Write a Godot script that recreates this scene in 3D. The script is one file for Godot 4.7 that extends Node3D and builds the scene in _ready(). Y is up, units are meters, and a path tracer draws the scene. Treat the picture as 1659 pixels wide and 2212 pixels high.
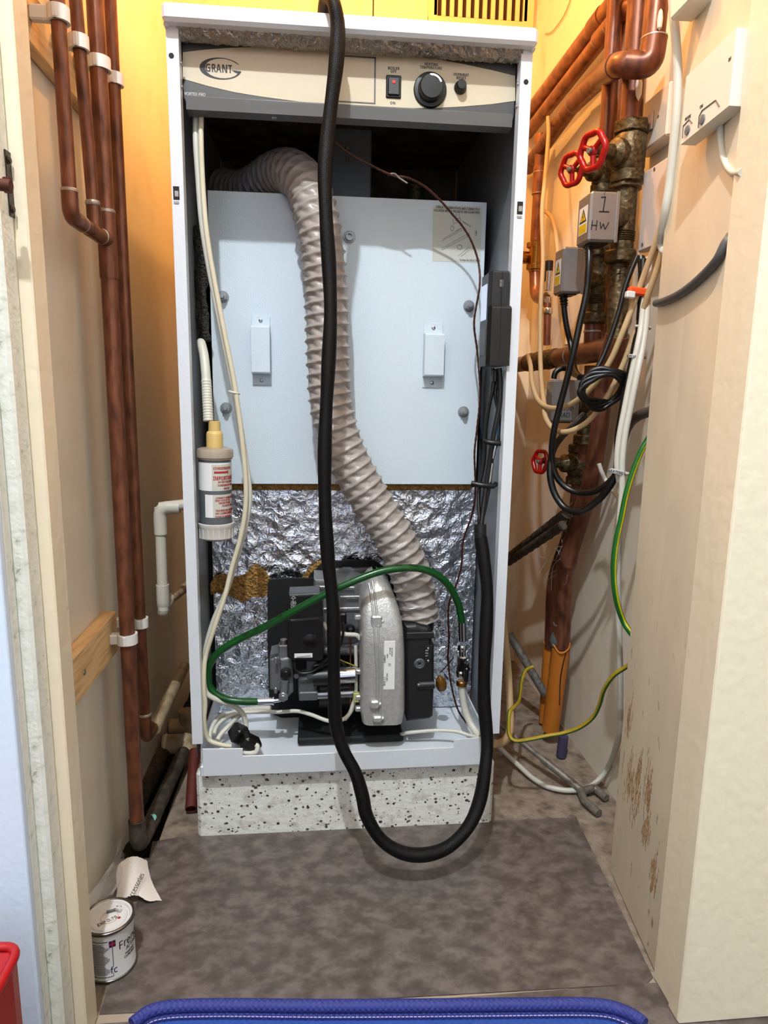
extends Node3D

var W = {}
var M = {}
var used = {}
var noises = {}

# ---------- materials ----------
func ramp(cols, offs = []):
	var g = Gradient.new()
	var o = PackedFloat32Array()
	var c = PackedColorArray()
	for i in cols.size():
		c.append(cols[i])
		o.append(offs[i] if offs.size() else float(i) / maxf(1.0, cols.size() - 1))
	g.offsets = o
	g.colors = c
	return g

func ntex(sd, freq, cols, offs = [], octaves = 4, size = 512, kind = FastNoiseLite.TYPE_SIMPLEX_SMOOTH):
	var n = FastNoiseLite.new()
	n.seed = sd
	n.noise_type = kind
	n.frequency = freq
	n.fractal_octaves = octaves
	var t = NoiseTexture2D.new()
	t.width = size
	t.height = size
	t.seamless = true
	t.noise = n
	if cols.size():
		t.color_ramp = ramp(cols, offs)
	return t

func mat(key, col, rough = 0.5, metal = 0.0):
	var m = StandardMaterial3D.new()
	m.resource_name = key
	m.albedo_color = col
	m.roughness = rough
	m.metallic = metal
	M[key] = m
	return m

func tri(m, s):
	m.uv1_triplanar = true
	m.uv1_world_triplanar = true
	m.uv1_scale = s if s is Vector3 else Vector3(s, s, s)
	m.uv1_triplanar_sharpness = 4.0
	return m

func bump(m, tex, h):
	m.heightmap_enabled = true
	m.heightmap_texture = tex
	m.heightmap_scale = h
	return m

# ---------- mesh builder ----------
func nb():
	var st = SurfaceTool.new()
	st.begin(Mesh.PRIMITIVE_TRIANGLES)
	return st

func vtx(st, p, n, uv = Vector2.ZERO):
	st.set_normal(n)
	st.set_uv(uv)
	st.add_vertex(p)

# a, b, c counter-clockwise seen from outside
func tri3(st, a, b, c, n = null, ua = Vector2.ZERO, ub = Vector2.ZERO, uc = Vector2.ZERO):
	var nn = (b - a).cross(c - a).normalized() if n == null else n
	vtx(st, a, nn, ua)
	vtx(st, c, nn, uc)
	vtx(st, b, nn, ub)

func quad(st, a, b, c, d, u0 = Vector2(0, 0), u1 = Vector2(1, 0), u2 = Vector2(1, 1), u3 = Vector2(0, 1)):
	var n = (b - a).cross(c - a)
	if n.length() < 1e-12:
		n = (c - a).cross(d - a)
	n = n.normalized()
	tri3(st, a, b, c, n, u0, u1, u2)
	tri3(st, a, c, d, n, u0, u2, u3)

func squad(st, p, n, u):   # smooth quad, corners ccw
	for k in [0, 2, 1, 0, 3, 2]:
		vtx(st, p[k], n[k], u[k])

func done(st, tf = null):
	var m = st.commit()
	if tf == null:
		return m
	var s2 = SurfaceTool.new()
	s2.begin(Mesh.PRIMITIVE_TRIANGLES)
	s2.append_from(m, 0, tf)
	return s2.commit()

func join(list):
	var st = SurfaceTool.new()
	st.begin(Mesh.PRIMITIVE_TRIANGLES)
	for m in list:
		st.append_from(m, 0, Transform3D())
	return st.commit()

func moved(m, tf):
	var st = SurfaceTool.new()
	st.begin(Mesh.PRIMITIVE_TRIANGLES)
	for s in m.get_surface_count():
		st.append_from(m, s, tf)
	return st.commit()

func at(p, e = Vector3.ZERO):
	return Transform3D(Basis.from_euler(e * PI / 180.0), p)

func aim(p, dir, up = Vector3(0, 0, 1)):   # +Y along dir
	var y = dir.normalized()
	if absf(y.dot(up)) > 0.95:
		up = Vector3(1, 0, 0) if absf(y.x) < 0.9 else Vector3(0, 1, 0)
	var x = y.cross(up).normalized()
	var z = x.cross(y).normalized()
	return Transform3D(Basis(x, y, z), p)

# chamfered box, centred
func box(s, ch = 0.002, tf = null):
	var st = nb()
	var h = s * 0.5
	ch = minf(ch, minf(h.x, minf(h.y, h.z)) * 0.95)
	for ax in 3:
		for sg in [-1.0, 1.0]:
			var u = (ax + 1) % 3
			var v = (ax + 2) % 3
			var q = []
			for k in [[-1, -1], [1, -1], [1, 1], [-1, 1]]:
				var p = Vector3.ZERO
				p[ax] = sg * h[ax]
				p[u] = k[0] * (h[u] - ch)
				p[v] = k[1] * (h[v] - ch)
				q.append(p)
			var uvs = []
			for p in q:
				uvs.append(Vector2(p[u], p[v]))
			if sg > 0:
				quad(st, q[0], q[1], q[2], q[3], uvs[0], uvs[1], uvs[2], uvs[3])
			else:
				quad(st, q[3], q[2], q[1], q[0], uvs[3], uvs[2], uvs[1], uvs[0])
	if ch > 0.0:
		for ax in 3:
			var u = (ax + 1) % 3
			var v = (ax + 2) % 3
			for su in [-1.0, 1.0]:
				for sv in [-1.0, 1.0]:
					var q = []
					for k in [[0, -1], [0, 1], [1, 1], [1, -1]]:
						var p = Vector3.ZERO
						p[ax] = k[1] * (h[ax] - ch)
						p[u] = su * (h[u] - (ch if k[0] == 1 else 0.0))
						p[v] = sv * (h[v] - (0.0 if k[0] == 1 else ch))
						q.append(p)
					var n = (q[1] - q[0]).cross(q[2] - q[0])
					if n[u] * su + n[v] * sv > 0:
						quad(st, q[0], q[1], q[2], q[3])
					else:
						quad(st, q[3], q[2], q[1], q[0])
		for sx in [-1.0, 1.0]:
			for sy in [-1.0, 1.0]:
				for sz in [-1.0, 1.0]:
					var a = Vector3(sx * h.x, sy * (h.y - ch), sz * (h.z - ch))
					var b = Vector3(sx * (h.x - ch), sy * h.y, sz * (h.z - ch))
					var c = Vector3(sx * (h.x - ch), sy * (h.y - ch), sz * h.z)
					if sx * sy * sz > 0:
						tri3(st, a, b, c)
					else:
						tri3(st, a, c, b)
	return done(st, tf)

# box between two corners
func bx(a, b, ch = 0.002):
	return box((b - a).abs(), ch, at((a + b) * 0.5))

func spline(pts, per = 8):
	var out = []
	var n = pts.size()
	for i in n - 1:
		var p0 = pts[max(i - 1, 0)]
		var p1 = pts[i]
		var p2 = pts[i + 1]
		var p3 = pts[min(i + 2, n - 1)]
		for k in per:
			var t = float(k) / per
			# centripetal-like tension keeps loops from overshooting
			var m1 = (p2 - p0) * 0.5
			var m2 = (p3 - p1) * 0.5
			var lim = (p2 - p1).length() * 1.2
			m1 = m1.limit_length(lim)
			m2 = m2.limit_length(lim)
			var t2 = t * t
			var t3 = t2 * t
			out.append(p1 * (2 * t3 - 3 * t2 + 1) + m1 * (t3 - 2 * t2 + t) + p2 * (-2 * t3 + 3 * t2) + m2 * (t3 - t2))
	out.append(pts[n - 1])
	return out

func fillet(pts, r, n = 6):
	var out = [pts[0]]
	for i in range(1, pts.size() - 1):
		var p = pts[i]
		var a = pts[i - 1] - p
		var b = pts[i + 1] - p
		var d = minf(r, minf(a.length(), b.length()) * 0.48)
		var pa = p + a.normalized() * d
		var pb = p + b.normalized() * d
		for k in n + 1:
			var t = float(k) / n
			out.append(pa.lerp(p, t).lerp(p.lerp(pb, t), t))
	out.append(pts[pts.size() - 1])
	return out

# even steps along a polyline
func even(pts, step):
	var out = [pts[0]]
	var carry = 0.0
	for i in pts.size() - 1:
		var d = pts[i + 1] - pts[i]
		var l = d.length()
		if l < 1e-7:
			continue
		var s = step - carry
		while s <= l:
			out.append(pts[i] + d * (s / l))
			s += step
		carry = l - (s - step)
	if out[out.size() - 1].distance_to(pts[pts.size() - 1]) > step * 0.3:
		out.append(pts[pts.size() - 1])
	return out

func frames(pts):
	var fr = []
	var prev = null
	for i in pts.size():
		var t = (pts[min(i + 1, pts.size() - 1)] - pts[max(i - 1, 0)]).normalized()
		var nrm
		if prev == null:
			nrm = t.cross(Vector3(0.13, 0.31, 0.94)).normalized()
			if nrm.length() < 0.1:
				nrm = t.cross(Vector3.UP).normalized()
		else:
			nrm = (prev - t * prev.dot(t)).normalized()
		prev = nrm
		fr.append([nrm, t.cross(nrm).normalized()])
	return fr

# swept tube; rf (s in metres, angle, index) gives the radius when set
func tube(pts, r, seg = 12, rf = null, caps = true):
	var st = nb()
	var fr = frames(pts)
	var s = 0.0
	var rings = []
	for i in pts.size():
		if i > 0:
			s += pts[i].distance_to(pts[i - 1])
		var ring = []
		for k in seg + 1:
			var a = TAU * k / seg
			var d = fr[i][0] * cos(a) + fr[i][1] * sin(a)
			var rr = r if rf == null else rf.call(s, a)
			ring.append([pts[i] + d * rr, d, Vector2(float(k) / seg, s)])
		rings.append(ring)
	var nr = []
	for i in rings.size():
		var row = []
		for k in seg + 1:
			if rf == null:
				row.append(rings[i][k][1])
			else:
				var kk = k % seg
				var e1 = rings[i][(kk + 1) % seg][0] - rings[i][(kk + seg - 1) % seg][0]
				var e2 = rings[min(i + 1, rings.size() - 1)][kk][0] - rings[max(i - 1, 0)][kk][0]
				row.append(e1.cross(e2).normalized())
		nr.append(row)
	for i in rings.size() - 1:
		for k in seg:
			var A = rings[i][k]
			var B = rings[i][k + 1]
			var C = rings[i + 1][k + 1]
			var D = rings[i + 1][k]
			squad(st, [A[0], B[0], C[0], D[0]], [nr[i][k], nr[i][k + 1], nr[i + 1][k + 1], nr[i + 1][k]], [A[2], B[2], C[2], D[2]])
	if caps:
		var last = rings.size() - 1
		for k in seg:
			tri3(st, pts[0], rings[0][k + 1][0], rings[0][k][0])
			tri3(st, pts[last], rings[last][k][0], rings[last][k + 1][0])
	return done(st)

func wire(pts, r, seg = 10, per = 8):
	return tube(spline(pts, per), r, seg)

# profile of Vector2(radius, height) turned about Y
func lathe(prof, seg = 24, tf = null, arc = TAU):
	var st = nb()
	var nv = []
	for i in prof.size() - 1:
		var d = prof[i + 1] - prof[i]
		nv.append(Vector2(d.y, -d.x).normalized())
	for i in prof.size() - 1:
		if prof[i].distance_to(prof[i + 1]) < 1e-7:
			continue
		var na = nv[i]
		var nc = nv[i]
		if i > 0 and nv[i].dot(nv[i - 1]) > 0.75:
			na = (nv[i] + nv[i - 1]).normalized()
		if i < nv.size() - 1 and nv[i].dot(nv[i + 1]) > 0.75:
			nc = (nv[i] + nv[i + 1]).normalized()
		for k in seg:
			var q = []
			var n = []
			var u = []
			for c in [[i, k, na], [i, k + 1, na], [i + 1, k + 1, nc], [i + 1, k, nc]]:
				var a = -arc * c[1] / seg
				var pr = prof[c[0]]
				q.append(Vector3(cos(a) * pr.x, pr.y, sin(a) * pr.x))
				n.append(Vector3(cos(a) * c[2].x, c[2].y, sin(a) * c[2].x))
				u.append(Vector2(float(c[1]) / seg, pr.y))
			squad(st, q, n, u)
	return done(st, tf)

func cyl(r, h, tf = null, seg = 20, ch = 0.001):   # base at origin, along +Y
	ch = minf(ch, minf(r, h) * 0.4)
	return lathe([Vector2(0, 0), Vector2(r - ch, 0), Vector2(r, ch), Vector2(r, h - ch), Vector2(r - ch, h), Vector2(0, h)], seg, tf)

func hexnut(r, h, tf = null):
	return lathe([Vector2(0, 0), Vector2(r * 0.9, 0), Vector2(r, h * 0.12), Vector2(r, h * 0.88), Vector2(r * 0.9, h), Vector2(0, h)], 6, tf)

func area2(poly):
	var a = 0.0
	for i in poly.size():
		var p = poly[i]
		var q = poly[(i + 1) % poly.size()]
		a += p.x * q.y - q.x * p.y
	return a * 0.5

# polygon (x, y) pushed out along +Z by depth; bevel rounds the front edge
func extr(poly, depth, tf = null, bevel = 0.0, steps = 3):
	var P = Array(poly)
	if area2(P) < 0:
		P.reverse()
	var n = P.size()
	var off = []
	for i in n:
		var e1 = (P[i] - P[(i + n - 1) % n]).normalized()
		var e2 = (P[(i + 1) % n] - P[i]).normalized()
		var n1 = Vector2(e1.y, -e1.x)
		var n2 = Vector2(e2.y, -e2.x)
		var m = n1 + n2
		if m.length() < 1e-5:
			m = n1
		m = m.normalized()
		off.append(m / maxf(0.45, m.dot(n1)))
	var st = nb()
	var levels = [[0.0, 0.0], [depth - bevel, 0.0]]
	if bevel > 0.0:
		for k in range(1, steps + 1):
			var a = PI * 0.5 * k / steps
			levels.append([depth - bevel + bevel * sin(a), bevel * (1.0 - cos(a))])
	for l in levels.size() - 1:
		var u = 0.0
		for i in n:
			var j = (i + 1) % n
			var el = P[i].distance_to(P[j])
			var a = P[i] - off[i] * levels[l][1]
			var b = P[j] - off[j] * levels[l][1]
			var c = P[j] - off[j] * levels[l + 1][1]
			var d = P[i] - off[i] * levels[l + 1][1]
			quad(st, Vector3(a.x, a.y, levels[l][0]), Vector3(b.x, b.y, levels[l][0]), Vector3(c.x, c.y, levels[l + 1][0]), Vector3(d.x, d.y, levels[l + 1][0]), Vector2(u, levels[l][0]), Vector2(u + el, levels[l][0]), Vector2(u + el, levels[l + 1][0]), Vector2(u, levels[l + 1][0]))
			u += el
	var top = PackedVector2Array()
	for i in n:
		top.append(P[i] - off[i] * levels[levels.size() - 1][1])
	var bot = PackedVector2Array(P)
	for pass_ in 2:
		var poly2 = top if pass_ == 0 else bot
		var idx = Geometry2D.triangulate_polygon(poly2)
		for t in range(0, idx.size(), 3):
			var a = poly2[idx[t]]
			var b = poly2[idx[t + 1]]
			var c = poly2[idx[t + 2]]
			var z = depth if pass_ == 0 else 0.0
			var A = Vector3(a.x, a.y, z)
			var B = Vector3(b.x, b.y, z)
			var C = Vector3(c.x, c.y, z)
			var ccw = (b - a).cross(c - a) > 0
			if ccw == (pass_ == 0):
				tri3(st, A, B, C, null, a, b, c)
			else:
				tri3(st, A, C, B, null, a, c, b)
	return done(st, tf)

# (nx+1) x (ny+1) grid with smooth normals; fn(u, v) -> Vector3
func grid(nx, ny, fn):
	var p = []
	for j in ny + 1:
		var row = []
		for i in nx + 1:
			row.append(fn.call(float(i) / nx, float(j) / ny))
		p.append(row)
	var st = nb()
	var nn = []
	for j in ny + 1:
		var row = []
		for i in nx + 1:
			var du = p[j][min(i + 1, nx)] - p[j][max(i - 1, 0)]
			var dv = p[min(j + 1, ny)][i] - p[max(j - 1, 0)][i]
			row.append(du.cross(dv).normalized())
		nn.append(row)
	for j in ny:
		for i in nx:
			var u0 = float(i) / nx
			var u1 = float(i + 1) / nx
			var v0 = float(j) / ny
			var v1 = float(j + 1) / ny
			squad(st, [p[j][i], p[j][i + 1], p[j + 1][i + 1], p[j + 1][i]], [nn[j][i], nn[j][i + 1], nn[j + 1][i + 1], nn[j + 1][i]], [Vector2(u0, v0), Vector2(u1, v0), Vector2(u1, v1), Vector2(u0, v1)])
	return done(st)

func fnoise(sd, freq, oct = 3, kind = FastNoiseLite.TYPE_SIMPLEX_SMOOTH):
	var n = FastNoiseLite.new()
	n.seed = sd
	n.frequency = freq
	n.fractal_octaves = oct
	n.noise_type = kind
	return n

func text(s, h, tf, bold = false, depth = 0.0004, serif = false):
	var t = TextMesh.new()
	var f = SystemFont.new()
	f.font_names = PackedStringArray(["Droid Serif" if serif else "Droid Sans"])
	f.font_weight = 700 if bold else 400
	t.font = f
	t.text = s
	t.font_size = 32
	t.pixel_size = h / 24.0
	t.depth = depth
	t.curve_step = 3.0
	var a = t.get_mesh_arrays()
	var am = ArrayMesh.new()
	am.add_surface_from_arrays(Mesh.PRIMITIVE_TRIANGLES, a)
	return moved(am, tf)

# lettering of cap height h squeezed to width w
func fit(s, h, w, tf, bold = false, depth = 0.0004):
	var m = text(s, h, Transform3D(), bold, depth)
	var k = w / m.get_aabb().size.x
	return moved(m, tf * Transform3D(Basis.from_scale(Vector3(k, 1, 1)), Vector3.ZERO))

# a stroke of marker pen: a flat ribbon following 2D points
func stroke(pts, w, tf, depth = 0.0004):
	var list = []
	for i in pts.size() - 1:
		var a = pts[i]
		var b = pts[i + 1]
		var d = (b - a).normalized()
		var n = Vector2(-d.y, d.x) * w * 0.5
		a -= d * w * 0.3
		b += d * w * 0.3
		list.append(extr([a - n, b - n, b + n, a + n], depth, tf))
	return join(list)

# ---------- nodes ----------
func numbered(n):
	if not used.has(n):
		used[n] = 0
		return n
	used[n] += 1
	return "%s_%03d" % [n, used[n]]

func thing(called, label, cat, base, group = ""):
	var o = Node3D.new()
	o.name = numbered(called)
	add_child(o)
	o.position = base
	W[o] = base
	o.set_meta("label", label)
	o.set_meta("category", cat)
	if group:
		o.set_meta("group", group)
	return o

func part(parent, called, mesh, material, label = ""):
	var o = MeshInstance3D.new()
	o.name = called
	o.mesh = mesh
	if material:
		o.material_override = null
		for i in mesh.get_surface_count():
			o.set_surface_override_material(i, material)
	var c = mesh.get_aabb().get_center()
	var pm = W[parent]
	o.mesh = moved(mesh, at(-c))
	for i in o.mesh.get_surface_count():
		o.set_surface_override_material(i, material)
	o.position = c - pm
	W[o] = c
	parent.add_child(o, true)
	if label:
		o.set_meta("label", label)
	return o

func parts(parent, called, list, material, label = ""):
	for m in list:
		part(parent, called, m, material, label)

func one(called, label, cat, mesh, material, group = ""):
	var o = MeshInstance3D.new()
	o.name = numbered(called)
	var c = mesh.get_aabb().get_center()
	o.mesh = moved(mesh, at(-c))
	for i in o.mesh.get_surface_count():
		o.set_surface_override_material(i, material)
	o.position = c
	W[o] = c
	add_child(o)
	o.set_meta("label", label)
	o.set_meta("category", cat)
	if group:
		o.set_meta("group", group)
	return o

func struct(called, label, cat, mesh, material):
	var o = one(called, label, cat, mesh, material)
	o.set_meta("kind", "structure")
	return o

func copy(o, shift, label):
	var c = o.duplicate()
	c.name = numbered(String(o.name).rstrip("0123456789").trim_suffix("_") if String(o.name)[-1].is_valid_int() else String(o.name))
	add_child(c)
	c.position = o.position + shift
	c.set_meta("label", label)
	return c

# ---------- palette ----------
func palette():
	var grime = ntex(3, 0.012, [Color(0.90, 0.85, 0.76), Color(0.93, 0.89, 0.81), Color(0.94, 0.90, 0.83)], [0.0, 0.4, 1.0], 5)
	var fine = ntex(9, 0.05, [Color.BLACK, Color.WHITE], [], 3, 256)
	var m
	m = tri(mat("cream_wall", Color(0.97, 0.97, 0.97), 0.55), 0.8)
	m.albedo_texture = grime
	bump(m, fine, 0.1)
	m = mat("cream_trim", Color(0.90, 0.84, 0.73), 0.4)
	tri(m, 3.0)
	bump(m, fine, 0.05)
	m = mat("white_gloss", Color(0.90, 0.90, 0.86), 0.32)
	tri(m, 4.0)
	m.albedo_texture = ntex(14, 0.02, [Color(0.60, 0.61, 0.60), Color(0.92, 0.92, 0.90), Color(0.97, 0.97, 0.96), Color(1, 1, 1)], [0.0, 0.2, 0.4, 1.0], 6)
	bump(m, ntex(15, 0.06, []), 0.05)
	m = mat("room_wall", Color(0.80, 0.79, 0.77), 0.7)
	m = mat("room_wall_cream", Color(0.90, 0.86, 0.76), 0.55)
	tri(m, 3.0)
	bump(m, fine, 0.06)
	m = mat("panel_white", Color(0.82, 0.88, 0.95), 0.4)
	tri(m, 5.0)
	bump(m, fine, 0.03)
	m = mat("ceiling_white", Color(0.88, 0.87, 0.84), 0.8)
	# floor
	m = mat("vinyl", Color(1, 1, 1), 0.5)
	tri(m, Vector3(1.5, 1.0, 2.0))
	m.albedo_texture = ntex(21, 0.011, [Color(0.26, 0.235, 0.22), Color(0.335, 0.30, 0.28), Color(0.40, 0.365, 0.345), Color(0.47, 0.43, 0.40)], [0.0, 0.4, 0.62, 1.0], 8, 1024)
	m.albedo_texture.noise.fractal_gain = 0.66
	m.roughness_texture = ntex(22, 0.02, [Color(0.7, 0.7, 0.7), Color(1, 1, 1)])
	bump(m, ntex(23, 0.08, []), 0.06)
	m = mat("grout", Color(0.62, 0.57, 0.50), 0.9)
	m = mat("concrete", Color(1, 1, 1), 0.9)
	tri(m, 2.2)
	m.albedo_texture = ntex(25, 0.02, [Color(0.34, 0.29, 0.24), Color(0.50, 0.44, 0.38), Color(0.60, 0.54, 0.48)], [0.0, 0.4, 1.0], 6)
	bump(m, ntex(26, 0.03, []), 0.35)
	m = mat("trench", Color(0.10, 0.08, 0.065), 0.95)
	tri(m, 6.0)
	bump(m, ntex(27, 0.03, []), 2.0)
	# plinth with spatter
	m = mat("plinth", Color(1, 1, 1), 0.7)
	m.albedo_texture = speckled(768, 384, Color(0.90, 0.90, 0.87), 4)
	tri(m, Vector3(1.6, 3.2, 1.6))
	m.uv1_triplanar_sharpness = 20.0
	bump(m, ntex(28, 0.04, []), 0.08)
	# woods
	m = mat("pine", Color(1, 1, 1), 0.6)
	m.albedo_texture = ntex(31, 0.012, [Color(0.76, 0.58, 0.37), Color(0.88, 0.73, 0.52), Color(0.92, 0.79, 0.59)], [0.0, 0.5, 1.0], 3)
	tri(m, Vector3(9.0, 14.0, 1.2))
	m = mat("ply", Color(1, 1, 1), 0.55)
	m.albedo_texture = ntex(33, 0.01, [Color(0.80, 0.70, 0.54), Color(0.90, 0.83, 0.70), Color(0.92, 0.86, 0.74)], [0.0, 0.4, 1.0], 5)
	tri(m, Vector3(2.4, 0.7, 2.4))
	# metals
	m = mat("copper", Color(1, 1, 1), 0.40, 0.5)
	m.albedo_texture = ntex(41, 0.014, [Color(0.32, 0.19, 0.14), Color(0.45, 0.27, 0.19), Color(0.54, 0.34, 0.24)], [0.1, 0.5, 1.0], 5)
	tri(m, Vector3(7, 2.2, 7))
	m.roughness_texture = ntex(42, 0.03, [Color(0.75, 0.75, 0.75), Color(1, 1, 1)])
	m = mat("copper_bright", Color(1, 1, 1), 0.34, 0.55)
	m.albedo_texture = ntex(43, 0.014, [Color(0.38, 0.22, 0.14), Color(0.54, 0.33, 0.21), Color(0.64, 0.42, 0.28)], [0.1, 0.5, 1.0], 5)
	tri(m, Vector3(2.5, 2.5, 2.5))
	m = mat("brass_old", Color(1, 1, 1), 0.48, 0.7)
	m.albedo_texture = ntex(44, 0.03, [Color(0.16, 0.13, 0.08), Color(0.34, 0.28, 0.18), Color(0.46, 0.40, 0.28)], [0.0, 0.5, 1.0], 4)
	tri(m, 6.0)
	bump(m, fine, 0.08)
	mat("solder", Color(0.62, 0.58, 0.54), 0.45, 0.6)
	mat("steel", Color(0.68, 0.69, 0.70), 0.28, 1.0)
	mat("chrome", Color(0.82, 0.83, 0.84), 0.12, 1.0)
	m = mat("alu_cast", Color(1, 1, 1), 0.38, 0.45)
	m.albedo_texture = ntex(46, 0.05, [Color(0.66, 0.66, 0.65), Color(0.76, 0.76, 0.75)], [], 4, 256)
	tri(m, 6.0)
	bump(m, ntex(47, 0.12, [], [], 2, 256), 0.05)
	m = mat("alu_dark", Color(0.42, 0.425, 0.43), 0.42, 0.35)
	tri(m, 6.0)
	bump(m, ntex(47, 0.12, [], [], 2, 256), 0.05)
	m = mat("foil", Color(0.88, 0.90, 0.93), 0.17, 1.0)
	tri(m, 5.0)
	bump(m, ridged(48, 0.008, 512), 0.42)
	m = mat("foil_dull", Color(0.62, 0.60, 0.57), 0.30, 1.0)
	tri(m, 6.0)
	bump(m, ridged(49, 0.012, 512), 0.4)
	mat("brass_nut", Color(0.60, 0.44, 0.22), 0.3, 1.0)
	mat("zinc", Color(0.62, 0.63, 0.64), 0.35, 0.55)
	mat("galv", Color(0.60, 0.61, 0.62), 0.38, 0.8)
	m = mat("old_steel", Color(1, 1, 1), 0.5, 0.6)
	m.albedo_texture = ntex(50, 0.03, [Color(0.34, 0.31, 0.28), Color(0.50, 0.48, 0.45), Color(0.62, 0.60, 0.57)], [0.0, 0.4, 1.0])
	tri(m, 4.0)
	# boiler
	m = mat("enamel", Color(0.83, 0.85, 0.87), 0.26)
	tri(m, 8.0)
	bump(m, ntex(51, 0.12, [], [], 2, 256), 0.012)
	m = mat("enamel_panel", Color(0.80, 0.845, 0.87), 0.2)
	tri(m, 8.0)
	bump(m, ntex(51, 0.12, [], [], 2, 256), 0.03)
	mat("sheet_grey", Color(0.50, 0.52, 0.54), 0.4, 0.3)
	mat("fascia_grey", Color(0.27, 0.27, 0.265), 0.45)
	mat("fascia_lip", Color(0.34, 0.34, 0.335), 0.4)
	m = mat("fascia_cream", Color(0.77, 0.72, 0.62), 0.4)
	mat("ink", Color(0.17, 0.17, 0.18), 0.6)
	mat("ink_white", Color(0.85, 0.84, 0.82), 0.6)
	mat("ink_black", Color(0.03, 0.03, 0.035), 0.6)
	mat("ink_red", Color(0.62, 0.08, 0.10), 0.6)
	mat("black_plastic", Color(0.018, 0.018, 0.019), 0.42)
	mat("black_matt", Color(0.008, 0.008, 0.01), 0.75)
	mat("dark_grey_plastic", Color(0.072, 0.076, 0.082), 0.45)
	mat("mid_grey_plastic", Color(0.30, 0.31, 0.32), 0.5)
	m = mat("label_film", Color(0.76, 0.755, 0.71), 0.4)
	mat("label_white", Color(0.88, 0.88, 0.87), 0.5)
	m = mat("glow_red", Color(0.8, 0.1, 0.05), 0.4)
	m.emission_enabled = true
	m.emission = Color(1.0, 0.12, 0.05)
	m.emission_energy_multiplier = 1.6
	m = mat("screen", Color(0.75, 0.77, 0.82), 0.3)
	m.emission_enabled = true
	m.emission = Color(0.75, 0.82, 0.95)
	m.emission_energy_multiplier = 0.55
	m = mat("fibre", Color(1, 1, 1), 0.95)
	m.albedo_texture = ntex(55, 0.03, [Color(0.42, 0.29, 0.12), Color(0.62, 0.45, 0.21), Color(0.72, 0.56, 0.30)], [0.0, 0.5, 1.0], 5, 256)
	tri(m, 8.0)
	bump(m, ntex(56, 0.06, [], [], 4, 256), 0.8)
	m = mat("wool", Color(0.22, 0.21, 0.18), 1.0)
	tri(m, 10.0)
	bump(m, ntex(57, 0.05, [], [], 4, 256), 2.0)
	m = mat("inner_dark", Color(1, 1, 1), 0.7, 0.0)
	m.albedo_texture = ntex(58, 0.015, [Color(0.22, 0.16, 0.12), Color(0.36, 0.27, 0.20), Color(0.46, 0.36, 0.27)], [0.0, 0.55, 1.0], 5, 256)
	tri(m, 3.0)
	# soft goods and plastics
	m = mat("duct", Color(0.60, 0.565, 0.54), 0.38)
	m = mat("braid", Color(1, 1, 1), 0.5)
	m.albedo_texture = braid_tex()
	m.uv1_scale = Vector3(10, 160, 1)
	bump(m, braid_bump(), 0.05)
	m.metallic_specular = 0.3
	m = mat("green_hose", Color(0.01, 0.26, 0.07), 0.28)
	mat("black_rubber", Color(0.012, 0.012, 0.013), 0.38)
	mat("cream_cable", Color(0.80, 0.77, 0.67), 0.42)
	m = mat("white_cable", Color(0.78, 0.77, 0.72), 0.4)
	mat("grey_cable", Color(0.30, 0.30, 0.30), 0.45)
	m = mat("beige_cable", Color(0.74, 0.63, 0.46), 0.5)
	mat("clip_white", Color(0.84, 0.83, 0.81), 0.45)
	m = mat("pvc_white", Color(0.80, 0.78, 0.72), 0.4)
	m = mat("pvc_aged", Color(1, 1, 1), 0.5)
	m.albedo_texture = ntex(61, 0.02, [Color(0.40, 0.33, 0.24), Color(0.66, 0.58, 0.46), Color(0.74, 0.68, 0.56)], [0.0, 0.4, 1.0], 5, 256)
	tri(m, 3.0)
	m = mat("cast_iron", Color(1, 1, 1), 0.75)
	m.albedo_texture = ntex(62, 0.03, [Color(0.11, 0.085, 0.065), Color(0.22, 0.18, 0.145), Color(0.34, 0.29, 0.24)], [0.0, 0.5, 1.0], 5, 256)
	tri(m, 4.0)
	bump(m, fine, 0.2)
	mat("beige_fitting", Color(0.80, 0.68, 0.42), 0.45)
	m = mat("trap_grey", Color(0.33, 0.35, 0.36), 0.3)
	m = mat("trap_clear", Color(0.62, 0.57, 0.50), 0.22)
	mat("trap_cap", Color(0.78, 0.76, 0.73), 0.3)
	m = mat("earth", Color(1, 1, 1), 0.4)
	m.albedo_texture = stripes([GR, GR, YL, GR, GR, GR, YL, GR])
	m = mat("earth_yellow", Color(1, 1, 1), 0.5)
	m.albedo_texture = stripes([YO, YO, YO, YO, YO, YO, GR, YO])
	m = mat("twin_copper", Color(1, 1, 1), 0.45, 0.3)
	m.albedo_texture = stripes([Color(0.33, 0.14, 0.07), Color(0.33, 0.14, 0.07), Color(0.45, 0.24, 0.13), Color(0.22, 0.09, 0.05)])
	m = mat("red_wheel", Color(0.62, 0.02, 0.03), 0.3)
	mat("sleeve", Color(0.72, 0.42, 0.10), 0.6)
	mat("orange_tape", Color(0.85, 0.30, 0.08), 0.5)
	mat("warn_yellow", Color(0.85, 0.70, 0.05), 0.5)
	mat("switch_cream", Color(0.87, 0.83, 0.76), 0.4)
	mat("box_pinkish", Color(0.86, 0.80, 0.76), 0.4)
	mat("stat_cream", Color(0.88, 0.86, 0.80), 0.42)
	mat("lens_grey", Color(0.42, 0.42, 0.42), 0.35)
	mat("paint_drip", Color(0.86, 0.82, 0.74), 0.5)
	mat("amber", Color(0.42, 0.26, 0.05), 0.25)
	mat("violet", Color(0.22, 0.19, 0.30), 0.7)
	m = mat("paper", Color(0.90, 0.86, 0.82), 0.8)
	m.backlight_enabled = true
	m.backlight = Color(0.2, 0.2, 0.2)
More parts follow.
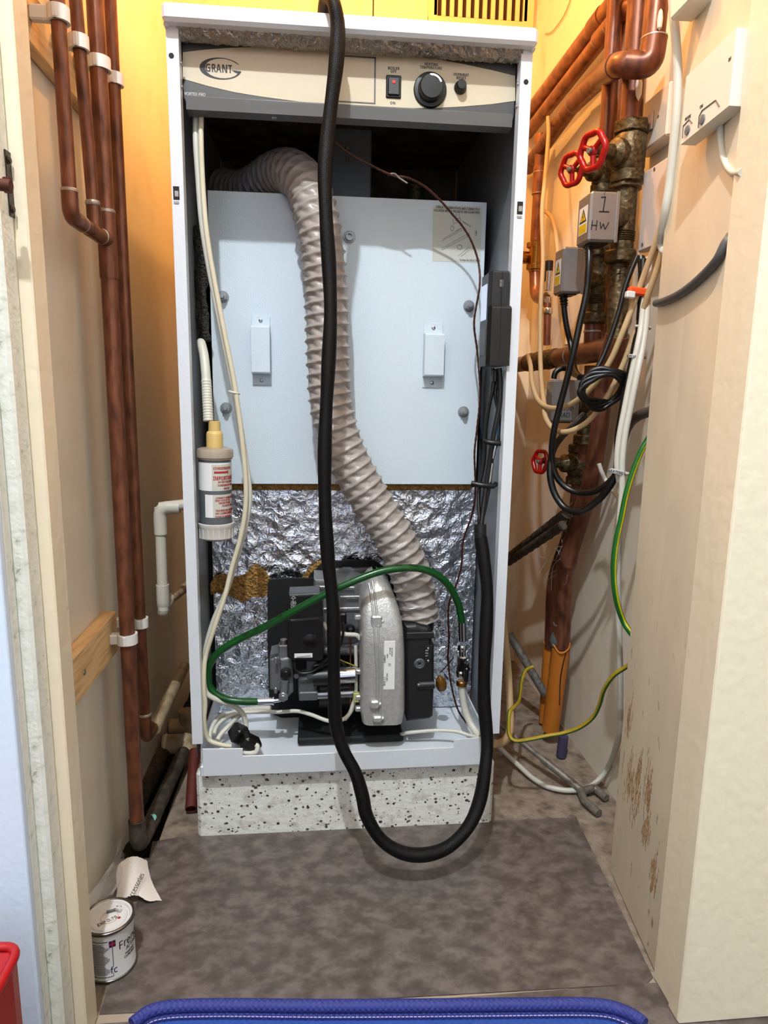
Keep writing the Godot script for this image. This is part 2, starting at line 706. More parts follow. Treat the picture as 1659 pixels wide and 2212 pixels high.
	m = mat("tin_white", Color(0.86, 0.85, 0.84), 0.35)
	mat("tin_rim", Color(0.50, 0.49, 0.47), 0.25, 1.0)
	m = mat("poly_film", Color(1, 1, 1, 0.22), 0.2)
	m.transparency = BaseMaterial3D.TRANSPARENCY_ALPHA
	mat("ink_blue", Color(0.05, 0.08, 0.30), 0.6)
	m = mat("bag_blue", Color(0.07, 0.22, 0.50), 0.8)
	tri(m, 30.0)
	bump(m, weave(), 0.06)
	m = mat("bag_edge", Color(0.11, 0.145, 0.42), 0.7)
	tri(m, 40.0)
	bump(m, weave(), 0.10)
	mat("thread", Color(0.62, 0.60, 0.72), 0.8)
	mat("red_plastic", Color(0.60, 0.012, 0.035), 0.35)
	m = mat("tarnish", Color(0.24, 0.20, 0.16), 0.4, 0.9)
	m = mat("louvre", Color(0.88, 0.78, 0.58), 0.5)
	m = mat("mesh_gap", Color(0.20, 0.12, 0.06), 0.9)
	mat("cobweb", Color(0.6, 0.58, 0.55), 1.0)
	m = mat("scuffed", Color(1, 1, 1), 0.5)
	m.albedo_texture = scuffs()
	m.uv1_scale = Vector3(1.0 / 0.60, 1.0 / 2.4, 1)
	m.texture_repeat = true
	bump(m, fine, 0.0)

func speckled(w, h, base, sd):
	var im = Image.create(w, h, false, Image.FORMAT_RGB8)
	var r = RandomNumberGenerator.new()
	r.seed = sd
	var n = fnoise(sd, 0.02, 4)
	for y in h:
		for x in w:
			var k = n.get_noise_2d(x, y)
			im.set_pixel(x, y, base.lerp(Color(0.62, 0.58, 0.50), clampf(k * 0.9 - 0.12, 0.0, 0.5)))
	for i in 9000:
		var cx = r.randi_range(0, w - 1)
		var cy = r.randi_range(0, h - 1)
		if n.get_noise_2d(cx * 1.7 + 400, cy * 1.7) < -0.25 + r.randf() * 0.4:
			continue
		var rad = 0.4 + pow(r.randf(), 12.0) * 4.0
		var c = Color(0.16, 0.13, 0.11).lerp(Color(0.42, 0.38, 0.32), r.randf())
		for dy in range(-5, 6):
			for dx in range(-5, 6):
				if dx * dx + dy * dy * 1.4 <= rad * rad:
					im.set_pixel(posmod(cx + dx, w), posmod(cy + dy, h), c)
	return ImageTexture.create_from_image(im)

func braid_tex():
	var im = Image.create(16, 16, false, Image.FORMAT_RGB8)
	for y in 16:
		for x in 16:
			var over = (int(x / 4.0) + int(y / 4.0)) % 2 == 0
			var c = Color(0.020, 0.019, 0.020) if over else Color(0.004, 0.004, 0.004)
			if (x % 8 == 2 and y % 8 == 2):
				c = Color(0.42, 0.40, 0.39)
			im.set_pixel(x, y, c)
	return ImageTexture.create_from_image(im)

func braid_bump():
	var im = Image.create(16, 16, false, Image.FORMAT_RGB8)
	for y in 16:
		for x in 16:
			var over = (int(x / 4.0) + int(y / 4.0)) % 2 == 0
			var a = sin(PI * ((x % 4) + 0.5) / 4.0) * sin(PI * ((y % 4) + 0.5) / 4.0)
			var g = a if over else 0.35 * a
			im.set_pixel(x, y, Color(g, g, g))
	return ImageTexture.create_from_image(im)

func ridged(sd, freq, size):
	var t = ntex(sd, freq, [], [], 4, size)
	t.noise.fractal_type = FastNoiseLite.FRACTAL_RIDGED
	t.noise.domain_warp_enabled = true
	t.noise.domain_warp_amplitude = 40.0
	t.noise.domain_warp_frequency = 0.01
	return t

func weave():
	var im = Image.create(32, 32, false, Image.FORMAT_RGB8)
	for y in 32:
		for x in 32:
			var g = 0.5 + 0.5 * sin(TAU * x / 8.0) * sin(TAU * y / 8.0)
			im.set_pixel(x, y, Color(g, g, g))
	return ImageTexture.create_from_image(im)

func stripes(cols):
	var im = Image.create(64, 4, false, Image.FORMAT_RGB8)
	for x in 64:
		for y in 4:
			im.set_pixel(x, y, cols[int(x * cols.size() / 64.0)])
	return ImageTexture.create_from_image(im)

func scuffs():
	var w = 256
	var h = 1024
	var im = Image.create(w, h, false, Image.FORMAT_RGB8)
	var n = fnoise(77, 0.02, 5)
	var n2 = fnoise(78, 0.09, 3)
	for y in h:
		for x in w:
			var c = Color(0.905, 0.845, 0.735).lerp(Color(0.86, 0.80, 0.70), clampf(0.5 + n.get_noise_2d(x, y * 0.5) * 0.9, 0, 1))
			var hh = y * 2.4 / h
			if hh < 0.75:
				var low = smoothstep(0.75, 0.0, hh)
				var s = n2.get_noise_2d(x * 1.6, y * 0.5) + n.get_noise_2d(x * 2.0 + 50, y) * 0.5
				c = c.lerp(Color(0.36, 0.24, 0.15), smoothstep(0.52, 0.75, s) * low * 0.7)
				c = c.lerp(Color(0.66, 0.60, 0.52), low * 0.35)
			im.set_pixel(x, y, c)
	var r = RandomNumberGenerator.new()
	r.seed = 5
	for s in [[0.045, 0.235, 11, 22], [0.92, 0.205, 16, 26], [0.055, 0.165, 8, 9], [0.97, 0.23, 6, 26], [0.86, 0.31, 6, 14], [0.13, 0.12, 8, 14]]:
		for k in s[2] * 3:
			var x = int(s[0] * w + r.randfn() * s[2] * 0.4)
			var y = int(s[1] * h / 2.4 + r.randfn() * s[3] * 0.35)
			var l = r.randi_range(5, 22)
			for j in l:
				im.set_pixel(posmod(x + int(j * 0.12), w), posmod(y + j, h), Color(0.50, 0.36, 0.23).lerp(Color(0.78, 0.66, 0.50), r.randf()))
	return ImageTexture.create_from_image(im)

# ---------- scene ----------
func _ready():
	var cam = Camera3D.new()
	cam.name = "camera"
	add_child(cam)
	cam.position = Vector3(-0.0626, 0.8839, 1.2254)
	cam.rotation_degrees = Vector3(-10.2138, -5.7716, 0.9109)
	cam.fov = 74.152
	cam.near = 0.02
	cam.current = true
	var env = Environment.new()
	env.background_mode = Environment.BG_COLOR
	env.background_color = Color(0.55, 0.72, 1.0)
	env.background_energy_multiplier = SKY
	env.tonemap_mode = Environment.TONE_MAPPER_LINEAR
	env.tonemap_exposure = 0.90
	env.sdfgi_enabled = true
	env.ssao_enabled = true
	env.ssil_enabled = true
	var we = WorldEnvironment.new()
	we.environment = env
	add_child(we)
	palette()
	lamps()
	setting()
	boiler()
	burner()
	services()
	left_pipes()
	right_pipes()
	right_cables()
	foreground()

const SKY = 2.4
const ROOM_LAMP = 6.6
const WARM_LAMP = 0.78
const GR = Color(0.03, 0.34, 0.07)
const YL = Color(0.74, 0.68, 0.06)
const YO = Color(0.62, 0.52, 0.08)

func lamps():
	var lamp = thing("ceiling_lamp", "small round white ceiling lamp glowing outside the cupboard doorway", "lamp", Vector3(-0.28, 3.0, 1.55))
	part(lamp, "lamp_base", cyl(0.06, 0.03, at(Vector3(-0.28, 2.97, 1.55)), 32), M.clip_white)
	var g = mat("lamp_cool", Color(0.9, 0.9, 0.9), 0.5)
	g.emission_enabled = true
	g.emission = Color(0.93, 0.96, 1.0)
	g.emission_energy_multiplier = 6.0
	part(lamp, "diffuser", lathe([Vector2(0, -0.03), Vector2(0.03, -0.024), Vector2(0.04, -0.01), Vector2(0.04, 0)], 32, at(Vector3(-0.28, 2.97, 1.55))), g)
	var l = OmniLight3D.new()
	l.name = "ceiling_lamp_light"
	add_child(l)
	l.position = Vector3(-0.28, 2.925, 1.55)
	l.light_color = Color(0.94, 0.97, 1.0)
	l.light_energy = ROOM_LAMP
	l.light_size = 0.03
	l.omni_range = 12.0
	l.omni_attenuation = 2.0
	l.shadow_enabled = true
	var bulb = thing("light_bulb", "bare warm filament bulb hanging above the boiler", "light bulb", Vector3(0.02, 2.1, -0.30))
	var w = mat("lamp_warm", Color(0.9, 0.8, 0.6), 0.5)
	w.emission_enabled = true
	w.emission = Color(1.0, 0.62, 0.22)
	w.emission_energy_multiplier = 6.0
	part(bulb, "bulb", lathe([Vector2(0, -0.035), Vector2(0.018, -0.03), Vector2(0.03, -0.012), Vector2(0.03, 0.006), Vector2(0.014, 0.04), Vector2(0.013, 0.05)], 24, at(Vector3(0.02, 2.1, -0.30))), w)
	part(bulb, "lamp_holder", cyl(0.02, 0.05, at(Vector3(0.02, 2.15, -0.30))), M.clip_white)
	part(bulb, "flex", cyl(0.003, 0.2, at(Vector3(0.02, 2.2, -0.30)), 8), M.white_cable)
	var b = OmniLight3D.new()
	b.name = "bulb_light"
	add_child(b)
	b.position = Vector3(0.02, 2.1, -0.30)
	b.light_color = Color(1.0, 0.72, 0.39)
	b.light_energy = WARM_LAMP
	b.light_size = 0.03
	b.omni_range = 12.0
	b.omni_attenuation = 2.0
	b.shadow_enabled = true

func setting():
	# floor slab, tiles laid on it
	var fl = struct("floor", "dusty concrete subfloor around the boiler plinth", "floor", join([
		bx(Vector3(-0.375, -0.12, -0.95), Vector3(0.62, -0.004, 0.385), 0.0), bx(Vector3(-0.50, -0.12, 0.03), Vector3(-0.374, -0.004, 0.385), 0.0),
		bx(Vector3(-0.50, -0.20, -0.95), Vector3(-0.374, -0.06, 0.03), 0.0), bx(Vector3(-1.35, -0.12, 0.38), Vector3(1.35, -0.006, 3.3), 0.0)]), M.concrete)
	part(fl, "tile", extr([Vector2(-0.386, 0.012), Vector2(-0.30, 0.031), Vector2(0.483, 0.025), Vector2(0.452, -0.371), Vector2(0.437, -0.381), Vector2(-0.373, -0.365), Vector2(-0.375, -0.1)], 0.004, Transform3D(Basis(Vector3(1, 0, 0), Vector3(0, 0, -1), Vector3(0, 1, 0)), Vector3(0, -0.004, 0))), M.vinyl, "large grey stone-effect vinyl tile in front of the plinth")
	var gr = bx(Vector3(-1.3, -0.006, 0.36), Vector3(1.3, -0.0022, 3.2), 0.0)
	part(fl, "grout", gr, M.grout)
	for i in 5:
		for j in 4:
			var x0 = 0.012 + (i - 2) * 0.6
			var z0 = 0.378 + j * 0.6
			part(fl, "tile", bx(Vector3(x0 + 0.002, -0.005, z0 + 0.002 + i * 0.0), Vector3(minf(x0 + 0.598, 1.3), 0.0, minf(z0 + 0.598, 3.2)), 0.001), M.vinyl)
	part(fl, "trench_bed", grid(20, 40, func(u, v): return Vector3(-0.446 + u * 0.074, -0.03 + 0.012 * sin(u * 9.0 + v * 23.0) * sin(v * 31.0) - 0.015 * sin(PI * u), 0.03 - v * 0.90)), M.trench)
	# closet shell
	struct("wall_left", "cream painted left wall behind the copper pipes", "wall", bx(Vector3(-0.56, -0.2, -0.97), Vector3(-0.445, 2.5, 0.40), 0.0), M.cream_wall)
	struct("wall_back", "warm lit painted board wall behind the boiler", "wall", join([bx(Vector3(-0.56, -0.2, -0.97), Vector3(0.095, 2.5, -0.87), 0.0), bx(Vector3(0.099, -0.2, -0.97), Vector3(0.72, 2.5, -0.872), 0.0)]), M.ply)
	struct("wall_right", "cream painted right wall behind the pipework", "wall", bx(Vector3(0.596, -0.2, -0.97), Vector3(0.72, 2.5, 0.40), 0.0), M.cream_wall)
	struct("wall_pier", "scuffed cream plaster pier inside the doorway", "wall", extr([Vector2(0.487, -0.137), Vector2(0.60, -0.137), Vector2(0.60, -0.372), Vector2(0.459, -0.372)], 2.5, Transform3D(Basis(Vector3(1, 0, 0), Vector3(0, 0, -1), Vector3(0, 1, 0)), Vector3.ZERO), 0.0), M.scuffed)
	struct("ceiling", "white painted ceiling over cupboard and room", "ceiling", join([bx(Vector3(-0.56, 2.4, -0.97), Vector3(0.72, 2.52, 0.40), 0.0), bx(Vector3(-1.5, 3.0, 0.38), Vector3(1.5, 3.12, 3.4), 0.0)]), M.ceiling_white)
	# door frame
	var t1 = struct("trim_1", "cream door lining and chipped white stop beside the pipes", "trim", bx(Vector3(-0.56, 0, 0.369), Vector3(-0.374, 2.1, 0.411), 0.002), M.cream_trim)
	part(t1, "door_stop", bx(Vector3(-0.56, 0, 0.411), Vector3(-0.388, 2.1, 0.447), 0.0035), M.white_gloss, "white painted stop with dark chips")
	part(t1, "casing", bx(Vector3(-0.56, 0, 0.447), Vector3(-0.402, 2.1, 0.468), 0.003), M.white_gloss)
	var t2 = struct("trim_2", "cream door lining along the plaster pier", "trim", bx(Vector3(0.452, 0, 0.371), Vector3(0.62, 2.1, 0.42), 0.002), M.cream_trim)
	part(t2, "casing", bx(Vector3(0.4485, 0, 0.42), Vector3(0.62, 2.1, 0.45), 0.003), M.cream_trim)
	struct("wall_front", "cream wall around the cupboard doorway", "wall", join([bx(Vector3(0.60, 0, 0.38), Vector3(1.5, 3.02, 0.449), 0.0), bx(Vector3(0.4495, 0, 0.4385), Vector3(0.62, 3.02, 0.4505), 0.002), bx(Vector3(-1.5, 0, 0.38), Vector3(-0.55, 3.02, 0.46), 0.0), bx(Vector3(-0.56, 2.1, 0.38), Vector3(0.62, 3.02, 0.449), 0.0)]), M.room_wall_cream)
	struct("wall_side_left", "plain side wall of the room outside", "wall", bx(Vector3(-1.5, -0.1, 0.38), Vector3(-1.3, 3.02, 3.4), 0.0), M.room_wall)
	struct("wall_side_right", "plain opposite side wall of the room outside", "wall", bx(Vector3(1.3, -0.1, 0.38), Vector3(1.5, 3.02, 3.4), 0.0), M.room_wall)
	struct("wall_rear", "room wall with a window behind the viewer", "wall", join([bx(Vector3(-1.5, -0.1, 3.2), Vector3(1.5, 0.7, 3.4), 0.0), bx(Vector3(-1.5, 1.9, 3.2), Vector3(1.5, 3.02, 3.4), 0.0), bx(Vector3(-1.5, 0.7, 3.2), Vector3(-1.1, 1.9, 3.4), 0.0), bx(Vector3(0.1, 0.7, 3.2), Vector3(1.5, 1.9, 3.4), 0.0)]), M.room_wall)
	var wn = struct("window_1", "white framed window behind the viewer", "window", join([bx(Vector3(-1.1, 0.7, 3.26), Vector3(-1.05, 1.9, 3.32)), bx(Vector3(0.05, 0.7, 3.26), Vector3(0.1, 1.9, 3.32)), bx(Vector3(-1.05, 0.7, 3.26), Vector3(0.05, 0.75, 3.32)), bx(Vector3(-1.05, 1.85, 3.26), Vector3(0.05, 1.9, 3.32)), bx(Vector3(-0.525, 0.75, 3.26), Vector3(-0.475, 1.85, 3.32))]), M.clip_white)
	var gl = mat("glass", Color(1, 1, 1, 0.05), 0.02)
	gl.transparency = BaseMaterial3D.TRANSPARENCY_ALPHA
	part(wn, "pane", bx(Vector3(-1.05, 0.75, 3.288), Vector3(-0.525, 1.85, 3.292), 0.0), gl)
	part(wn, "pane", bx(Vector3(-0.475, 0.75, 3.288), Vector3(0.05, 1.85, 3.292), 0.0), gl)
	# plinth
	one("plinth", "white painted concrete block under the boiler, spattered dark", "plinth", grid_block(), M.plinth)
	# louvre on the back wall
	var v = thing("vent_grille", "cream louvred vent grille high on the back wall", "vent", Vector3(0.39, 1.86, -0.868))
	var ys0 = 1.915
	part(v, "backing", bx(Vector3(0.265, ys0, -0.870), Vector3(0.530, 2.08, -0.866), 0.0), M.mesh_gap)
	part(v, "rim", join([bx(Vector3(0.25, ys0 - 0.03, -0.87), Vector3(0.552, ys0, -0.858)), bx(Vector3(0.25, 2.08, -0.87), Vector3(0.552, 2.1, -0.858)), bx(Vector3(0.25, ys0 - 0.031, -0.87), Vector3(0.276, 2.101, -0.8570)), bx(Vector3(0.520, ys0 - 0.031, -0.87), Vector3(0.552, 2.101, -0.8570))]), M.louvre)
	for i in 12:
		var x = 0.264 + i * 0.0234
		part(v, "slat", bx(Vector3(x, ys0 - 0.002, -0.87), Vector3(x + 0.0122, 2.09, -0.857)), M.louvre)

func grid_block():
	return join([bx(Vector3(-0.300, -0.01, -0.62), Vector3(0.300, 0.139, -0.022), 0.006)])

# ---------- boiler casing ----------
func boiler():
	var b = thing("boiler", "tall white floor-standing boiler with its front cover off", "boiler", Vector3(0, 0.14, -0.3))
	# lid with a folded, chamfered rim
	part(b, "lid", join([box(Vector3(0.604, 0.027, 0.66), 0.005, at(Vector3(0, 1.460, -0.308))), bx(Vector3(-0.302, 1.444, -0.64), Vector3(-0.294, 1.45, 0.01)), bx(Vector3(0.294, 1.444, -0.64), Vector3(0.302, 1.45, 0.01))]), M.enamel)
	var n = fnoise(5, 9.0, 4)
	part(b, "foil_edge", grid(150, 14, func(u, v): 
		var x = -0.283 + u * 0.566
		return Vector3(x, 1.4475 - 0.014 * sin(PI * v) - 0.0045 * n.get_noise_3d(x * 16, v * 2.2, 3), 0.004 - 0.038 * v + 0.003 * n.get_noise_3d(x * 20, v * 3, 9))), M.foil_dull, "crumpled foil insulation edge under the lid")
	part(b, "lid_lining", bx(Vector3(-0.295, 1.436, -0.61), Vector3(0.295, 1.4455, -0.046), 0.0), M.inner_dark)
	# side panels: sheet, return and front flange in one folded profile
	for s in [-1.0, 1.0]:
		var poly = [Vector2(0.300, 0.0), Vector2(0.2805, 0.0), Vector2(0.2805, 0.022), Vector2(0.2965, 0.022), Vector2(0.2965, 0.62), Vector2(0.300, 0.62)]
		var pp = []
		for q in poly:
			pp.append(Vector2(q.x * s, q.y))
		var sp = part(b, "side_panel", extr(pp, 1.2375, Transform3D(Basis(Vector3(1, 0, 0), Vector3(0, 0, -1), Vector3(0, 1, 0)), Vector3(0, 0.2115, 0)), 0.0), M.enamel)
		var hx = -0.2925 if s < 0 else 0.2905
		part(sp, "fixing_hole", cyl(0.0042, 0.0006, aim(Vector3(hx, 1.405 if s < 0 else 1.399, 0.0), Vector3(0, 0, 1)), 18, 0.0001), M.black_matt)
		var cy_ = 1.1985
		part(sp, "spring_clip", join([bx(Vector3(hx - 0.005, cy_ - 0.010, -0.001), Vector3(hx + 0.005, cy_ + 0.011, 0.0006), 0.0002)]), M.black_matt)
		part(sp, "clip_spring", join([bx(Vector3(hx - 0.003, cy_ - 0.006, 0.0), Vector3(hx + 0.004, cy_ + 0.004, 0.002), 0.0008), bx(Vector3(hx - 0.0045, cy_ - 0.0165, 0.0), Vector3(hx + 0.004, cy_ - 0.0125, 0.0012), 0.0005)]), M.steel)
		part(sp, "inner_sheet", bx(Vector3(minf(s * 0.2955, s * 0.2965), 0.17, -0.60), Vector3(maxf(s * 0.2955, s * 0.2965), 1.448, -0.024), 0.0), M.sheet_grey)
		for yy in [1.40, 1.365]:
			part(sp, "screw", cyl(0.0035, 0.003, aim(Vector3(s * 0.2805, yy, -0.012), Vector3(-s, 0, 0.3)), 12), M.steel)
	part(b, "back_panel", bx(Vector3(-0.296, 0.16, -0.62), Vector3(0.296, 1.449, -0.612), 0.0), M.inner_dark)
	# inner box ends
	part(b, "flue_box", bx(Vector3(-0.045, 1.06, -0.56), Vector3(0.058, 1.44, -0.36), 0.003), M.sheet_grey, "grey flue box in the dark top compartment")
	part(b, "top_bolt", join([hexnut(0.007, 0.007, at(Vector3(0.003, 1.375, -0.30))), cyl(0.0036, 0.03, at(Vector3(0.003, 1.352, -0.30)))]), M.old_steel)
	part(b, "heat_exchanger", join([bx(Vector3(-0.27, 1.02, -0.60), Vector3(0.27, 1.19, -0.27), 0.01)]), M.inner_dark)
	var fp = part(b, "flow_pipe", join([cyl(0.020, 0.16, at(Vector3(0.165, 1.185, -0.42))), hexnut(0.033, 0.02, at(Vector3(0.165, 1.235, -0.42))), hexnut(0.033, 0.025, at(Vector3(0.165, 1.19, -0.42))), cyl(0.017, 0.13, at(Vector3(0.235, 1.19, -0.46))), hexnut(0.028, 0.03, at(Vector3(0.235, 1.2, -0.46)))]), M.brass_old)
	part(fp, "sensor_clip", wire([Vector3(0.10, 1.27, -0.34), Vector3(0.085, 1.262, -0.335), Vector3(0.083, 1.245, -0.333), Vector3(0.094, 1.238, -0.332), Vector3(0.112, 1.24, -0.332)], 0.0018), M.old_steel)
	# control fascia
	var f = part(b, "control_fascia", bx(Vector3(-0.2805, 1.354, -0.045), Vector3(0.2805, 1.445, -0.030), 0.0005), M.fascia_grey)
	part(f, "cream_panel", extr([Vector2(-0.2794, 1.4237), Vector2(-0.2458, 1.4295), Vector2(-0.2008, 1.4352), Vector2(-0.1555, 1.4393), Vector2(-0.1099, 1.4420), Vector2(-0.0487, 1.4443), Vector2(0.0132, 1.4445), Vector2(0.0601, 1.4437), Vector2(0.0956, 1.4412), Vector2(0.1432, 1.4379), Vector2(0.1874, 1.4333), Vector2(0.2360, 1.4268), Vector2(0.2795, 1.4198), Vector2(0.2815, 1.3805), Vector2(0.2384, 1.3730), Vector2(0.1898, 1.3668), Vector2(0.1415, 1.3621), Vector2(0.0974, 1.3594), Vector2(0.0615, 1.3579), Vector2(0.0141, 1.3569), Vector2(-0.0409, 1.3572), Vector2(-0.0798, 1.3591), Vector2(-0.1169, 1.3614), Vector2(-0.1568, 1.3643), Vector2(-0.1978, 1.3684), Vector2(-0.2399, 1.3753), Vector2(-0.2772, 1.3833), Vector2(-0.2816, 1.3841)], 0.0006, at(Vector3(0, 0, -0.030))), M.fascia_cream)
	# oval emblem ring, open where the bar leaves it
	var c = Vector3(-0.2192, 1.4027, -0.0294)
	var ax = 0.0341
	var ay = 0.0165
	var ring = []
	for k in 41:
		var a = deg_to_rad(25.0 + (352.0 - 25.0) * k / 40.0)
		ring.append(Vector2(c.x + ax * cos(a), c.y + ay * sin(a)))
	ring.append(Vector2(c.x + ax * 0.52, c.y - ay * 0.06))
	ring.append(Vector2(c.x + ax * 0.66, c.y - ay * 0.26))
	for k in 33:
		var a = deg_to_rad(334.0 - (334.0 - 40.0) * k / 32.0)
		ring.append(Vector2(c.x + ax * 0.08 + ax * 0.82 * cos(a), c.y + ay * 0.02 + ay * 0.90 * sin(a)))
	part(f, "oval_emblem", extr(ring, 0.0004, at(Vector3(0, 0, -0.0295))), M.ink)
	var tilt = Vector3(0, 0, 0)
	part(f, "emblem_lettering", fit("GRANT", 0.0128, 0.0429, at(Vector3(-0.2222, 1.4027, -0.0293)), true), M.ink)
	part(f, "model_lettering", fit("VORTEX PRO", 0.0046, 0.034, at(Vector3(-0.2622, 1.3619, -0.0298))), M.ink_white)
	for q in [["BOILER", Vector3(0.0687, 1.4196, -0.0292), 0.0195], ["OFF", Vector3(0.0684, 1.4146, -0.0292), 0.0098], ["ON", Vector3(0.0681, 1.3657, -0.0292), 0.0085], ["HEATING", Vector3(0.1327, 1.4293, -0.0292), 0.0225], ["TEMPERATURE", Vector3(0.1324, 1.4241, -0.0292), 0.0375], ["OVERHEAT", Vector3(0.1847, 1.4162, -0.0292), 0.0265], ["RESET", Vector3(0.1849, 1.411, -0.0292), 0.0165]]:
		part(f, "lettering", fit(q[0], 0.0046, q[2], at(q[1]), true), M.ink)
	# framed blank window
	var w0 = Vector3(-0.0387, 1.435, -0.0294)
	var w1 = Vector3(0.0385, 1.3624, -0.0294)
	part(f, "blank_frame", join([bx(Vector3(w0.x, w0.y - 0.0025, -0.0296), Vector3(w1.x, w0.y, -0.0288), 0.0002), bx(Vector3(w0.x, w1.y, -0.0296), Vector3(w1.x, w1.y + 0.0022, -0.0288), 0.0002), bx(Vector3(w0.x, w1.y, -0.0296), Vector3(w0.x + 0.0022, w0.y, -0.0288), 0.0002), bx(Vector3(w1.x - 0.0027, w1.y, -0.0296), Vector3(w1.x, w0.y, -0.0288), 0.0002)]), M.fascia_lip)
	# rocker switch
	var sw = Vector3(0.0689, 1.3907, -0.0294)
	part(f, "switch_bezel", box(Vector3(0.0258, 0.0358, 0.004), 0.0015, at(sw + Vector3(0, 0, 0.001))), M.black_plastic)
	part(f, "rocker", box(Vector3(0.0205, 0.0295, 0.005), 0.0018, at(sw + Vector3(0, 0, 0.0025), Vector3(-4, 0, 0))), M.black_plastic)
	part(f, "switch_lamp", moved(cyl(0.0025, 0.0008, aim(Vector3.ZERO, Vector3(0, 0, 1)), 16, 0.0001), at(sw + Vector3(0, 0.006, 0.0052))), M.glow_red)
	# dial
	var d = Vector3(0.1318, 1.3891, -0.0294)
	var dz = aim(d, Vector3(0, 0, 1))
	part(f, "dial_skirt", lathe([Vector2(0, 0), Vector2(0.0285, 0), Vector2(0.0285, 0.002), Vector2(0.027, 0.004), Vector2(0.0215, 0.005), Vector2(0, 0.005)], 40, dz), M.black_plastic)
	part(f, "dial_knob", lathe([Vector2(0.0215, 0.004), Vector2(0.0205, 0.017), Vector2(0.0185, 0.0195), Vector2(0, 0.0198)], 40, dz), M.black_plastic)
	var arc = []
	for k in 9:
		var a = deg_to_rad(102.0 - 80.0 * k / 8.0)
		arc.append(Vector2(cos(a), sin(a)) * 0.0185)
	for k in 9:
		var a = deg_to_rad(22.0 + 80.0 * k / 8.0)
		arc.append(Vector2(cos(a), sin(a)) * (0.0152 if k < 8 else 0.0165))
	part(f, "dial_scale", extr(arc, 0.0004, at(d + Vector3(0, 0, 0.0196))), M.ink_white)
	part(f, "dial_pointer", bx(Vector3(0.1326, 1.4165, -0.0292) + Vector3(-0.0008, -0.003, 0), Vector3(0.1326, 1.4165, -0.0292) + Vector3(0.0008, 0.001, 0.0004), 0.0), M.ink)
	var rs = aim(Vector3(0.1839, 1.3956, -0.0294), Vector3(0, 0, 1))
	part(f, "reset_cap", lathe([Vector2(0, 0), Vector2(0.0108, 0), Vector2(0.0104, 0.004), Vector2(0.0085, 0.006), Vector2(0.0082, 0.014), Vector2(0.007, 0.0155), Vector2(0, 0.0156)], 28, rs), M.black_plastic)
	# folded lower lip, ends cut at an angle
	part(b, "fascia_lip", join([extr([Vector2(-0.030, 1.357), Vector2(-0.024, 1.3575), Vector2(-0.019, 1.354), Vector2(-0.021, 1.335), Vector2(-0.045, 1.333), Vector2(-0.045, 1.356)], 0.551, Transform3D(Basis(Vector3(0, 0, 1), Vector3(0, 1, 0), Vector3(-1, 0, 0)), Vector3(0.2755, 0, 0)), 0.0), bx(Vector3(-0.279, 1.350, -0.045), Vector3(0.2795, 1.3565, -0.0285), 0.001)]), M.fascia_lip)
	part(b, "lip_tab", bx(Vector3(-0.1368, 1.3406, -0.036) , Vector3(-0.1273, 1.3317, -0.03), 0.0008), M.galv)
	# access door over the heat exchanger
	var p = part(b, "access_door", join([bx(Vector3(-0.270, 0.6875, -0.205), Vector3(0.277, 1.2555, -0.19), 0.0004), bx(Vector3(-0.269, 1.2440, -0.235), Vector3(0.2765, 1.2550, -0.203), 0.001), bx(Vector3(0.272, 0.6885, -0.234), Vector3(0.2762, 1.2540, -0.202), 0.001)]), M.enamel_panel)
	for q in [[Vector3(-0.2457, 1.0593, -0.18), 1], [Vector3(-0.245, 0.8424, -0.18), 1], [Vector3(0.2481, 1.0553, -0.18), 1], [Vector3(0.2446, 0.8411, -0.18), 1], [Vector3(0.003, 1.1801, -0.185), 0]]:
		var t0 = Vector3(q[0].x, q[0].y, -0.19)
		var fr = aim(t0, Vector3(0, 0, 1))
		var list = [cyl(0.0118, 0.0022, fr, 28)]
		if q[1]:
			list.append(hexnut(0.0092, 0.0085, moved_tf(fr, 0.002)))
			list.append(cyl(0.0048, 0.018, fr, 14))
		else:
			list.append(lathe([Vector2(0.0085, 0.002), Vector2(0.0085, 0.009), Vector2(0.0075, 0.010), Vector2(0.005, 0.010), Vector2(0.005, 0.004), Vector2(0, 0.004)], 24, fr))
		part(p, "nut" if q[1] else "socket_bolt", join(list), M.zinc)
	for q in [[Vector3(-0.191, 1.025, -0.19), Vector3(-0.1558, 1.0053, -0.19), Vector3(-0.1913, 0.9112, -0.19), Vector3(-0.1528, 0.8898, -0.19)], [Vector3(0.1564, 1.0203, -0.19), Vector3(0.1964, 0.9983, -0.19), Vector3(0.1554, 0.9118, -0.19), Vector3(0.195, 0.8898, -0.19)]]:
		var x0 = (q[0].x + q[2].x) * 0.5
		var x1 = (q[1].x + q[3].x) * 0.5
		part(p, "handle", join([bx(Vector3(x0, q[1].y - 0.004, -0.190), Vector3(x1, q[0].y, -0.188), 0.0006), bx(Vector3(x0, q[3].y, -0.190), Vector3(x1, q[2].y + 0.004, -0.188), 0.0006),
			extr([Vector2(-0.190, q[1].y), Vector2(-0.168, q[1].y - 0.001), Vector2(-0.166, q[1].y - 0.004), Vector2(-0.166, q[2].y + 0.004), Vector2(-0.168, q[2].y + 0.001), Vector2(-0.190, q[2].y)], x1 - x0, Transform3D(Basis(Vector3(0, 0, 1), Vector3(0, 1, 0), Vector3(-1, 0, 0)), Vector3(x1, 0, 0)), 0.001)]), M.enamel_panel)
		for yy in [(q[0].y + q[1].y) * 0.5 + 0.001, (q[2].y + q[3].y) * 0.5 - 0.001]:
			part(p, "rivet", lathe([Vector2(0, 0), Vector2(0.0042, 0), Vector2(0.0036, 0.0016), Vector2(0.0018, 0.0022), Vector2(0.0014, 0.001), Vector2(0, 0.001)], 16, aim(Vector3((x0 + x1) * 0.5, yy, -0.188), Vector3(0, 0, 1))), M.steel)
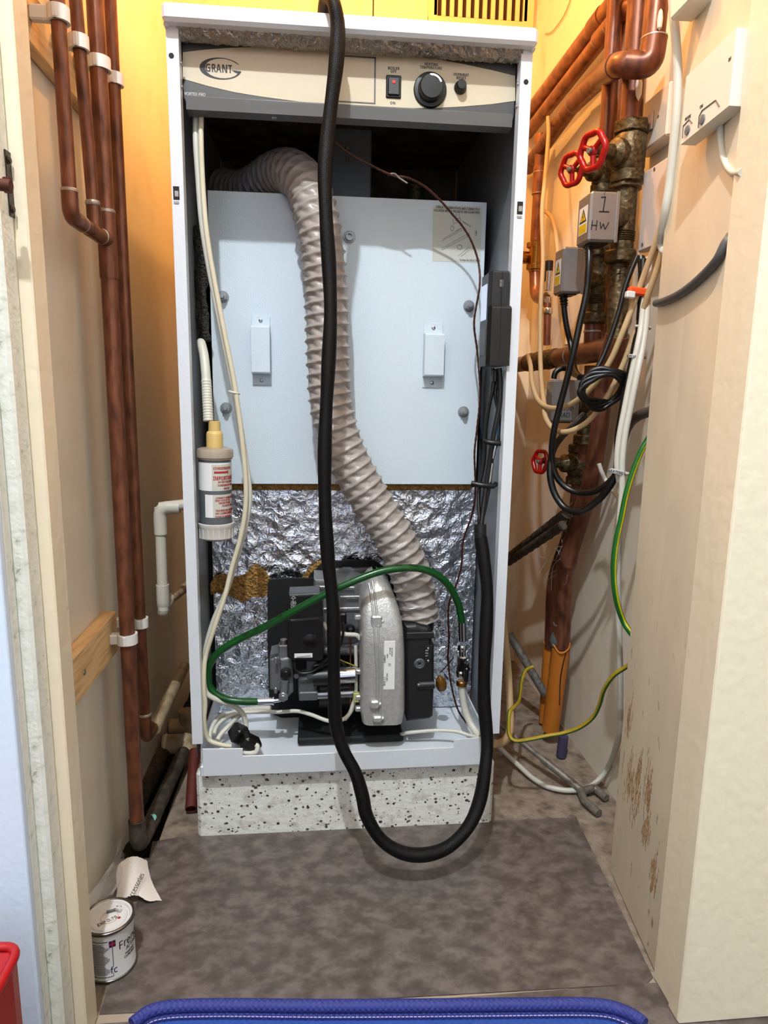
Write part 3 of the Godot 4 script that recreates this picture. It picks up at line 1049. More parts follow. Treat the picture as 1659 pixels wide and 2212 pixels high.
	# instruction label
	var lb = part(p, "instruction_label", extr([Vector2(0.1745, 1.2473), Vector2(0.2673, 1.2467), Vector2(0.2689, 1.1401), Vector2(0.1701, 1.1404), Vector2(0.1682, 1.2410)], 0.0004, at(Vector3(0, 0, -0.190))), M.label_film, "translucent instruction label")
	part(p, "label_lettering", join([fit("CHECK THERMOSTATS ARE CORRECTLY", 0.0046, 0.088, at(Vector3(0.2185, 1.2421, -0.1894), Vector3(0, 0, -1)), true), fit("LOCATED IN THE POCKETS ON FLOW PIPE", 0.0046, 0.0925, at(Vector3(0.2169, 1.236, -0.1894), Vector3(0, 0, -1)), true), fit("Vortex 46-58 & 58-70", 0.0042, 0.042, at(Vector3(0.2467, 1.1442, -0.1894)), false), fit("1352", 0.0036, 0.0095, at(Vector3(0.2575, 1.1964, -0.1894), Vector3(0, 0, 90)))]), M.ink_black)
	var seg = []
	for s in [[Vector3(0.1905, 1.1834, -0.1893), Vector3(0.2283, 1.205, -0.1893)], [Vector3(0.1887, 1.1798, -0.1893), Vector3(0.2303, 1.2024, -0.1893)], [Vector3(0.1882, 1.1648, -0.1893), Vector3(0.2446, 1.1977, -0.1893)], [Vector3(0.1883, 1.1613, -0.1893), Vector3(0.2457, 1.1933, -0.1893)], [Vector3(0.2278, 1.2189, -0.1893), Vector3(0.247, 1.2092, -0.1893)], [Vector3(0.2298, 1.2164, -0.1893), Vector3(0.2461, 1.2074, -0.1893)], [Vector3(0.2227, 1.1518, -0.1893), Vector3(0.2447, 1.1703, -0.1893)], [Vector3(0.2284, 1.1512, -0.1893), Vector3(0.2431, 1.1632, -0.1893)], [Vector3(0.2102, 1.2122, -0.1893), Vector3(0.2213, 1.2169, -0.1893)], [Vector3(0.2153, 1.1992, -0.1893), Vector3(0.2273, 1.2058, -0.1893)], [Vector3(0.2147, 1.2176, -0.1893), Vector3(0.216, 1.2324, -0.1893)], [Vector3(0.2239, 1.2223, -0.1893), Vector3(0.2207, 1.2335, -0.1893)], [Vector3(0.2098, 1.2217, -0.1893), Vector3(0.2101, 1.2148, -0.1893)]]:
		seg.append(stroke([Vector2(s[0].x, s[0].y), Vector2(s[1].x, s[1].y)], 0.0006, at(Vector3(0, 0, -0.1897))))
	for s in [[Vector3(0.2086, 1.2042, -0.1893), 0.003, 0.005], [Vector3(0.2212, 1.2204, -0.1893), 0.0035, 0.0035], [Vector3(0.2249, 1.1688, -0.1893), 0.005, 0.0045]]:
		for k in 12:
			var a = TAU * k / 12.0
			var b2 = TAU * (k + 1) / 12.0
			seg.append(stroke([Vector2(s[0].x + cos(a) * s[1], s[0].y + sin(a) * s[2]), Vector2(s[0].x + cos(b2) * s[1], s[0].y + sin(b2) * s[2])], 0.0007, at(Vector3(0, 0, -0.1897))))
	part(p, "label_drawing", join(seg), M.ink)
	part(b, "fibre_strip", bx(Vector3(-0.262, 0.672, -0.235), Vector3(0.272, 0.690, -0.204), 0.003), M.fibre)
	# foil faced board, torn at one side
	var fn = fnoise(11, 7.0, 5, FastNoiseLite.TYPE_SIMPLEX)
	var fn2 = fnoise(12, 26.0, 3, FastNoiseLite.TYPE_CELLULAR)
	var foil = part(b, "foil_board", grid(130, 110, func(u, v):
		var x = -0.285 + u * 0.575
		var y = 0.166 + v * 0.512
		return Vector3(x, y, -0.214 + 0.0035 * fn.get_noise_2d(x * 2.0, y * 2.6) + 0.0028 * fn2.get_noise_2d(x, y * 0.8))), M.foil, "crumpled silver foil faced insulation board")
	part(foil, "fibre_tear", extr([Vector2(-0.2811, 0.4849), Vector2(-0.2692, 0.4898), Vector2(-0.2479, 0.4865), Vector2(-0.2353, 0.4812), Vector2(-0.2155, 0.4892), Vector2(-0.2025, 0.5035), Vector2(-0.1905, 0.5126), Vector2(-0.1838, 0.5033), Vector2(-0.1711, 0.4929), Vector2(-0.1634, 0.4783), Vector2(-0.1629, 0.4450), Vector2(-0.1769, 0.4369), Vector2(-0.2017, 0.4372), Vector2(-0.2218, 0.4240), Vector2(-0.2344, 0.4315), Vector2(-0.2510, 0.4400), Vector2(-0.2753, 0.4477), Vector2(-0.2901, 0.4427), Vector2(-0.2913, 0.4675)], 0.003, at(Vector3(0, 0, -0.2115)), 0.002, 2), M.fibre, "torn patch showing brown fibre")
	part(foil, "fibre_flap", extr([Vector2(-0.0987, 0.4746), Vector2(-0.0787, 0.5023), Vector2(-0.0568, 0.5175), Vector2(-0.0468, 0.5225), Vector2(-0.0349, 0.5214), Vector2(-0.0568, 0.5082), Vector2(-0.0787, 0.4847), Vector2(-0.0868, 0.4672)], 0.004, at(Vector3(0, 0, -0.206)), 0.002, 2), M.fibre)
	part(foil, "side_gap", bx(Vector3(-0.2955, 0.18, -0.30), Vector3(-0.283, 0.70, -0.225), 0.0), M.black_matt)
	part(b, "wool_pad", tube(spline([Vector3(-0.2809, 1.1859, -0.17), Vector3(-0.2826, 1.1591, -0.17), Vector3(-0.2802, 1.1255, -0.17), Vector3(-0.2824, 1.0828, -0.17), Vector3(-0.2855, 1.0396, -0.17), Vector3(-0.2813, 1.0049, -0.17), Vector3(-0.2797, 0.9716, -0.17)], 8), 0.010, 14, func(s, a): return 0.011 + 0.0025 * sin(s * 90.0 + a * 2.0) + 0.001 * sin(s * 310.0)), M.wool, "dusty grey wool insulation")
	# base tray
	part(b, "base_tray", join([bx(Vector3(-0.288, 0.141, -0.60), Vector3(0.288, 0.163, -0.002), 0.002),
		extr([Vector2(-0.2816, 0.2008), Vector2(-0.2056, 0.1987), Vector2(-0.2051, 0.1832), Vector2(-0.1101, 0.1822), Vector2(0.0053, 0.1825), Vector2(0.2083, 0.1848), Vector2(0.2087, 0.2013), Vector2(0.2866, 0.2053), Vector2(0.2878, 0.1458), Vector2(0.0056, 0.1438), Vector2(-0.2817, 0.1431)], 0.002, at(Vector3(0, 0, -0.002)), 0.0007),
		extr([Vector2(-0.286, 0.143), Vector2(-0.284, 0.143), Vector2(-0.284, 0.215), Vector2(-0.286, 0.215)], 0.32, at(Vector3(0, 0, -0.33))), extr([Vector2(0.286, 0.143), Vector2(0.284, 0.143), Vector2(0.276, 0.205), Vector2(0.279, 0.205)], 0.32, at(Vector3(0, 0, -0.33)))]), M.enamel)

func moved_tf(tf, up):
	return Transform3D(tf.basis, tf.origin + tf.basis.y * up)

func dome_z(y):
	var up = clampf((y - 0.388) / 0.16, 0.0, 0.98)
	return -0.012 - 0.128 * (1.0 - sqrt(1.0 - up * up))

func on_dome(pts):
	var out = []
	for p in pts:
		out.append(Vector3(p.x, p.y, dome_z(p.y) + 0.0006))
	return out

# rounded volute: silhouette rows from the base up, domed and curving back over the top
func fan_dome():
	var lf = [Vector3(0.0269, 0.2311, -0.018), Vector3(0.023, 0.2558, -0.018), Vector3(0.0219, 0.3718, -0.018), Vector3(0.0214, 0.4265, -0.018), Vector3(0.022, 0.4564, -0.018), Vector3(0.0262, 0.4822, -0.018), Vector3(0.0349, 0.5023, -0.018), Vector3(0.0436, 0.5142, -0.018), Vector3(0.0524, 0.5186, -0.018)]
	var rt = [Vector3(0.1083, 0.2302, -0.018), Vector3(0.1125, 0.2528, -0.018), Vector3(0.1099, 0.3696, -0.018), Vector3(0.106, 0.4248, -0.018), Vector3(0.1, 0.455, -0.018), Vector3(0.0914, 0.4812, -0.018), Vector3(0.0803, 0.5008, -0.018), Vector3(0.0694, 0.5129, -0.018), Vector3(0.0604, 0.5185, -0.018)]
	return grid(30, 60, func(u, v):
		var k = minf(v * (lf.size() - 1), lf.size() - 1.001)
		var i = int(k)
		var a = lf[i].lerp(lf[i + 1], k - i)
		var b = rt[i].lerp(rt[i + 1], k - i)
		var uu = clampf((u * 30.0 - 1.0) / 28.0, 0.0, 1.0)
		var x = lerpf(a.x, b.x, uu)
		var y = lerpf(a.y, b.y, uu)
		if u < 0.001 or u > 0.999:
			return Vector3(x, y, -0.15)
		var dd = clampf(minf(x - a.x, b.x - x) / 0.018, 0.0, 1.0)
		var z = dome_z(y) - 0.018 * (1.0 - sqrt(1.0 - (1.0 - dd) * (1.0 - dd)))
		return Vector3(x, y, z))

# ---------- burner ----------
func burner():
	var b = thing("oil_burner", "aluminium and black pressure-jet burner bolted to foil board", "burner", Vector3(0.02, 0.165, -0.1))
	var mp = part(b, "mounting_plate", extr([Vector2(-0.0788, 0.4551), Vector2(-0.0648, 0.4839), Vector2(-0.0419, 0.5022), Vector2(0.0531, 0.5043), Vector2(0.0918, 0.4831), Vector2(0.1030, 0.4261), Vector2(0.1036, 0.3942), Vector2(-0.0790, 0.3975)], 0.014, at(Vector3(0, 0, -0.205)), 0.003), M.alu_dark)
	part(mp, "gasket", extr([Vector2(-0.0918, 0.4537), Vector2(-0.0747, 0.4898), Vector2(-0.0468, 0.5164), Vector2(0.0614, 0.5184), Vector2(0.1045, 0.4878), Vector2(0.1188, 0.3815), Vector2(-0.0922, 0.3855)], 0.01, at(Vector3(0, 0, -0.212))), M.black_matt)
	part(mp, "lug", extr([Vector2(-0.0192, 0.4676), Vector2(-0.0144, 0.5015), Vector2(-0.0055, 0.5076), Vector2(0.0094, 0.5074), Vector2(0.0174, 0.5012), Vector2(0.0247, 0.4701)], 0.008, at(Vector3(0, 0, -0.192)), 0.003), M.alu_dark)
	part(mp, "bolt", join([cyl(0.0075, 0.002, aim(Vector3(-0.0004, 0.4914, -0.184), Vector3(0, 0, 1))), hexnut(0.006, 0.006, aim(Vector3(-0.0005, 0.4919, -0.182), Vector3(0, 0, 1)))]), M.steel)
	part(b, "back_plate", extr([Vector2(-0.1672, 0.4732), Vector2(-0.1622, 0.4813), Vector2(-0.1259, 0.4840), Vector2(-0.0569, 0.4831), Vector2(0.0531, 0.4704), Vector2(0.0941, 0.4384), Vector2(0.0970, 0.2666), Vector2(-0.0470, 0.1158), Vector2(-0.1675, 0.1758), Vector2(-0.1694, 0.3272)], 0.006, at(Vector3(0, 0, -0.196)), 0.001), M.black_matt, "matt black sheet behind the burner")
	part(b, "support_tray", join([bx(Vector3(-0.1022, 0.1676, -0.18), Vector3(0.1156, 0.1823, -0.06), 0.003), bx(Vector3(-0.100, 0.163, -0.19), Vector3(0.112, 0.169, -0.07), 0.001)]), M.black_matt)
	# cast body with raised ribs
	var body = part(b, "cast_body", join([extr([Vector2(-0.0684, 0.5030), Vector2(0.0086, 0.4981), Vector2(0.0752, 0.4914), Vector2(0.0902, 0.4536), Vector2(0.0972, 0.3322), Vector2(-0.0574, 0.3360), Vector2(-0.0705, 0.4265)], 0.07, at(Vector3(0, 0, -0.185)), 0.006), extr([Vector2(-0.0573, 0.4493), Vector2(0.0274, 0.4460), Vector2(0.0303, 0.3480), Vector2(-0.0574, 0.3501)], 0.04, at(Vector3(0, 0, -0.13)), 0.005)]), M.alu_dark)
	for q in [[Vector3(-0.0647, 0.4892, -0.107), Vector3(0.0133, 0.4862, -0.107)], [Vector3(-0.0149, 0.467, -0.107), Vector3(0.0467, 0.4671, -0.107)], [Vector3(-0.0481, 0.4492, -0.085), Vector3(0.0264, 0.4499, -0.085)]]:
		part(body, "rib", tube([q[0], q[1]], 0.0022, 8), M.alu_cast)
	part(body, "spigot", lathe([Vector2(0.009, 0), Vector2(0.0085, 0.03), Vector2(0.011, 0.06), Vector2(0.016, 0.075)], 24, aim(Vector3(-0.0482, 0.3639, -0.08), Vector3(1, 0, 0))), M.alu_dark)
	part(body, "grommet", lathe([Vector2(0.004, 0), Vector2(0.0095, 0), Vector2(0.0095, 0.004), Vector2(0.004, 0.005), Vector2(0.0035, 0)], 24, aim(Vector3(0.0047, 0.4099, -0.075), Vector3(0, 0, 1))), M.black_plastic)
	part(body, "photocell", join([box(Vector3(0.017, 0.024, 0.02), 0.003, at(Vector3(-0.0126, 0.4361, -0.065))), cyl(0.0022, 0.03, aim(Vector3(-0.0147, 0.43, -0.055), Vector3(0, -1, 0.1)), 10)]), M.black_plastic)
	# fan housing: rounded volute
	var fh = part(b, "fan_housing", fan_dome(), M.alu_cast, "bright cast aluminium fan housing")
	parts(fh, "seam", ([tube(spline(on_dome([Vector3(0.0392, 0.5096, -0.018), Vector3(0.0421, 0.493, -0.018), Vector3(0.0451, 0.4652, -0.018), Vector3(0.0472, 0.4419, -0.018), Vector3(0.0506, 0.3901, -0.018), Vector3(0.0539, 0.3423, -0.018), Vector3(0.0546, 0.2939, -0.018), Vector3(0.0545, 0.235, -0.018)]), 6), 0.0024, 8), tube(spline(on_dome([Vector3(0.0463, 0.5132, -0.018), Vector3(0.0492, 0.4929, -0.018), Vector3(0.0522, 0.4651, -0.018), Vector3(0.0544, 0.4418, -0.018), Vector3(0.0578, 0.3899, -0.018), Vector3(0.0603, 0.3421, -0.018), Vector3(0.061, 0.2937, -0.018), Vector3(0.061, 0.2348, -0.018)]), 6), 0.0024, 8)]), M.alu_cast)
	for q in [[Vector3(0.052, 0.4432, -0.022), 0.022, 0.024], [Vector3(0.0495, 0.278, -0.009), 0.018, 0.017], [Vector3(0.0479, 0.4879, -0.09), 0.016, 0.011], [Vector3(0.0554, 0.2475, -0.009), 0.018, 0.013]]:
		part(fh, "lug", join([box(Vector3(q[1], q[2], 0.012), 0.003, at(q[0])), cyl(0.0042, 0.006, aim(q[0] + Vector3(q[1] * 0.4, 0, 0), Vector3(1, 0, 0)), 14)]), M.alu_cast)
	for q in [Vector3(0.0178, 0.4436, -0.05), Vector3(0.0194, 0.3315, -0.045), Vector3(0.0208, 0.2772, -0.045), Vector3(0.0211, 0.2523, -0.045)]:
		part(fh, "boss", box(Vector3(0.014, 0.01, 0.014), 0.002, at(q)), M.alu_cast)
	# rating label
	var rl = part(fh, "rating_label", bx(Vector3(0.0668, 0.3065, -0.013) , Vector3(0.0884, 0.406, -0.0112), 0.0002), M.label_white, "white rating label printed sideways")
	var rc = Vector3(0.0771, 0.358, -0.011)
	var lines = []
	for q in [[-0.0085, "RDB 2.2", 0.0040, -0.034], [-0.0085, "BURNER", 0.0032, 0.012], [-0.0035, "230V 50Hz", 0.0028, -0.026], [0.001, "CE", 0.0045, 0.0], [0.0055, "01201119", 0.0030, 0.026], [0.0015, "47-70 kW", 0.0026, 0.028], [-0.0035, "CODE", 0.0026, 0.018]]:
		lines.append(text(q[1], q[2], at(rc + Vector3(q[0], q[3], 0), Vector3(0, 0, 90))))
	for k in 5:
		lines.append(bx(rc + Vector3(-0.006 + k * 0.0045, -0.048, 0), rc + Vector3(-0.0057 + k * 0.0045, 0.048, 0.0002), 0.0))
	part(fh, "label_print", join(lines), M.ink_black)
	# air box
	var ab = part(b, "air_intake_box", join([extr([Vector2(0.1084, 0.4299), Vector2(0.1321, 0.4313), Vector2(0.1581, 0.4241), Vector2(0.1638, 0.4154), Vector2(0.1655, 0.3894), Vector2(0.1703, 0.3855), Vector2(0.1726, 0.3044), Vector2(0.1719, 0.2327), Vector2(0.1655, 0.2269), Vector2(0.1184, 0.2226), Vector2(0.1142, 0.2864)], 0.12, at(Vector3(0, 0, -0.155)), 0.010, 4), cyl(0.031, 0.035, aim(Vector3(0.1447, 0.4034, -0.085), Vector3(0, 1, 0)), 28)]), M.dark_grey_plastic, "dark grey plastic air intake box")
	part(ab, "ledge", bx(Vector3(0.1125, 0.4027, -0.036), Vector3(0.1675, 0.4153, -0.03), 0.001), M.dark_grey_plastic)
	part(ab, "neck_screw", cyl(0.0035, 0.004, aim(Vector3(0.1386, 0.4126, -0.052), Vector3(0, 0.3, 1)), 12), M.steel)
	part(ab, "air_scale", bx(Vector3(0.1508, 0.3514, -0.036), Vector3(0.1634, 0.3854, -0.033), 0.0005), M.black_matt)
	for q in [Vector3(0.157, 0.3807, -0.033), Vector3(0.1577, 0.3545, -0.033)]:
		part(ab, "scale_screw", cyl(0.0026, 0.002, aim(q, Vector3(0, 0, 1)), 12), M.steel)
	part(ab, "scale_print", join([text("1 2 3", 0.005, at(Vector3(0.1544, 0.3712, -0.0327), Vector3(0, 0, 90))), bx(Vector3(0.1509, 0.3663, -0.033), Vector3(0.1582, 0.3683, -0.0325), 0.0)]), M.ink_white)
	part(ab, "adjuster", lathe([Vector2(0, 0), Vector2(0.0115, 0), Vector2(0.011, 0.003), Vector2(0.0085, 0.0045), Vector2(0.0075, 0.003), Vector2(0.0045, 0.003), Vector2(0.003, 0.001), Vector2(0, 0.001)], 28, aim(Vector3(0.1406, 0.3488, -0.036), Vector3(0, 0, 1))), M.mid_grey_plastic)
	part(ab, "bolt_tunnel", join([tube([Vector3(0.1401, 0.3022, -0.037), Vector3(0.172, 0.3032, -0.037)], 0.009, 14)]), M.dark_grey_plastic)
	part(ab, "bolt_head", cyl(0.0035, 0.005, aim(Vector3(0.1405, 0.3072, -0.028), Vector3(-1, 0, 0.2)), 14), M.steel)
	# control box
	var cb = part(b, "control_box", join([extr([Vector2(-0.1187, 0.4408), Vector2(-0.1134, 0.4463), Vector2(-0.0576, 0.4509), Vector2(-0.0505, 0.4442), Vector2(-0.0496, 0.3648), Vector2(-0.0541, 0.3601), Vector2(-0.1132, 0.3654), Vector2(-0.1194, 0.3703)], 0.06, at(Vector3(0, 0, -0.09)), 0.004), extr([Vector2(-0.1164, 0.4910), Vector2(-0.0575, 0.4930), Vector2(-0.0521, 0.4844), Vector2(-0.0503, 0.4324), Vector2(-0.1188, 0.4290)], 0.05, at(Vector3(0, 0, -0.10)), 0.005)]), M.black_plastic, "black burner control box")
	part(cb, "reset_button", lathe([Vector2(0, 0), Vector2(0.0150, 0), Vector2(0.0146, 0.003), Vector2(0.012, 0.0042), Vector2(0, 0.0045)], 32, aim(Vector3(-0.0755, 0.403, -0.031), Vector3(0, 0, 1))), mat("reset_dark", Color(0.03, 0.01, 0.012), 0.3))
	part(cb, "barcode_label", bx(Vector3(-0.1061, 0.3689, -0.0302), Vector3(-0.0712, 0.3778, -0.0296), 0.0002), M.label_white)
	var bars = []
	var r = RandomNumberGenerator.new()
	r.seed = 9
	var b0 = Vector3(-0.1006, 0.3748, -0.0294)
	for k in 15:
		var x = b0.x + k * 0.00155
		bars.append(bx(Vector3(x, b0.y - 0.0002, -0.0296), Vector3(x + 0.0004 + r.randf() * 0.0007, b0.y + 0.0038, -0.0293), 0.0))
	bars.append(text("02035805002800", 0.0026, at(Vector3(-0.0882, 0.3712, -0.0294), Vector3(0, 0, 4))))
	part(cb, "barcode", join(bars), M.ink_black)
	var ic = Vector3(-0.1077, 0.4715, -0.0493)
	part(cb, "symbol_strip", bx(ic + Vector3(-0.008, -0.017, -0.001), ic + Vector3(0.008, 0.017, 0.0003), 0.0005), M.dark_grey_plastic)
	part(cb, "symbols", join([text("-O-", 0.006, at(ic + Vector3(0, 0.013, 0.0004))), text("-L-", 0.006, at(ic + Vector3(0, 0.0065, 0.0004))), text("OFF", 0.005, at(ic + Vector3(0, 0.001, 0.0004))), text("OIL", 0.005, at(ic + Vector3(0, -0.005, 0.0004))), text("0 -", 0.006, at(ic + Vector3(0.001, -0.0115, 0.0004)))]), M.ink_white)
	part(cb, "case_screw", cyl(0.004, 0.003, aim(Vector3(-0.0603, 0.4452, -0.044), Vector3(0, 0.2, 1)), 12), M.steel)
	# pump
	var pu = part(b, "oil_pump", join([extr([Vector2(-0.1565, 0.3553), Vector2(-0.1393, 0.3597), Vector2(-0.1195, 0.3582), Vector2(-0.1164, 0.2939), Vector2(-0.1402, 0.2848), Vector2(-0.1565, 0.2902)], 0.07, at(Vector3(0, 0, -0.13)), 0.006), extr([Vector2(-0.1352, 0.3589), Vector2(-0.1118, 0.3622), Vector2(-0.1088, 0.2885), Vector2(-0.1198, 0.2771), Vector2(-0.1342, 0.2893)], 0.05, at(Vector3(0, 0, -0.10)), 0.005), tube([Vector3(-0.1258, 0.3173, -0.042), Vector3(-0.128, 0.2882, -0.042)], 0.008, 14)]), M.alu_dark, "grey cast oil pump")
	part(pu, "plug", join([hexnut(0.0125, 0.006, aim(Vector3(-0.1231, 0.3324, -0.045), Vector3(0, 0, 1))), cyl(0.006, 0.009, aim(Vector3(-0.1231, 0.3324, -0.045), Vector3(0, 0, 1)))]), M.black_plastic)
	part(pu, "banjo_bolt", join([hexnut(0.010, 0.008, aim(Vector3(-0.1287, 0.2871, -0.038), Vector3(0, 0, 1))), cyl(0.0055, 0.011, aim(Vector3(-0.1287, 0.2871, -0.038), Vector3(0, 0, 1)), 14)]), M.galv)
	for q in [Vector3(-0.1427, 0.3532, -0.045), Vector3(-0.1435, 0.2902, -0.045)]:
		part(pu, "cap_bolt", cyl(0.0035, 0.012, aim(q, Vector3(0, 1, 0.0)), 12), M.galv)
	part(pu, "feed_block", join([bx(Vector3(-0.1381, 0.3474, -0.075), Vector3(-0.1194, 0.3851, -0.055), 0.002), cyl(0.007, 0.012, aim(Vector3(-0.128, 0.3828, -0.064), Vector3(0, 1, 0)), 14)]), M.galv)
	part(pu, "oil_screw", cyl(0.005, 0.006, aim(Vector3(-0.1037, 0.3195, -0.06), Vector3(0, 0, 1)), 16), M.galv)
	# solenoid plug, drive shaft, capacitor
	part(b, "valve_coil", join([extr([Vector2(-0.1007, 0.3130), Vector2(-0.0834, 0.3164), Vector2(-0.0832, 0.3535), Vector2(-0.0631, 0.3530), Vector2(-0.0633, 0.2705), Vector2(-0.0992, 0.2756)], 0.05, at(Vector3(0, 0, -0.10)), 0.004), bx(Vector3(-0.0983, 0.2736, -0.05), Vector3(-0.0614, 0.292, -0.04), 0.002)]), M.mid_grey_plastic, "grey solenoid coil")
	part(b, "motor_shaft", tube([Vector3(-0.0633, 0.273, -0.07), Vector3(0.0196, 0.2745, -0.07)], 0.0105, 18), M.steel)
	part(b, "motor", tube([Vector3(-0.0575, 0.2689, -0.1), Vector3(-0.0143, 0.2676, -0.1), Vector3(-0.0143, 0.2687, -0.1), Vector3(0.0272, 0.2685, -0.1)], 0.035, 28), M.black_plastic)
	var cp = part(b, "capacitor", tube([Vector3(-0.0246, 0.3217, -0.05), Vector3(0.0133, 0.3236, -0.05)], 0.0172, 28), M.chrome, "bright metal capacitor can")
	part(cp, "capacitor_boot", tube([Vector3(-0.0705, 0.32, -0.05), Vector3(-0.0237, 0.3217, -0.05)], 0.0178, 24), M.black_plastic)
	# leads
	parts(b, "black_lead", ([wire([Vector3(-0.1063, 0.3603, -0.035), Vector3(-0.1046, 0.3439, -0.035), Vector3(-0.0939, 0.335, -0.035), Vector3(-0.074, 0.3364, -0.035), Vector3(-0.0577, 0.3475, -0.035), Vector3(-0.0451, 0.3627, -0.03), Vector3(-0.0352, 0.3682, -0.03)], 0.0032), wire([Vector3(-0.0486, 0.3596, -0.04), Vector3(-0.0577, 0.3502, -0.04), Vector3(-0.0686, 0.3457, -0.04), Vector3(-0.0668, 0.3379, -0.04), Vector3(-0.0377, 0.3545, -0.04)], 0.003), wire([Vector3(-0.0121, 0.4388, -0.03), Vector3(-0.012, 0.4152, -0.03), Vector3(-0.0173, 0.3916, -0.03), Vector3(-0.0289, 0.3776, -0.03)], 0.0026), wire([Vector3(-0.0288, 0.366, -0.035), Vector3(-0.017, 0.3609, -0.035), Vector3(-0.0069, 0.3462, -0.035)], 0.003)]), M.black_rubber)
	parts(b, "grey_lead", ([wire([Vector3(-0.0503, 0.4324, -0.05), Vector3(-0.0431, 0.4199, -0.05), Vector3(-0.0321, 0.414, -0.05), Vector3(-0.0075, 0.4077, -0.05), Vector3(0.0154, 0.4053, -0.05), Vector3(0.0228, 0.3974, -0.05)], 0.0045), wire([Vector3(0.014, 0.3811, -0.055), Vector3(0.0153, 0.3469, -0.055), Vector3(0.0158, 0.2876, -0.055), Vector3(0.014, 0.2677, -0.055), Vector3(0.0077, 0.2428, -0.055), Vector3(-0.0063, 0.2231, -0.055)], 0.0035)]), M.white_cable)
	parts(b, "earth_lead", ([wire([Vector3(-0.0237, 0.4249, -0.03), Vector3(-0.0192, 0.4192, -0.03), Vector3(-0.02, 0.4012, -0.03), Vector3(-0.0263, 0.3871, -0.03)], 0.0014, 8), wire([Vector3(-0.0253, 0.3661, -0.03), Vector3(-0.0081, 0.358, -0.03), Vector3(0.0166, 0.3468, -0.03)], 0.0014, 8)]), M.earth_yellow)
	part(b, "ignition_lead", join([wire([Vector3(0.0042, 0.4112, -0.066), Vector3(0.0045, 0.3722, -0.066), Vector3(0.0048, 0.3228, -0.066), Vector3(0.0054, 0.2424, -0.066)], 0.0016, 8)]), M.copper_bright)
	part(b, "lead_clip", bx(Vector3(0.01, 0.2672, -0.05), Vector3(0.0214, 0.2865, -0.04), 0.001), mat("clip_yellow", Color(0.66, 0.66, 0.40), 0.4))

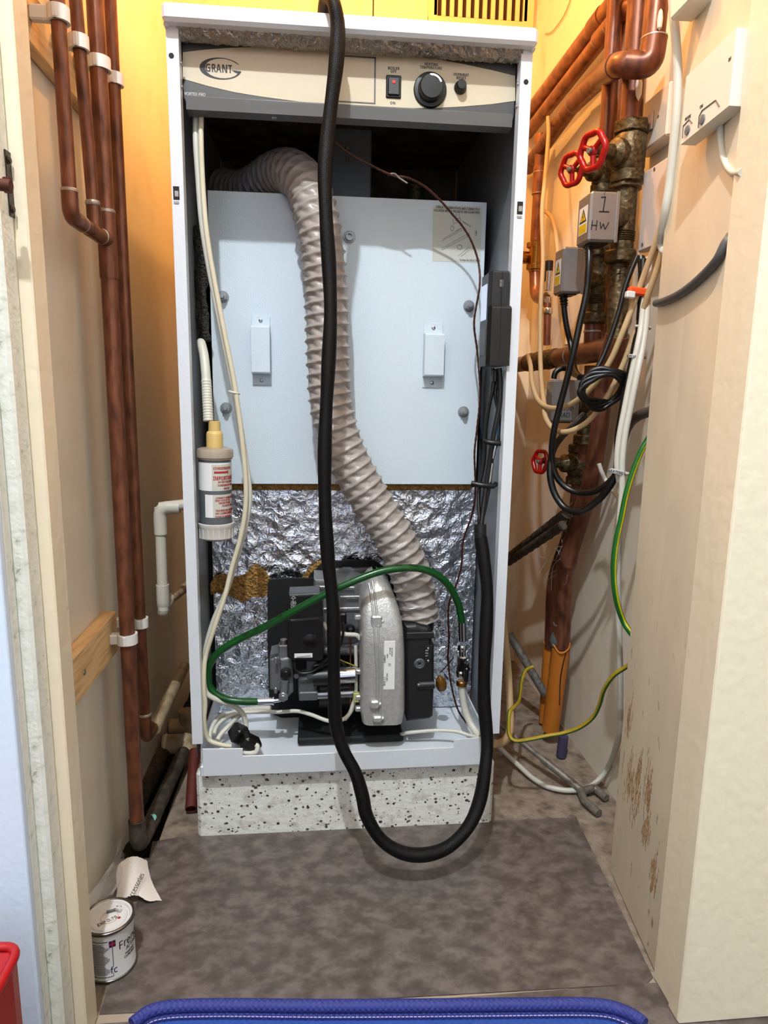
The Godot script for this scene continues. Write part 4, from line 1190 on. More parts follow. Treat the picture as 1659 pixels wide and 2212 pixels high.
# ---------- ducts, hoses and cables in and around the boiler ----------
func services():
	# flexible air duct: helical wire with slack folds of cloth between the turns
	var path = even(spline([Vector3(0.1442, 0.4233, -0.085), Vector3(0.1319, 0.498, -0.085), Vector3(0.0925, 0.5912, -0.085), Vector3(0.0382, 0.6772, -0.09), Vector3(-0.0085, 0.7649, -0.095), Vector3(-0.0337, 0.8491, -0.1), Vector3(-0.0408, 0.9537, -0.105), Vector3(-0.0435, 1.0477, -0.11), Vector3(-0.0512, 1.1398, -0.115), Vector3(-0.0648, 1.211, -0.125), Vector3(-0.0821, 1.2615, -0.15), Vector3(-0.1114, 1.2976, -0.2), Vector3(-0.1469, 1.3083, -0.26), Vector3(-0.1853, 1.302, -0.32), Vector3(-0.2262, 1.3054, -0.38), Vector3(-0.2702, 1.3227, -0.43)], 14), 0.0026)
	var nz = fnoise(71, 1.0, 2)
	var R = 0.0418
	var pitch = 0.0215
	var d = thing("flexible_duct", "pale grey corrugated flexible air duct curving down to the burner", "duct", Vector3(0.1442, 0.4233, -0.085))
	part(d, "duct", tube(path, R, 64, func(s, a):
		var turn = s / pitch - a / TAU
		var t = turn - floor(turn)
		var hump = exp(-pow(minf(t, 1.0 - t) * 9.5, 2.0))
		var k = floor(turn)
		var fold = absf(fposmod(a / TAU * 9.0 + k * 0.43 + t * 0.9, 1.0) - 0.5) * 2.0
		var sag = sin(PI * t)
		return R - 0.0012 - sag * (0.0012 + 0.0040 * fold * fold) + hump * 0.0032 + 0.0009 * nz.get_noise_2d(s * 120.0, a * 3.0), true), M.duct)
	part(d, "clamp_wire", join([tube(fillet(ringpts(Vector3(0.129, 0.461, -0.085), Vector3(0.10, -1, 0), 0.0435, 40), 0.001, 1), 0.0012, 8), lathe([Vector2(0.0015, 0), Vector2(0.003, 0.001), Vector2(0.003, 0.008), Vector2(0.0015, 0.009)], 10, aim(Vector3(0.1694, 0.4593, -0.07), Vector3(1, -0.3, 0)))]), M.steel)
	# analyser hose, sleeved in black braid, hooked over the lid
	var hp = spline([Vector3(-0.045, 1.486, -0.07), Vector3(-0.047, 1.492, -0.02), Vector3(-0.043, 1.496, 0.02)] + [Vector3(-0.0337, 1.4721, 0.046), Vector3(-0.0279, 1.4392, 0.045), Vector3(-0.0307, 1.3856, 0.05), Vector3(-0.0364, 1.342, 0.05), Vector3(-0.0437, 1.2841, 0.05), Vector3(-0.0482, 1.2204, 0.055), Vector3(-0.046, 1.1493, 0.06), Vector3(-0.0414, 1.078, 0.06), Vector3(-0.0391, 1.0044, 0.065), Vector3(-0.0429, 0.9145, 0.07), Vector3(-0.0483, 0.7995, 0.075), Vector3(-0.0484, 0.6975, 0.08), Vector3(-0.0436, 0.6013, 0.085), Vector3(-0.034, 0.5028, 0.09), Vector3(-0.033, 0.4022, 0.095), Vector3(-0.0296, 0.2992, 0.1), Vector3(-0.0157, 0.2505, 0.11), Vector3(0.0055, 0.2106, 0.12), Vector3(0.0177, 0.1711, 0.13), Vector3(0.0256, 0.1365, 0.14), Vector3(0.0517, 0.0965, 0.15), Vector3(0.0888, 0.0733, 0.155), Vector3(0.1307, 0.0671, 0.155), Vector3(0.1744, 0.0739, 0.145), Vector3(0.2125, 0.1013, 0.13), Vector3(0.2365, 0.1382, 0.11), Vector3(0.2497, 0.1911, 0.09), Vector3(0.2563, 0.236, 0.07), Vector3(0.2518, 0.3036, 0.055), Vector3(0.2512, 0.3735, 0.045), Vector3(0.2557, 0.4595, 0.03), Vector3(0.2565, 0.5199, 0.02), Vector3(0.2506, 0.5789, 0.005), Vector3(0.2462, 0.6126, -0.005)], 7)
	var hz = thing("analyser_hose", "long black braided hose looping over the lid and floor", "hose", Vector3(0.13, 0.05, 0.15))
	part(hz, "braided_sleeve", tube(even(hp, 0.008), 0.0118, 20, func(s, a): return 0.0118 + 0.0007 * sin(s * 40.0) + 0.0006 * cos(a * 2.0)), M.braid)
	part(hz, "heat_shrink", tube([Vector3(0.2464, 0.602, -0.004), Vector3(0.2457, 0.6213, -0.006), Vector3(0.2451, 0.6361, -0.008)], 0.0118, 20), M.black_plastic)
	# leads of the analyser down to the sleeve
	var al = thing("analyser_leads", "bundle of three black leads running down from handheld analyser", "cable", Vector3(0.2502, 0.7064, -0.03))
	part(al, "lead", wire([Vector3(0.2619, 0.9268, -0.03), Vector3(0.2643, 0.8932, -0.03), Vector3(0.2593, 0.8547, -0.035), Vector3(0.2563, 0.8112, -0.04), Vector3(0.2553, 0.7496, -0.04), Vector3(0.2464, 0.6967, -0.035), Vector3(0.2449, 0.6321, -0.01)], 0.0034), M.black_rubber)
	part(al, "lead", wire([Vector3(0.2715, 0.9267, -0.02), Vector3(0.2754, 0.8975, -0.02), Vector3(0.2748, 0.8553, -0.02), Vector3(0.2666, 0.8039, -0.02), Vector3(0.2603, 0.7336, -0.025), Vector3(0.2542, 0.6812, -0.02), Vector3(0.247, 0.6325, -0.008)], 0.0050), M.black_rubber)
	part(al, "lead", wire([Vector3(0.2778, 0.9229, -0.03), Vector3(0.2693, 0.8805, -0.03), Vector3(0.2792, 0.8379, -0.03), Vector3(0.2824, 0.8077, -0.03), Vector3(0.2692, 0.7639, -0.03), Vector3(0.2655, 0.7064, -0.03), Vector3(0.2517, 0.6464, -0.015), Vector3(0.2479, 0.6325, -0.008)], 0.0036), M.black_rubber)
	part(al, "plug", join([bx(Vector3(0.2608, 0.9008, -0.035), Vector3(0.2689, 0.925, -0.02), 0.002), tube([Vector3(0.2638, 0.8847, -0.03), Vector3(0.2647, 0.9025, -0.03)], 0.0045, 12)]), M.black_plastic)
	part(al, "filter_tube", join([tube([Vector3(0.2644, 0.7109, -0.03), Vector3(0.268, 0.7507, -0.03)], 0.0045, 14), tube([Vector3(0.2685, 0.7595, -0.03), Vector3(0.2736, 0.7859, -0.03)], 0.0042, 14)]), M.chrome, "clear inline filter")
	for q in [[Vector3(0.2311, 0.7117, -0.03), Vector3(0.2476, 0.7096, -0.02), Vector3(0.2709, 0.7078, -0.02), Vector3(0.2771, 0.71, -0.03)], [Vector3(0.2519, 0.7918, -0.03), Vector3(0.2606, 0.7904, -0.015), Vector3(0.2815, 0.7884, -0.02)]]:
		part(al, "cable_clip", join([tube(q, 0.0052, 10)]), M.black_plastic)
	one("sample_bottle", "small clear and blue capsule clipped behind black leads", "capsule", join([bx(Vector3(0.2789, 0.7946, -0.055), Vector3(0.2843, 0.8245, -0.04), 0.003)]), mat("capsule_blue", Color(0.25, 0.42, 0.62), 0.2))
	# handheld analyser stuck to the inner side
	var an = thing("gas_analyser", "black handheld flue gas analyser on the boiler's inner side", "analyser", Vector3(0.2689, 0.927, -0.03))
	var a0 = Vector3(0.2446, 0.9297, 0)
	var a1 = Vector3(0.275, 1.0934, 0)
	part(an, "case", extr([Vector2(0.0795, 0.0), Vector2(0.082, 0.003), Vector2(0.082, 0.030), Vector2(0.070, 0.0365), Vector2(0.012, 0.0385), Vector2(0.0, 0.034), Vector2(-0.001, 0.004)], a1.y - a0.y, Transform3D(Basis(Vector3(0, 0, -1), Vector3(-1, 0, 0), Vector3(0, 1, 0)), Vector3(0.2805, a0.y, 0.004)), 0.003), M.dark_grey_plastic)
	part(an, "grip", extr([Vector2(0.03, -0.003), Vector2(0.03, 0.035), Vector2(0.006, 0.0395), Vector2(-0.003, 0.034), Vector2(-0.003, -0.002)], 0.105, Transform3D(Basis(Vector3(0, 0, -1), Vector3(-1, 0, 0), Vector3(0, 1, 0)), Vector3(0.2805, a0.y + 0.0005, 0.005)), 0.006), M.black_plastic)
	part(an, "seam", bx(Vector3(a0.x + 0.018, a0.y, 0.0075), Vector3(a0.x + 0.019, a1.y - 0.002, 0.0085), 0.0), M.black_matt)
	var usb = Vector3(0.2621, 1.0719, 0.005)
	part(an, "socket", join([bx(usb + Vector3(-0.003, -0.006, 0), usb + Vector3(0.003, 0.006, 0.0012), 0.0)]), M.old_steel)
	var sx = 0.2805 - 0.0387
	part(an, "display", extr([Vector2(-0.020, 0.0), Vector2(-0.060, 0.0), Vector2(-0.060, 0.062), Vector2(-0.020, 0.062)], 0.0012, Transform3D(Basis(Vector3(0, 0, 1), Vector3(0, 1, 0), Vector3(-1, 0, 0)), Vector3(sx + 0.0009, a0.y + 0.082, 0.004)), 0.0), M.screen)
	part(an, "keypad", extr([Vector2(-0.018, 0.0), Vector2(-0.058, 0.0), Vector2(-0.058, 0.05), Vector2(-0.018, 0.05)], 0.0012, Transform3D(Basis(Vector3(0, 0, 1), Vector3(0, 1, 0), Vector3(-1, 0, 0)), Vector3(sx + 0.0006, a0.y + 0.02, 0.004)), 0.0), M.mid_grey_plastic)
	# thin copper-coloured sensor lead draped across the door
	var tw = thing("sensor_lead", "thin twisted brown sensor lead draped across white door", "wire", Vector3(0.0962, 1.2673, -0.1))
	part(tw, "lead", tube(even(spline([Vector3(-0.071, 1.3628, -0.1), Vector3(-0.0562, 1.3425, -0.09), Vector3(-0.0301, 1.3176, -0.08), Vector3(0.0013, 1.2961, -0.08), Vector3(0.0347, 1.2814, -0.08), Vector3(0.0732, 1.2675, -0.085), Vector3(0.1035, 1.2656, -0.09), Vector3(0.1352, 1.2562, -0.1), Vector3(0.168, 1.2353, -0.11), Vector3(0.1954, 1.2126, -0.12), Vector3(0.2168, 1.1929, -0.125), Vector3(0.237, 1.1653, -0.13), Vector3(0.2513, 1.1275, -0.13), Vector3(0.2526, 1.083, -0.12), Vector3(0.2443, 1.0177, -0.12), Vector3(0.253, 0.9606, -0.12), Vector3(0.2596, 0.8799, -0.11), Vector3(0.256, 0.807, -0.11), Vector3(0.2531, 0.7607, -0.11), Vector3(0.2605, 0.6841, -0.12), Vector3(0.258, 0.6342, -0.13), Vector3(0.2429, 0.5731, -0.14), Vector3(0.2418, 0.523, -0.14), Vector3(0.2314, 0.4775, -0.14), Vector3(0.217, 0.4317, -0.14), Vector3(0.2204, 0.3589, -0.14), Vector3(0.2201, 0.3062, -0.14), Vector3(0.2293, 0.2464, -0.13), Vector3(0.2421, 0.2025, -0.12), Vector3(0.2592, 0.178, -0.11)], 6), 0.004), 0.0021, 8, func(s, a): return 0.0016 + 0.0007 * absf(cos(a + s * 260.0))), M.twin_copper)
	part(tw, "loose_end", wire([Vector3(0.0672, 1.268, -0.085), Vector3(0.079, 1.2701, -0.085), Vector3(0.0876, 1.2634, -0.085), Vector3(0.1031, 1.2547, -0.085)], 0.0016, 8), M.old_steel)
	part(tw, "loose_end", wire([Vector3(-0.048, 1.3528, -0.09), Vector3(-0.0381, 1.3358, -0.09), Vector3(-0.0299, 1.3224, -0.09), Vector3(-0.0132, 1.3101, -0.09)], 0.0012, 8), M.twin_copper)
	# green oil hose with its end fittings
	var gh = thing("oil_hose", "bright green rubber oil hose looping from pump to valve", "hose", Vector3(-0.0487, 0.4814, -0.03))
	part(gh, "hose", tube(spline([Vector3(-0.1763, 0.2735, -0.045), Vector3(-0.2118, 0.2771, -0.04), Vector3(-0.2402, 0.2828, -0.04), Vector3(-0.263, 0.2971, -0.04), Vector3(-0.2746, 0.3224, -0.04), Vector3(-0.2702, 0.3528, -0.04), Vector3(-0.2493, 0.3827, -0.035), Vector3(-0.2123, 0.4082, -0.03), Vector3(-0.1716, 0.4315, -0.02), Vector3(-0.1186, 0.4634, -0.01), Vector3(-0.0491, 0.5046, 0), Vector3(0.0028, 0.529, 0), Vector3(0.0552, 0.5468, -0.005), Vector3(0.0997, 0.5522, -0.01), Vector3(0.1368, 0.5473, -0.02), Vector3(0.1705, 0.5313, -0.03), Vector3(0.198, 0.5046, -0.04), Vector3(0.2181, 0.466, -0.05), Vector3(0.2293, 0.4236, -0.06)], 8), 0.0072, 20), M.green_hose)
	part(gh, "ferrule", join([tube([Vector3(-0.1799, 0.2737, -0.045), Vector3(-0.1492, 0.2737, -0.045)], 0.0076, 18), tube([Vector3(-0.1501, 0.2737, -0.045), Vector3(-0.1473, 0.2736, -0.045)], 0.0085, 18), tube(fillet([Vector3(-0.1489, 0.2751, -0.042), Vector3(-0.1344, 0.2766, -0.042), Vector3(-0.1289, 0.2853, -0.042)], 0.006), 0.0042, 14)]), M.chrome)
	part(gh, "ferrule", join([tube([Vector3(0.2293, 0.4246, -0.06), Vector3(0.2317, 0.3851, -0.06)], 0.0078, 18)]), M.chrome)
	var hl = []
	for q in [["DN 6", Vector3(0.09, 0.5588, -0.004), 4], ["20 BAR", Vector3(0.1196, 0.5579, -0.008), -6], ["MAX", Vector3(0.1463, 0.5486, -0.018), -20]]:
		hl.append(text(q[0], 0.0042, at(q[1], Vector3(0, 0, q[2]))))
	for q in [["DN 6", Vector3(-0.1744, 0.4375, -0.0125), 30], ["20 BAR", Vector3(-0.1532, 0.4502, -0.008), 29], ["2009", Vector3(-0.1329, 0.463, -0.004), 29], ["MAX", Vector3(-0.1976, 0.4245, -0.018), 30]]:
		hl.append(text(q[0], 0.0046, at(q[1], Vector3(0, 0, q[2]))))
	part(gh, "hose_print", join(hl), M.ink_black)
	# isolating valve and cream oil line
	var iv = thing("fuel_valve", "chrome isolating valve with black lever below green hose", "valve", Vector3(0.2356, 0.3041, -0.06))
	part(iv, "body", join([hexnut(0.0098, 0.012, aim(Vector3(0.2324, 0.3643, -0.06), Vector3(0, 1, 0))), tube([Vector3(0.233, 0.3493, -0.06), Vector3(0.2324, 0.3653, -0.06)], 0.007, 16), box(Vector3(0.019, 0.034, 0.018), 0.003, at(Vector3(0.2315, 0.3364, -0.06))), hexnut(0.0105, 0.014, aim(Vector3(0.2316, 0.3072, -0.06), Vector3(0, 1, 0)))]), M.chrome)
	part(iv, "lever", join([bx(Vector3(0.2335, 0.3036, -0.05), Vector3(0.2418, 0.3476, -0.035), 0.003), cyl(0.005, 0.016, aim(Vector3(0.2376, 0.3292, -0.06), Vector3(0.3, 0, 1)))]), M.black_plastic)
	part(iv, "lever_pin", cyl(0.002, 0.002, aim(Vector3(0.2365, 0.3351, -0.0345), Vector3(0, 0, 1)), 12), M.galv)
	part(iv, "union_nut", hexnut(0.0115, 0.011, aim(Vector3(0.2333, 0.2879, -0.06), Vector3(0, 1, 0))), M.brass_nut)
	one("oil_line", "cream coated oil line bending from valve to tray corner", "pipe", tube(spline([Vector3(0.2332, 0.291, -0.06), Vector3(0.2359, 0.2685, -0.06), Vector3(0.2415, 0.2386, -0.058), Vector3(0.2504, 0.2136, -0.05), Vector3(0.2591, 0.2007, -0.035), Vector3(0.2654, 0.1942, -0.02)], 8), 0.0072, 18), M.white_cable)
	var cl_ = thing("amber_cap", "amber plastic cap hanging beside the dark intake box", "cap", Vector3(0.1955, 0.277, -0.1))
	part(cl_, "cap", join([lathe([Vector2(0, 0), Vector2(0.010, 0.002), Vector2(0.012, 0.014), Vector2(0.009, 0.026), Vector2(0.004, 0.034), Vector2(0, 0.036)], 20, aim(Vector3(0.2009, 0.2633, -0.1), Vector3(-0.25, 1, 0.3)))]), M.amber)
	part(cl_, "cap_ring", tube(ringpts(Vector3(0.1944, 0.2867, -0.09), Vector3(0.2, 0.4, 1), 0.006, 20), 0.0022, 8), M.brass_nut)
	parts(cl_, "cap_tie", ([wire([Vector3(0.2007, 0.292, -0.12), Vector3(0.2133, 0.3064, -0.12), Vector3(0.2277, 0.3249, -0.12)], 0.0012, 6), wire([Vector3(0.2068, 0.2931, -0.11), Vector3(0.2152, 0.2793, -0.11)], 0.0012, 6)]), M.black_plastic)
	# condensate trap
	var tp = thing("condensate_trap", "white and grey condensate trap with red printed labels", "trap", Vector3(-0.2489, 0.6011, -0.05))
	var tb = Vector3(-0.2515, 0.6029, -0.05)
	var tt = Vector3(-0.2486, 0.8267, -0.05)
	var ta = aim(tb, tt - tb)
	var L = (tt - tb).length()
	var px = L / 258.0
	part(tp, "bottom_cap", lathe([Vector2(0, 0), Vector2(0.026, 0), Vector2(0.033, 5 * px), Vector2(0.0335, 28 * px), Vector2(0.034, 29 * px), Vector2(0.034, 36 * px), Vector2(0.031, 37 * px)], 36, ta), M.trap_cap)
	var grips = []
	for k in 20:
		var a = TAU * k / 20.0
		grips.append(box(Vector3(0.0012, 20 * px, 0.0024), 0.0003, ta * at(Vector3(cos(a) * 0.0334, 15 * px, sin(a) * 0.0334), Vector3(0, -rad_to_deg(a), 0))))
	part(tp, "cap_grip", join(grips), M.trap_cap)
	part(tp, "body", lathe([Vector2(0.0295, 36 * px), Vector2(0.0295, 170 * px), Vector2(0.029, 176 * px)], 36, ta), M.trap_grey, "grey translucent trap body")
	part(tp, "wrap", lathe([Vector2(0.0297, 109 * px), Vector2(0.0300, 109 * px), Vector2(0.0300, 168 * px), Vector2(0.0297, 168 * px)], 36, ta), M.label_white, "white paper wrap")
	part(tp, "top_ring", lathe([Vector2(0.029, 172 * px), Vector2(0.0315, 174 * px), Vector2(0.0315, 176 * px), Vector2(0.0335, 178 * px), Vector2(0.0335, 190 * px), Vector2(0.032, 195 * px), Vector2(0.024, 198 * px), Vector2(0, 199 * px)], 36, ta), M.trap_clear, "cloudy screw ring")
	part(tp, "hose_connector", lathe([Vector2(0.0150, 198 * px), Vector2(0.0150, 226 * px), Vector2(0.0135, 231 * px), Vector2(0.0110, 233 * px), Vector2(0.0105, 253 * px), Vector2(0.009, 254 * px)], 28, ta), M.beige_fitting, "beige push-fit connector")
	# labels wrap round the body: curved plates, print laid on them
	part(tp, "label", curved(ta, 0.0303, 110 * px, 165 * px, -0.06, 1.35), M.label_film)
	part(tp, "label", curved(ta, 0.0299, 52 * px, 101 * px, -0.52, 1.40), M.label_film)
	part(tp, "label_margin", curved(ta, 0.0301, 52 * px, 101 * px, -0.52, -0.02), M.label_white)
	for q in [["CONDENSATE", 157, 0.0050, 0.040, 0.03], ["IMPORTANT", 136, 0.0078, 0.047, 0.02], ["DO NOT DISCARD", 128, 0.0036, 0.034, 0.30], ["CONDENSATE TRAP", 121, 0.0036, 0.038, 0.28], ["BOILER", 114, 0.0036, 0.014, 0.66]]:
		part(tp, "warning_print", bend(q[0], q[2], ta, q[1] * px, 0.0306, q[4], true, true, q[3]), M.ink_red)
	part(tp, "flow_arrow", join([curved(ta, 0.0308, 146.5 * px, 150.5 * px, 0.08, 0.95), curved(ta, 0.0308, 144.5 * px, 152.5 * px, 0.95, 1.0)]), M.ink_red)
	for q in [["CONNECT CONDENSATE", 94, 0.0036, 0.044, 0.16], ["TRAP OUTLET TO", 88.5, 0.0036, 0.034, 0.10], ["DRAIN POINT", 83, 0.0036, 0.028, 0.34], ["PLASTIC PIPE", 77, 0.0036, 0.028, 0.55], ["TRAP MUST BE CHECKED", 67, 0.0040, 0.044, 0.14], ["AND CLEANED ANNUALLY", 61, 0.0040, 0.044, 0.12], ["REFER TO MANUAL", 54, 0.0032, 0.036, 0.12]]:
		part(tp, "warning_print", bend(q[0], q[2], ta, q[1] * px, 0.0302, q[4], true, true, q[3]), M.ink_red)
	one("condensate_hose", "cream ribbed condensate hose above the beige connector", "hose", tube(even(spline([Vector3(-0.28, 0.9563, -0.12), Vector3(-0.2765, 0.9645, -0.1), Vector3(-0.2696, 0.9437, -0.085), Vector3(-0.2648, 0.9141, -0.07), Vector3(-0.262, 0.8723, -0.06), Vector3(-0.2595, 0.8224, -0.05)], 10), 0.0012), 0.0088, 20, func(s, a): return 0.0085 + (0.0011 * absf(sin(s * 620.0)) if s > 0.10 else 0.0)), M.pvc_white)
	# pair of white mains cables down the inner left side
	var c1 = one("mains_cable", "grey-white mains cable hanging inside the boiler's left side", "cable", wire([Vector3(-0.2654, 1.3529, -0.06), Vector3(-0.2662, 1.2999, -0.05), Vector3(-0.2642, 1.2411, -0.05), Vector3(-0.2603, 1.1661, -0.05), Vector3(-0.25, 1.0895, -0.05), Vector3(-0.2333, 0.9952, -0.05), Vector3(-0.2181, 0.9144, -0.05), Vector3(-0.2079, 0.8565, -0.05), Vector3(-0.1985, 0.7891, -0.05), Vector3(-0.189, 0.7115, -0.05), Vector3(-0.189, 0.6676, -0.05), Vector3(-0.1996, 0.6143, -0.05), Vector3(-0.2126, 0.5693, -0.05), Vector3(-0.2343, 0.501, -0.05), Vector3(-0.2596, 0.4429, -0.045), Vector3(-0.2732, 0.3982, -0.04), Vector3(-0.2786, 0.3675, -0.035), Vector3(-0.2799, 0.3271, -0.03), Vector3(-0.2754, 0.3012, -0.03), Vector3(-0.2555, 0.2838, -0.035), Vector3(-0.2267, 0.2629, -0.05), Vector3(-0.2111, 0.2406, -0.06), Vector3(-0.2051, 0.2174, -0.06), Vector3(-0.2073, 0.1977, -0.05), Vector3(-0.2165, 0.1856, -0.04), Vector3(-0.2211, 0.1798, -0.04)], 0.0052, 14), M.white_cable)
	var c2 = one("mains_cable", "cream mains cable beside it, tied together at mid height", "cable", wire([Vector3(-0.2561, 1.3515, -0.055), Vector3(-0.2569, 1.2987, -0.045), Vector3(-0.2561, 1.2252, -0.045), Vector3(-0.2514, 1.149, -0.04), Vector3(-0.241, 1.0727, -0.04), Vector3(-0.2258, 0.9825, -0.04), Vector3(-0.2122, 0.9061, -0.04), Vector3(-0.2045, 0.8485, -0.04), Vector3(-0.1976, 0.7814, -0.04), Vector3(-0.1931, 0.7128, -0.04), Vector3(-0.195, 0.6605, -0.04), Vector3(-0.2047, 0.6075, -0.04), Vector3(-0.2233, 0.5448, -0.04), Vector3(-0.2369, 0.4919, -0.035), Vector3(-0.2596, 0.425, -0.03), Vector3(-0.273, 0.3834, -0.03), Vector3(-0.2773, 0.3575, -0.025), Vector3(-0.2788, 0.3126, -0.02), Vector3(-0.277, 0.2841, -0.02), Vector3(-0.28, 0.2458, -0.02), Vector3(-0.2739, 0.2079, -0.025), Vector3(-0.2513, 0.1981, -0.02), Vector3(-0.2293, 0.1933, -0.02)], 0.0046, 14), M.cream_cable)
	one("cable_tie", "small cream cable tie binding the two cables", "cable tie", tube(ringpts(Vector3(-0.2111, 0.8749, -0.045), Vector3(0.2, 1, 0), 0.0095, 16), 0.0022, 8), M.white_cable)
	one("tray_cable", "white cable coiled in the tray beneath the burner", "cable", wire([Vector3(-0.2732, 0.1993, -0.03), Vector3(-0.2702, 0.22, -0.05), Vector3(-0.2541, 0.2289, -0.08), Vector3(-0.2182, 0.2277, -0.09), Vector3(-0.2321, 0.2266, -0.05), Vector3(-0.2496, 0.2151, -0.03), Vector3(-0.2555, 0.208, -0.02)], 0.0046, 12), M.white_cable)
	one("burner_cable", "pale grey cable sagging across the front of the tray", "cable", wire([Vector3(-0.2638, 0.2146, -0.03), Vector3(-0.2593, 0.2236, -0.05), Vector3(-0.2362, 0.2334, -0.07), Vector3(-0.1985, 0.2341, -0.08), Vector3(-0.1422, 0.2347, -0.075), Vector3(-0.1046, 0.238, -0.07), Vector3(-0.0764, 0.235, -0.06), Vector3(-0.0439, 0.2259, -0.05), Vector3(-0.0205, 0.2231, -0.05), Vector3(0, 0.2355, -0.05), Vector3(0.0122, 0.2627, -0.055), Vector3(0.0149, 0.2777, -0.055)], 0.0040, 12), M.white_cable)
	one("pump_cable", "cream flat lead entering the pump base", "cable", wire([Vector3(-0.2312, 0.2211, -0.08), Vector3(-0.2322, 0.2302, -0.09), Vector3(-0.2088, 0.2335, -0.09), Vector3(-0.1802, 0.2381, -0.085), Vector3(-0.1564, 0.2408, -0.08)], 0.0055, 12), M.white_cable)
	one("sensor_cable", "thin cream cable lying along the tray's front right", "cable", wire([Vector3(0.1079, 0.1745, -0.075), Vector3(0.1225, 0.1899, -0.055), Vector3(0.1793, 0.1956, -0.05), Vector3(0.2208, 0.1974, -0.04), Vector3(0.2447, 0.1937, -0.03), Vector3(0.2634, 0.1967, -0.012)], 0.0038, 12), M.white_cable)
	var pg = thing("cable_plug", "black mains connector plug resting in the tray corner", "plug", Vector3(-0.2034, 0.1986, -0.03))
	part(pg, "socket_half", box(Vector3(0.034, 0.030, 0.034), 0.004, at(Vector3(-0.2154, 0.2101, -0.035), Vector3(10, 20, -38))), M.black_plastic)
	part(pg, "plug_half", box(Vector3(0.042, 0.026, 0.030), 0.005, at(Vector3(-0.1936, 0.1987, -0.022), Vector3(10, 20, -38))), M.black_plastic)
	part(pg, "flex", wire([Vector3(-0.207, 0.1853, -0.01), Vector3(-0.1926, 0.1839, -0.008), Vector3(-0.181, 0.1864, -0.008), Vector3(-0.1785, 0.1958, -0.012), Vector3(-0.1877, 0.1998, -0.016)], 0.0048, 12), M.white_cable)

func ringpts(c, axis, r, n):
	var t = aim(c, axis)
	var out = []
	for k in n + 1:
		var a = TAU * k / n
		out.append(t * Vector3(cos(a) * r, 0, sin(a) * r))
	return out

# part of a cylinder wall about the frame's Y; angle 0 faces the viewer (+Z), positive to the right
func curved(ta, r, y0, y1, a0, a1):
	var z = (Vector3(0, 0, 1) - ta.basis.y * ta.basis.y.z).normalized()
	var x = ta.basis.y.cross(z).normalized()
	var n = 12
	var st = nb()
	for k in n:
		var q = []
		for c in [[k, y0], [k + 1, y0], [k + 1, y1], [k, y1]]:
			var a = a0 + (a1 - a0) * c[0] / n
			q.append([x * sin(a) + z * cos(a), c[1]])
		for rr in [[r, 1], [r - 0.0003, -1]]:
			var P = []
			var N = []
			for c in q:
				P.append(ta.origin + c[0] * rr[0] + ta.basis.y * c[1])
				N.append(c[0] * rr[1])
			if rr[1] < 0:
				P.reverse()
				N.reverse()
			squad(st, P, N, [Vector2.ZERO, Vector2.ZERO, Vector2.ZERO, Vector2.ZERO])
	return done(st)

# lettering bent round the same cylinder, starting at angle a0 - width / 2
func bend(s, h, ta, y, r, a0, bold, from_start = false, width = 0.0):
	var z = (Vector3(0, 0, 1) - ta.basis.y * ta.basis.y.z).normalized()
	var x = ta.basis.y.cross(z).normalized()
	var m = text(s, h, Transform3D(), bold) if width == 0.0 else fit(s, h, width, Transform3D(), bold)
	var w = m.get_aabb().size.x
	var arr = m.surface_get_arrays(0)
	var v = arr[Mesh.ARRAY_VERTEX]
	var nn = arr[Mesh.ARRAY_NORMAL]
	if from_start:
		a0 += w * 0.46 / r
	for i in v.size():
		var p = v[i]
		var a = a0 + (p.x) / r * 0.92
		var rad = x * sin(a) + z * cos(a)
		v[i] = ta.origin + rad * (r + p.z) + ta.basis.y * (y + p.y)
		nn[i] = rad
	arr[Mesh.ARRAY_VERTEX] = v
	arr[Mesh.ARRAY_NORMAL] = nn
	var am = ArrayMesh.new()
	am.add_surface_from_arrays(Mesh.PRIMITIVE_TRIANGLES, arr)
	return am

# ---------- pipework on the left wall ----------
func collar(p, dir, r, h = 0.004):
	return lathe([Vector2(r * 0.97, 0), Vector2(r * 1.08, h * 0.2), Vector2(r * 1.07, h * 0.8), Vector2(r * 0.97, h)], 20, aim(p, dir))

func pipe_clip(called, p, r, label, wall):
	var t = thing(called, label, "pipe clip", p, "white plastic pipe clips")
	var st = []
	# open ring round the pipe, and a foot reaching back to the wall
	var ringp = []
	for k in 25:
		var a = -PI * 0.86 + TAU * 0.86 * k / 24.0
		ringp.append(Vector2(cos(a) * (r + 0.0045), sin(a) * (r + 0.0045)))
	for k in 25:
		var a = PI * 0.86 - TAU * 0.86 * k / 24.0
		ringp.append(Vector2(cos(a) * (r + 0.0005), sin(a) * (r + 0.0005)))
	var tf = Transform3D(Basis(Vector3(0, 0, 1), Vector3(1, 0, 0), Vector3(0, 1, 0)), Vector3(p.x, p.y - 0.009, p.z))
	tf = Transform3D(Basis(Vector3(1, 0, 0), Vector3(0, 0, -1), Vector3(0, 1, 0)), Vector3(p.x, p.y - 0.009, p.z))
	part(t, "ring", extr(ringp, 0.018, tf), M.clip_white)
	part(t, "foot", bx(Vector3(wall, p.y - 0.009, p.z - r * 0.7), Vector3(p.x - r * 0.8, p.y + 0.009, p.z + r * 0.7), 0.002), M.clip_white)
	part(t, "latch", bx(Vector3(p.x - 0.004, p.y - 0.009, p.z + r), Vector3(p.x + 0.003, p.y + 0.009, p.z + r + 0.0062), 0.0015), M.clip_white)
	return t

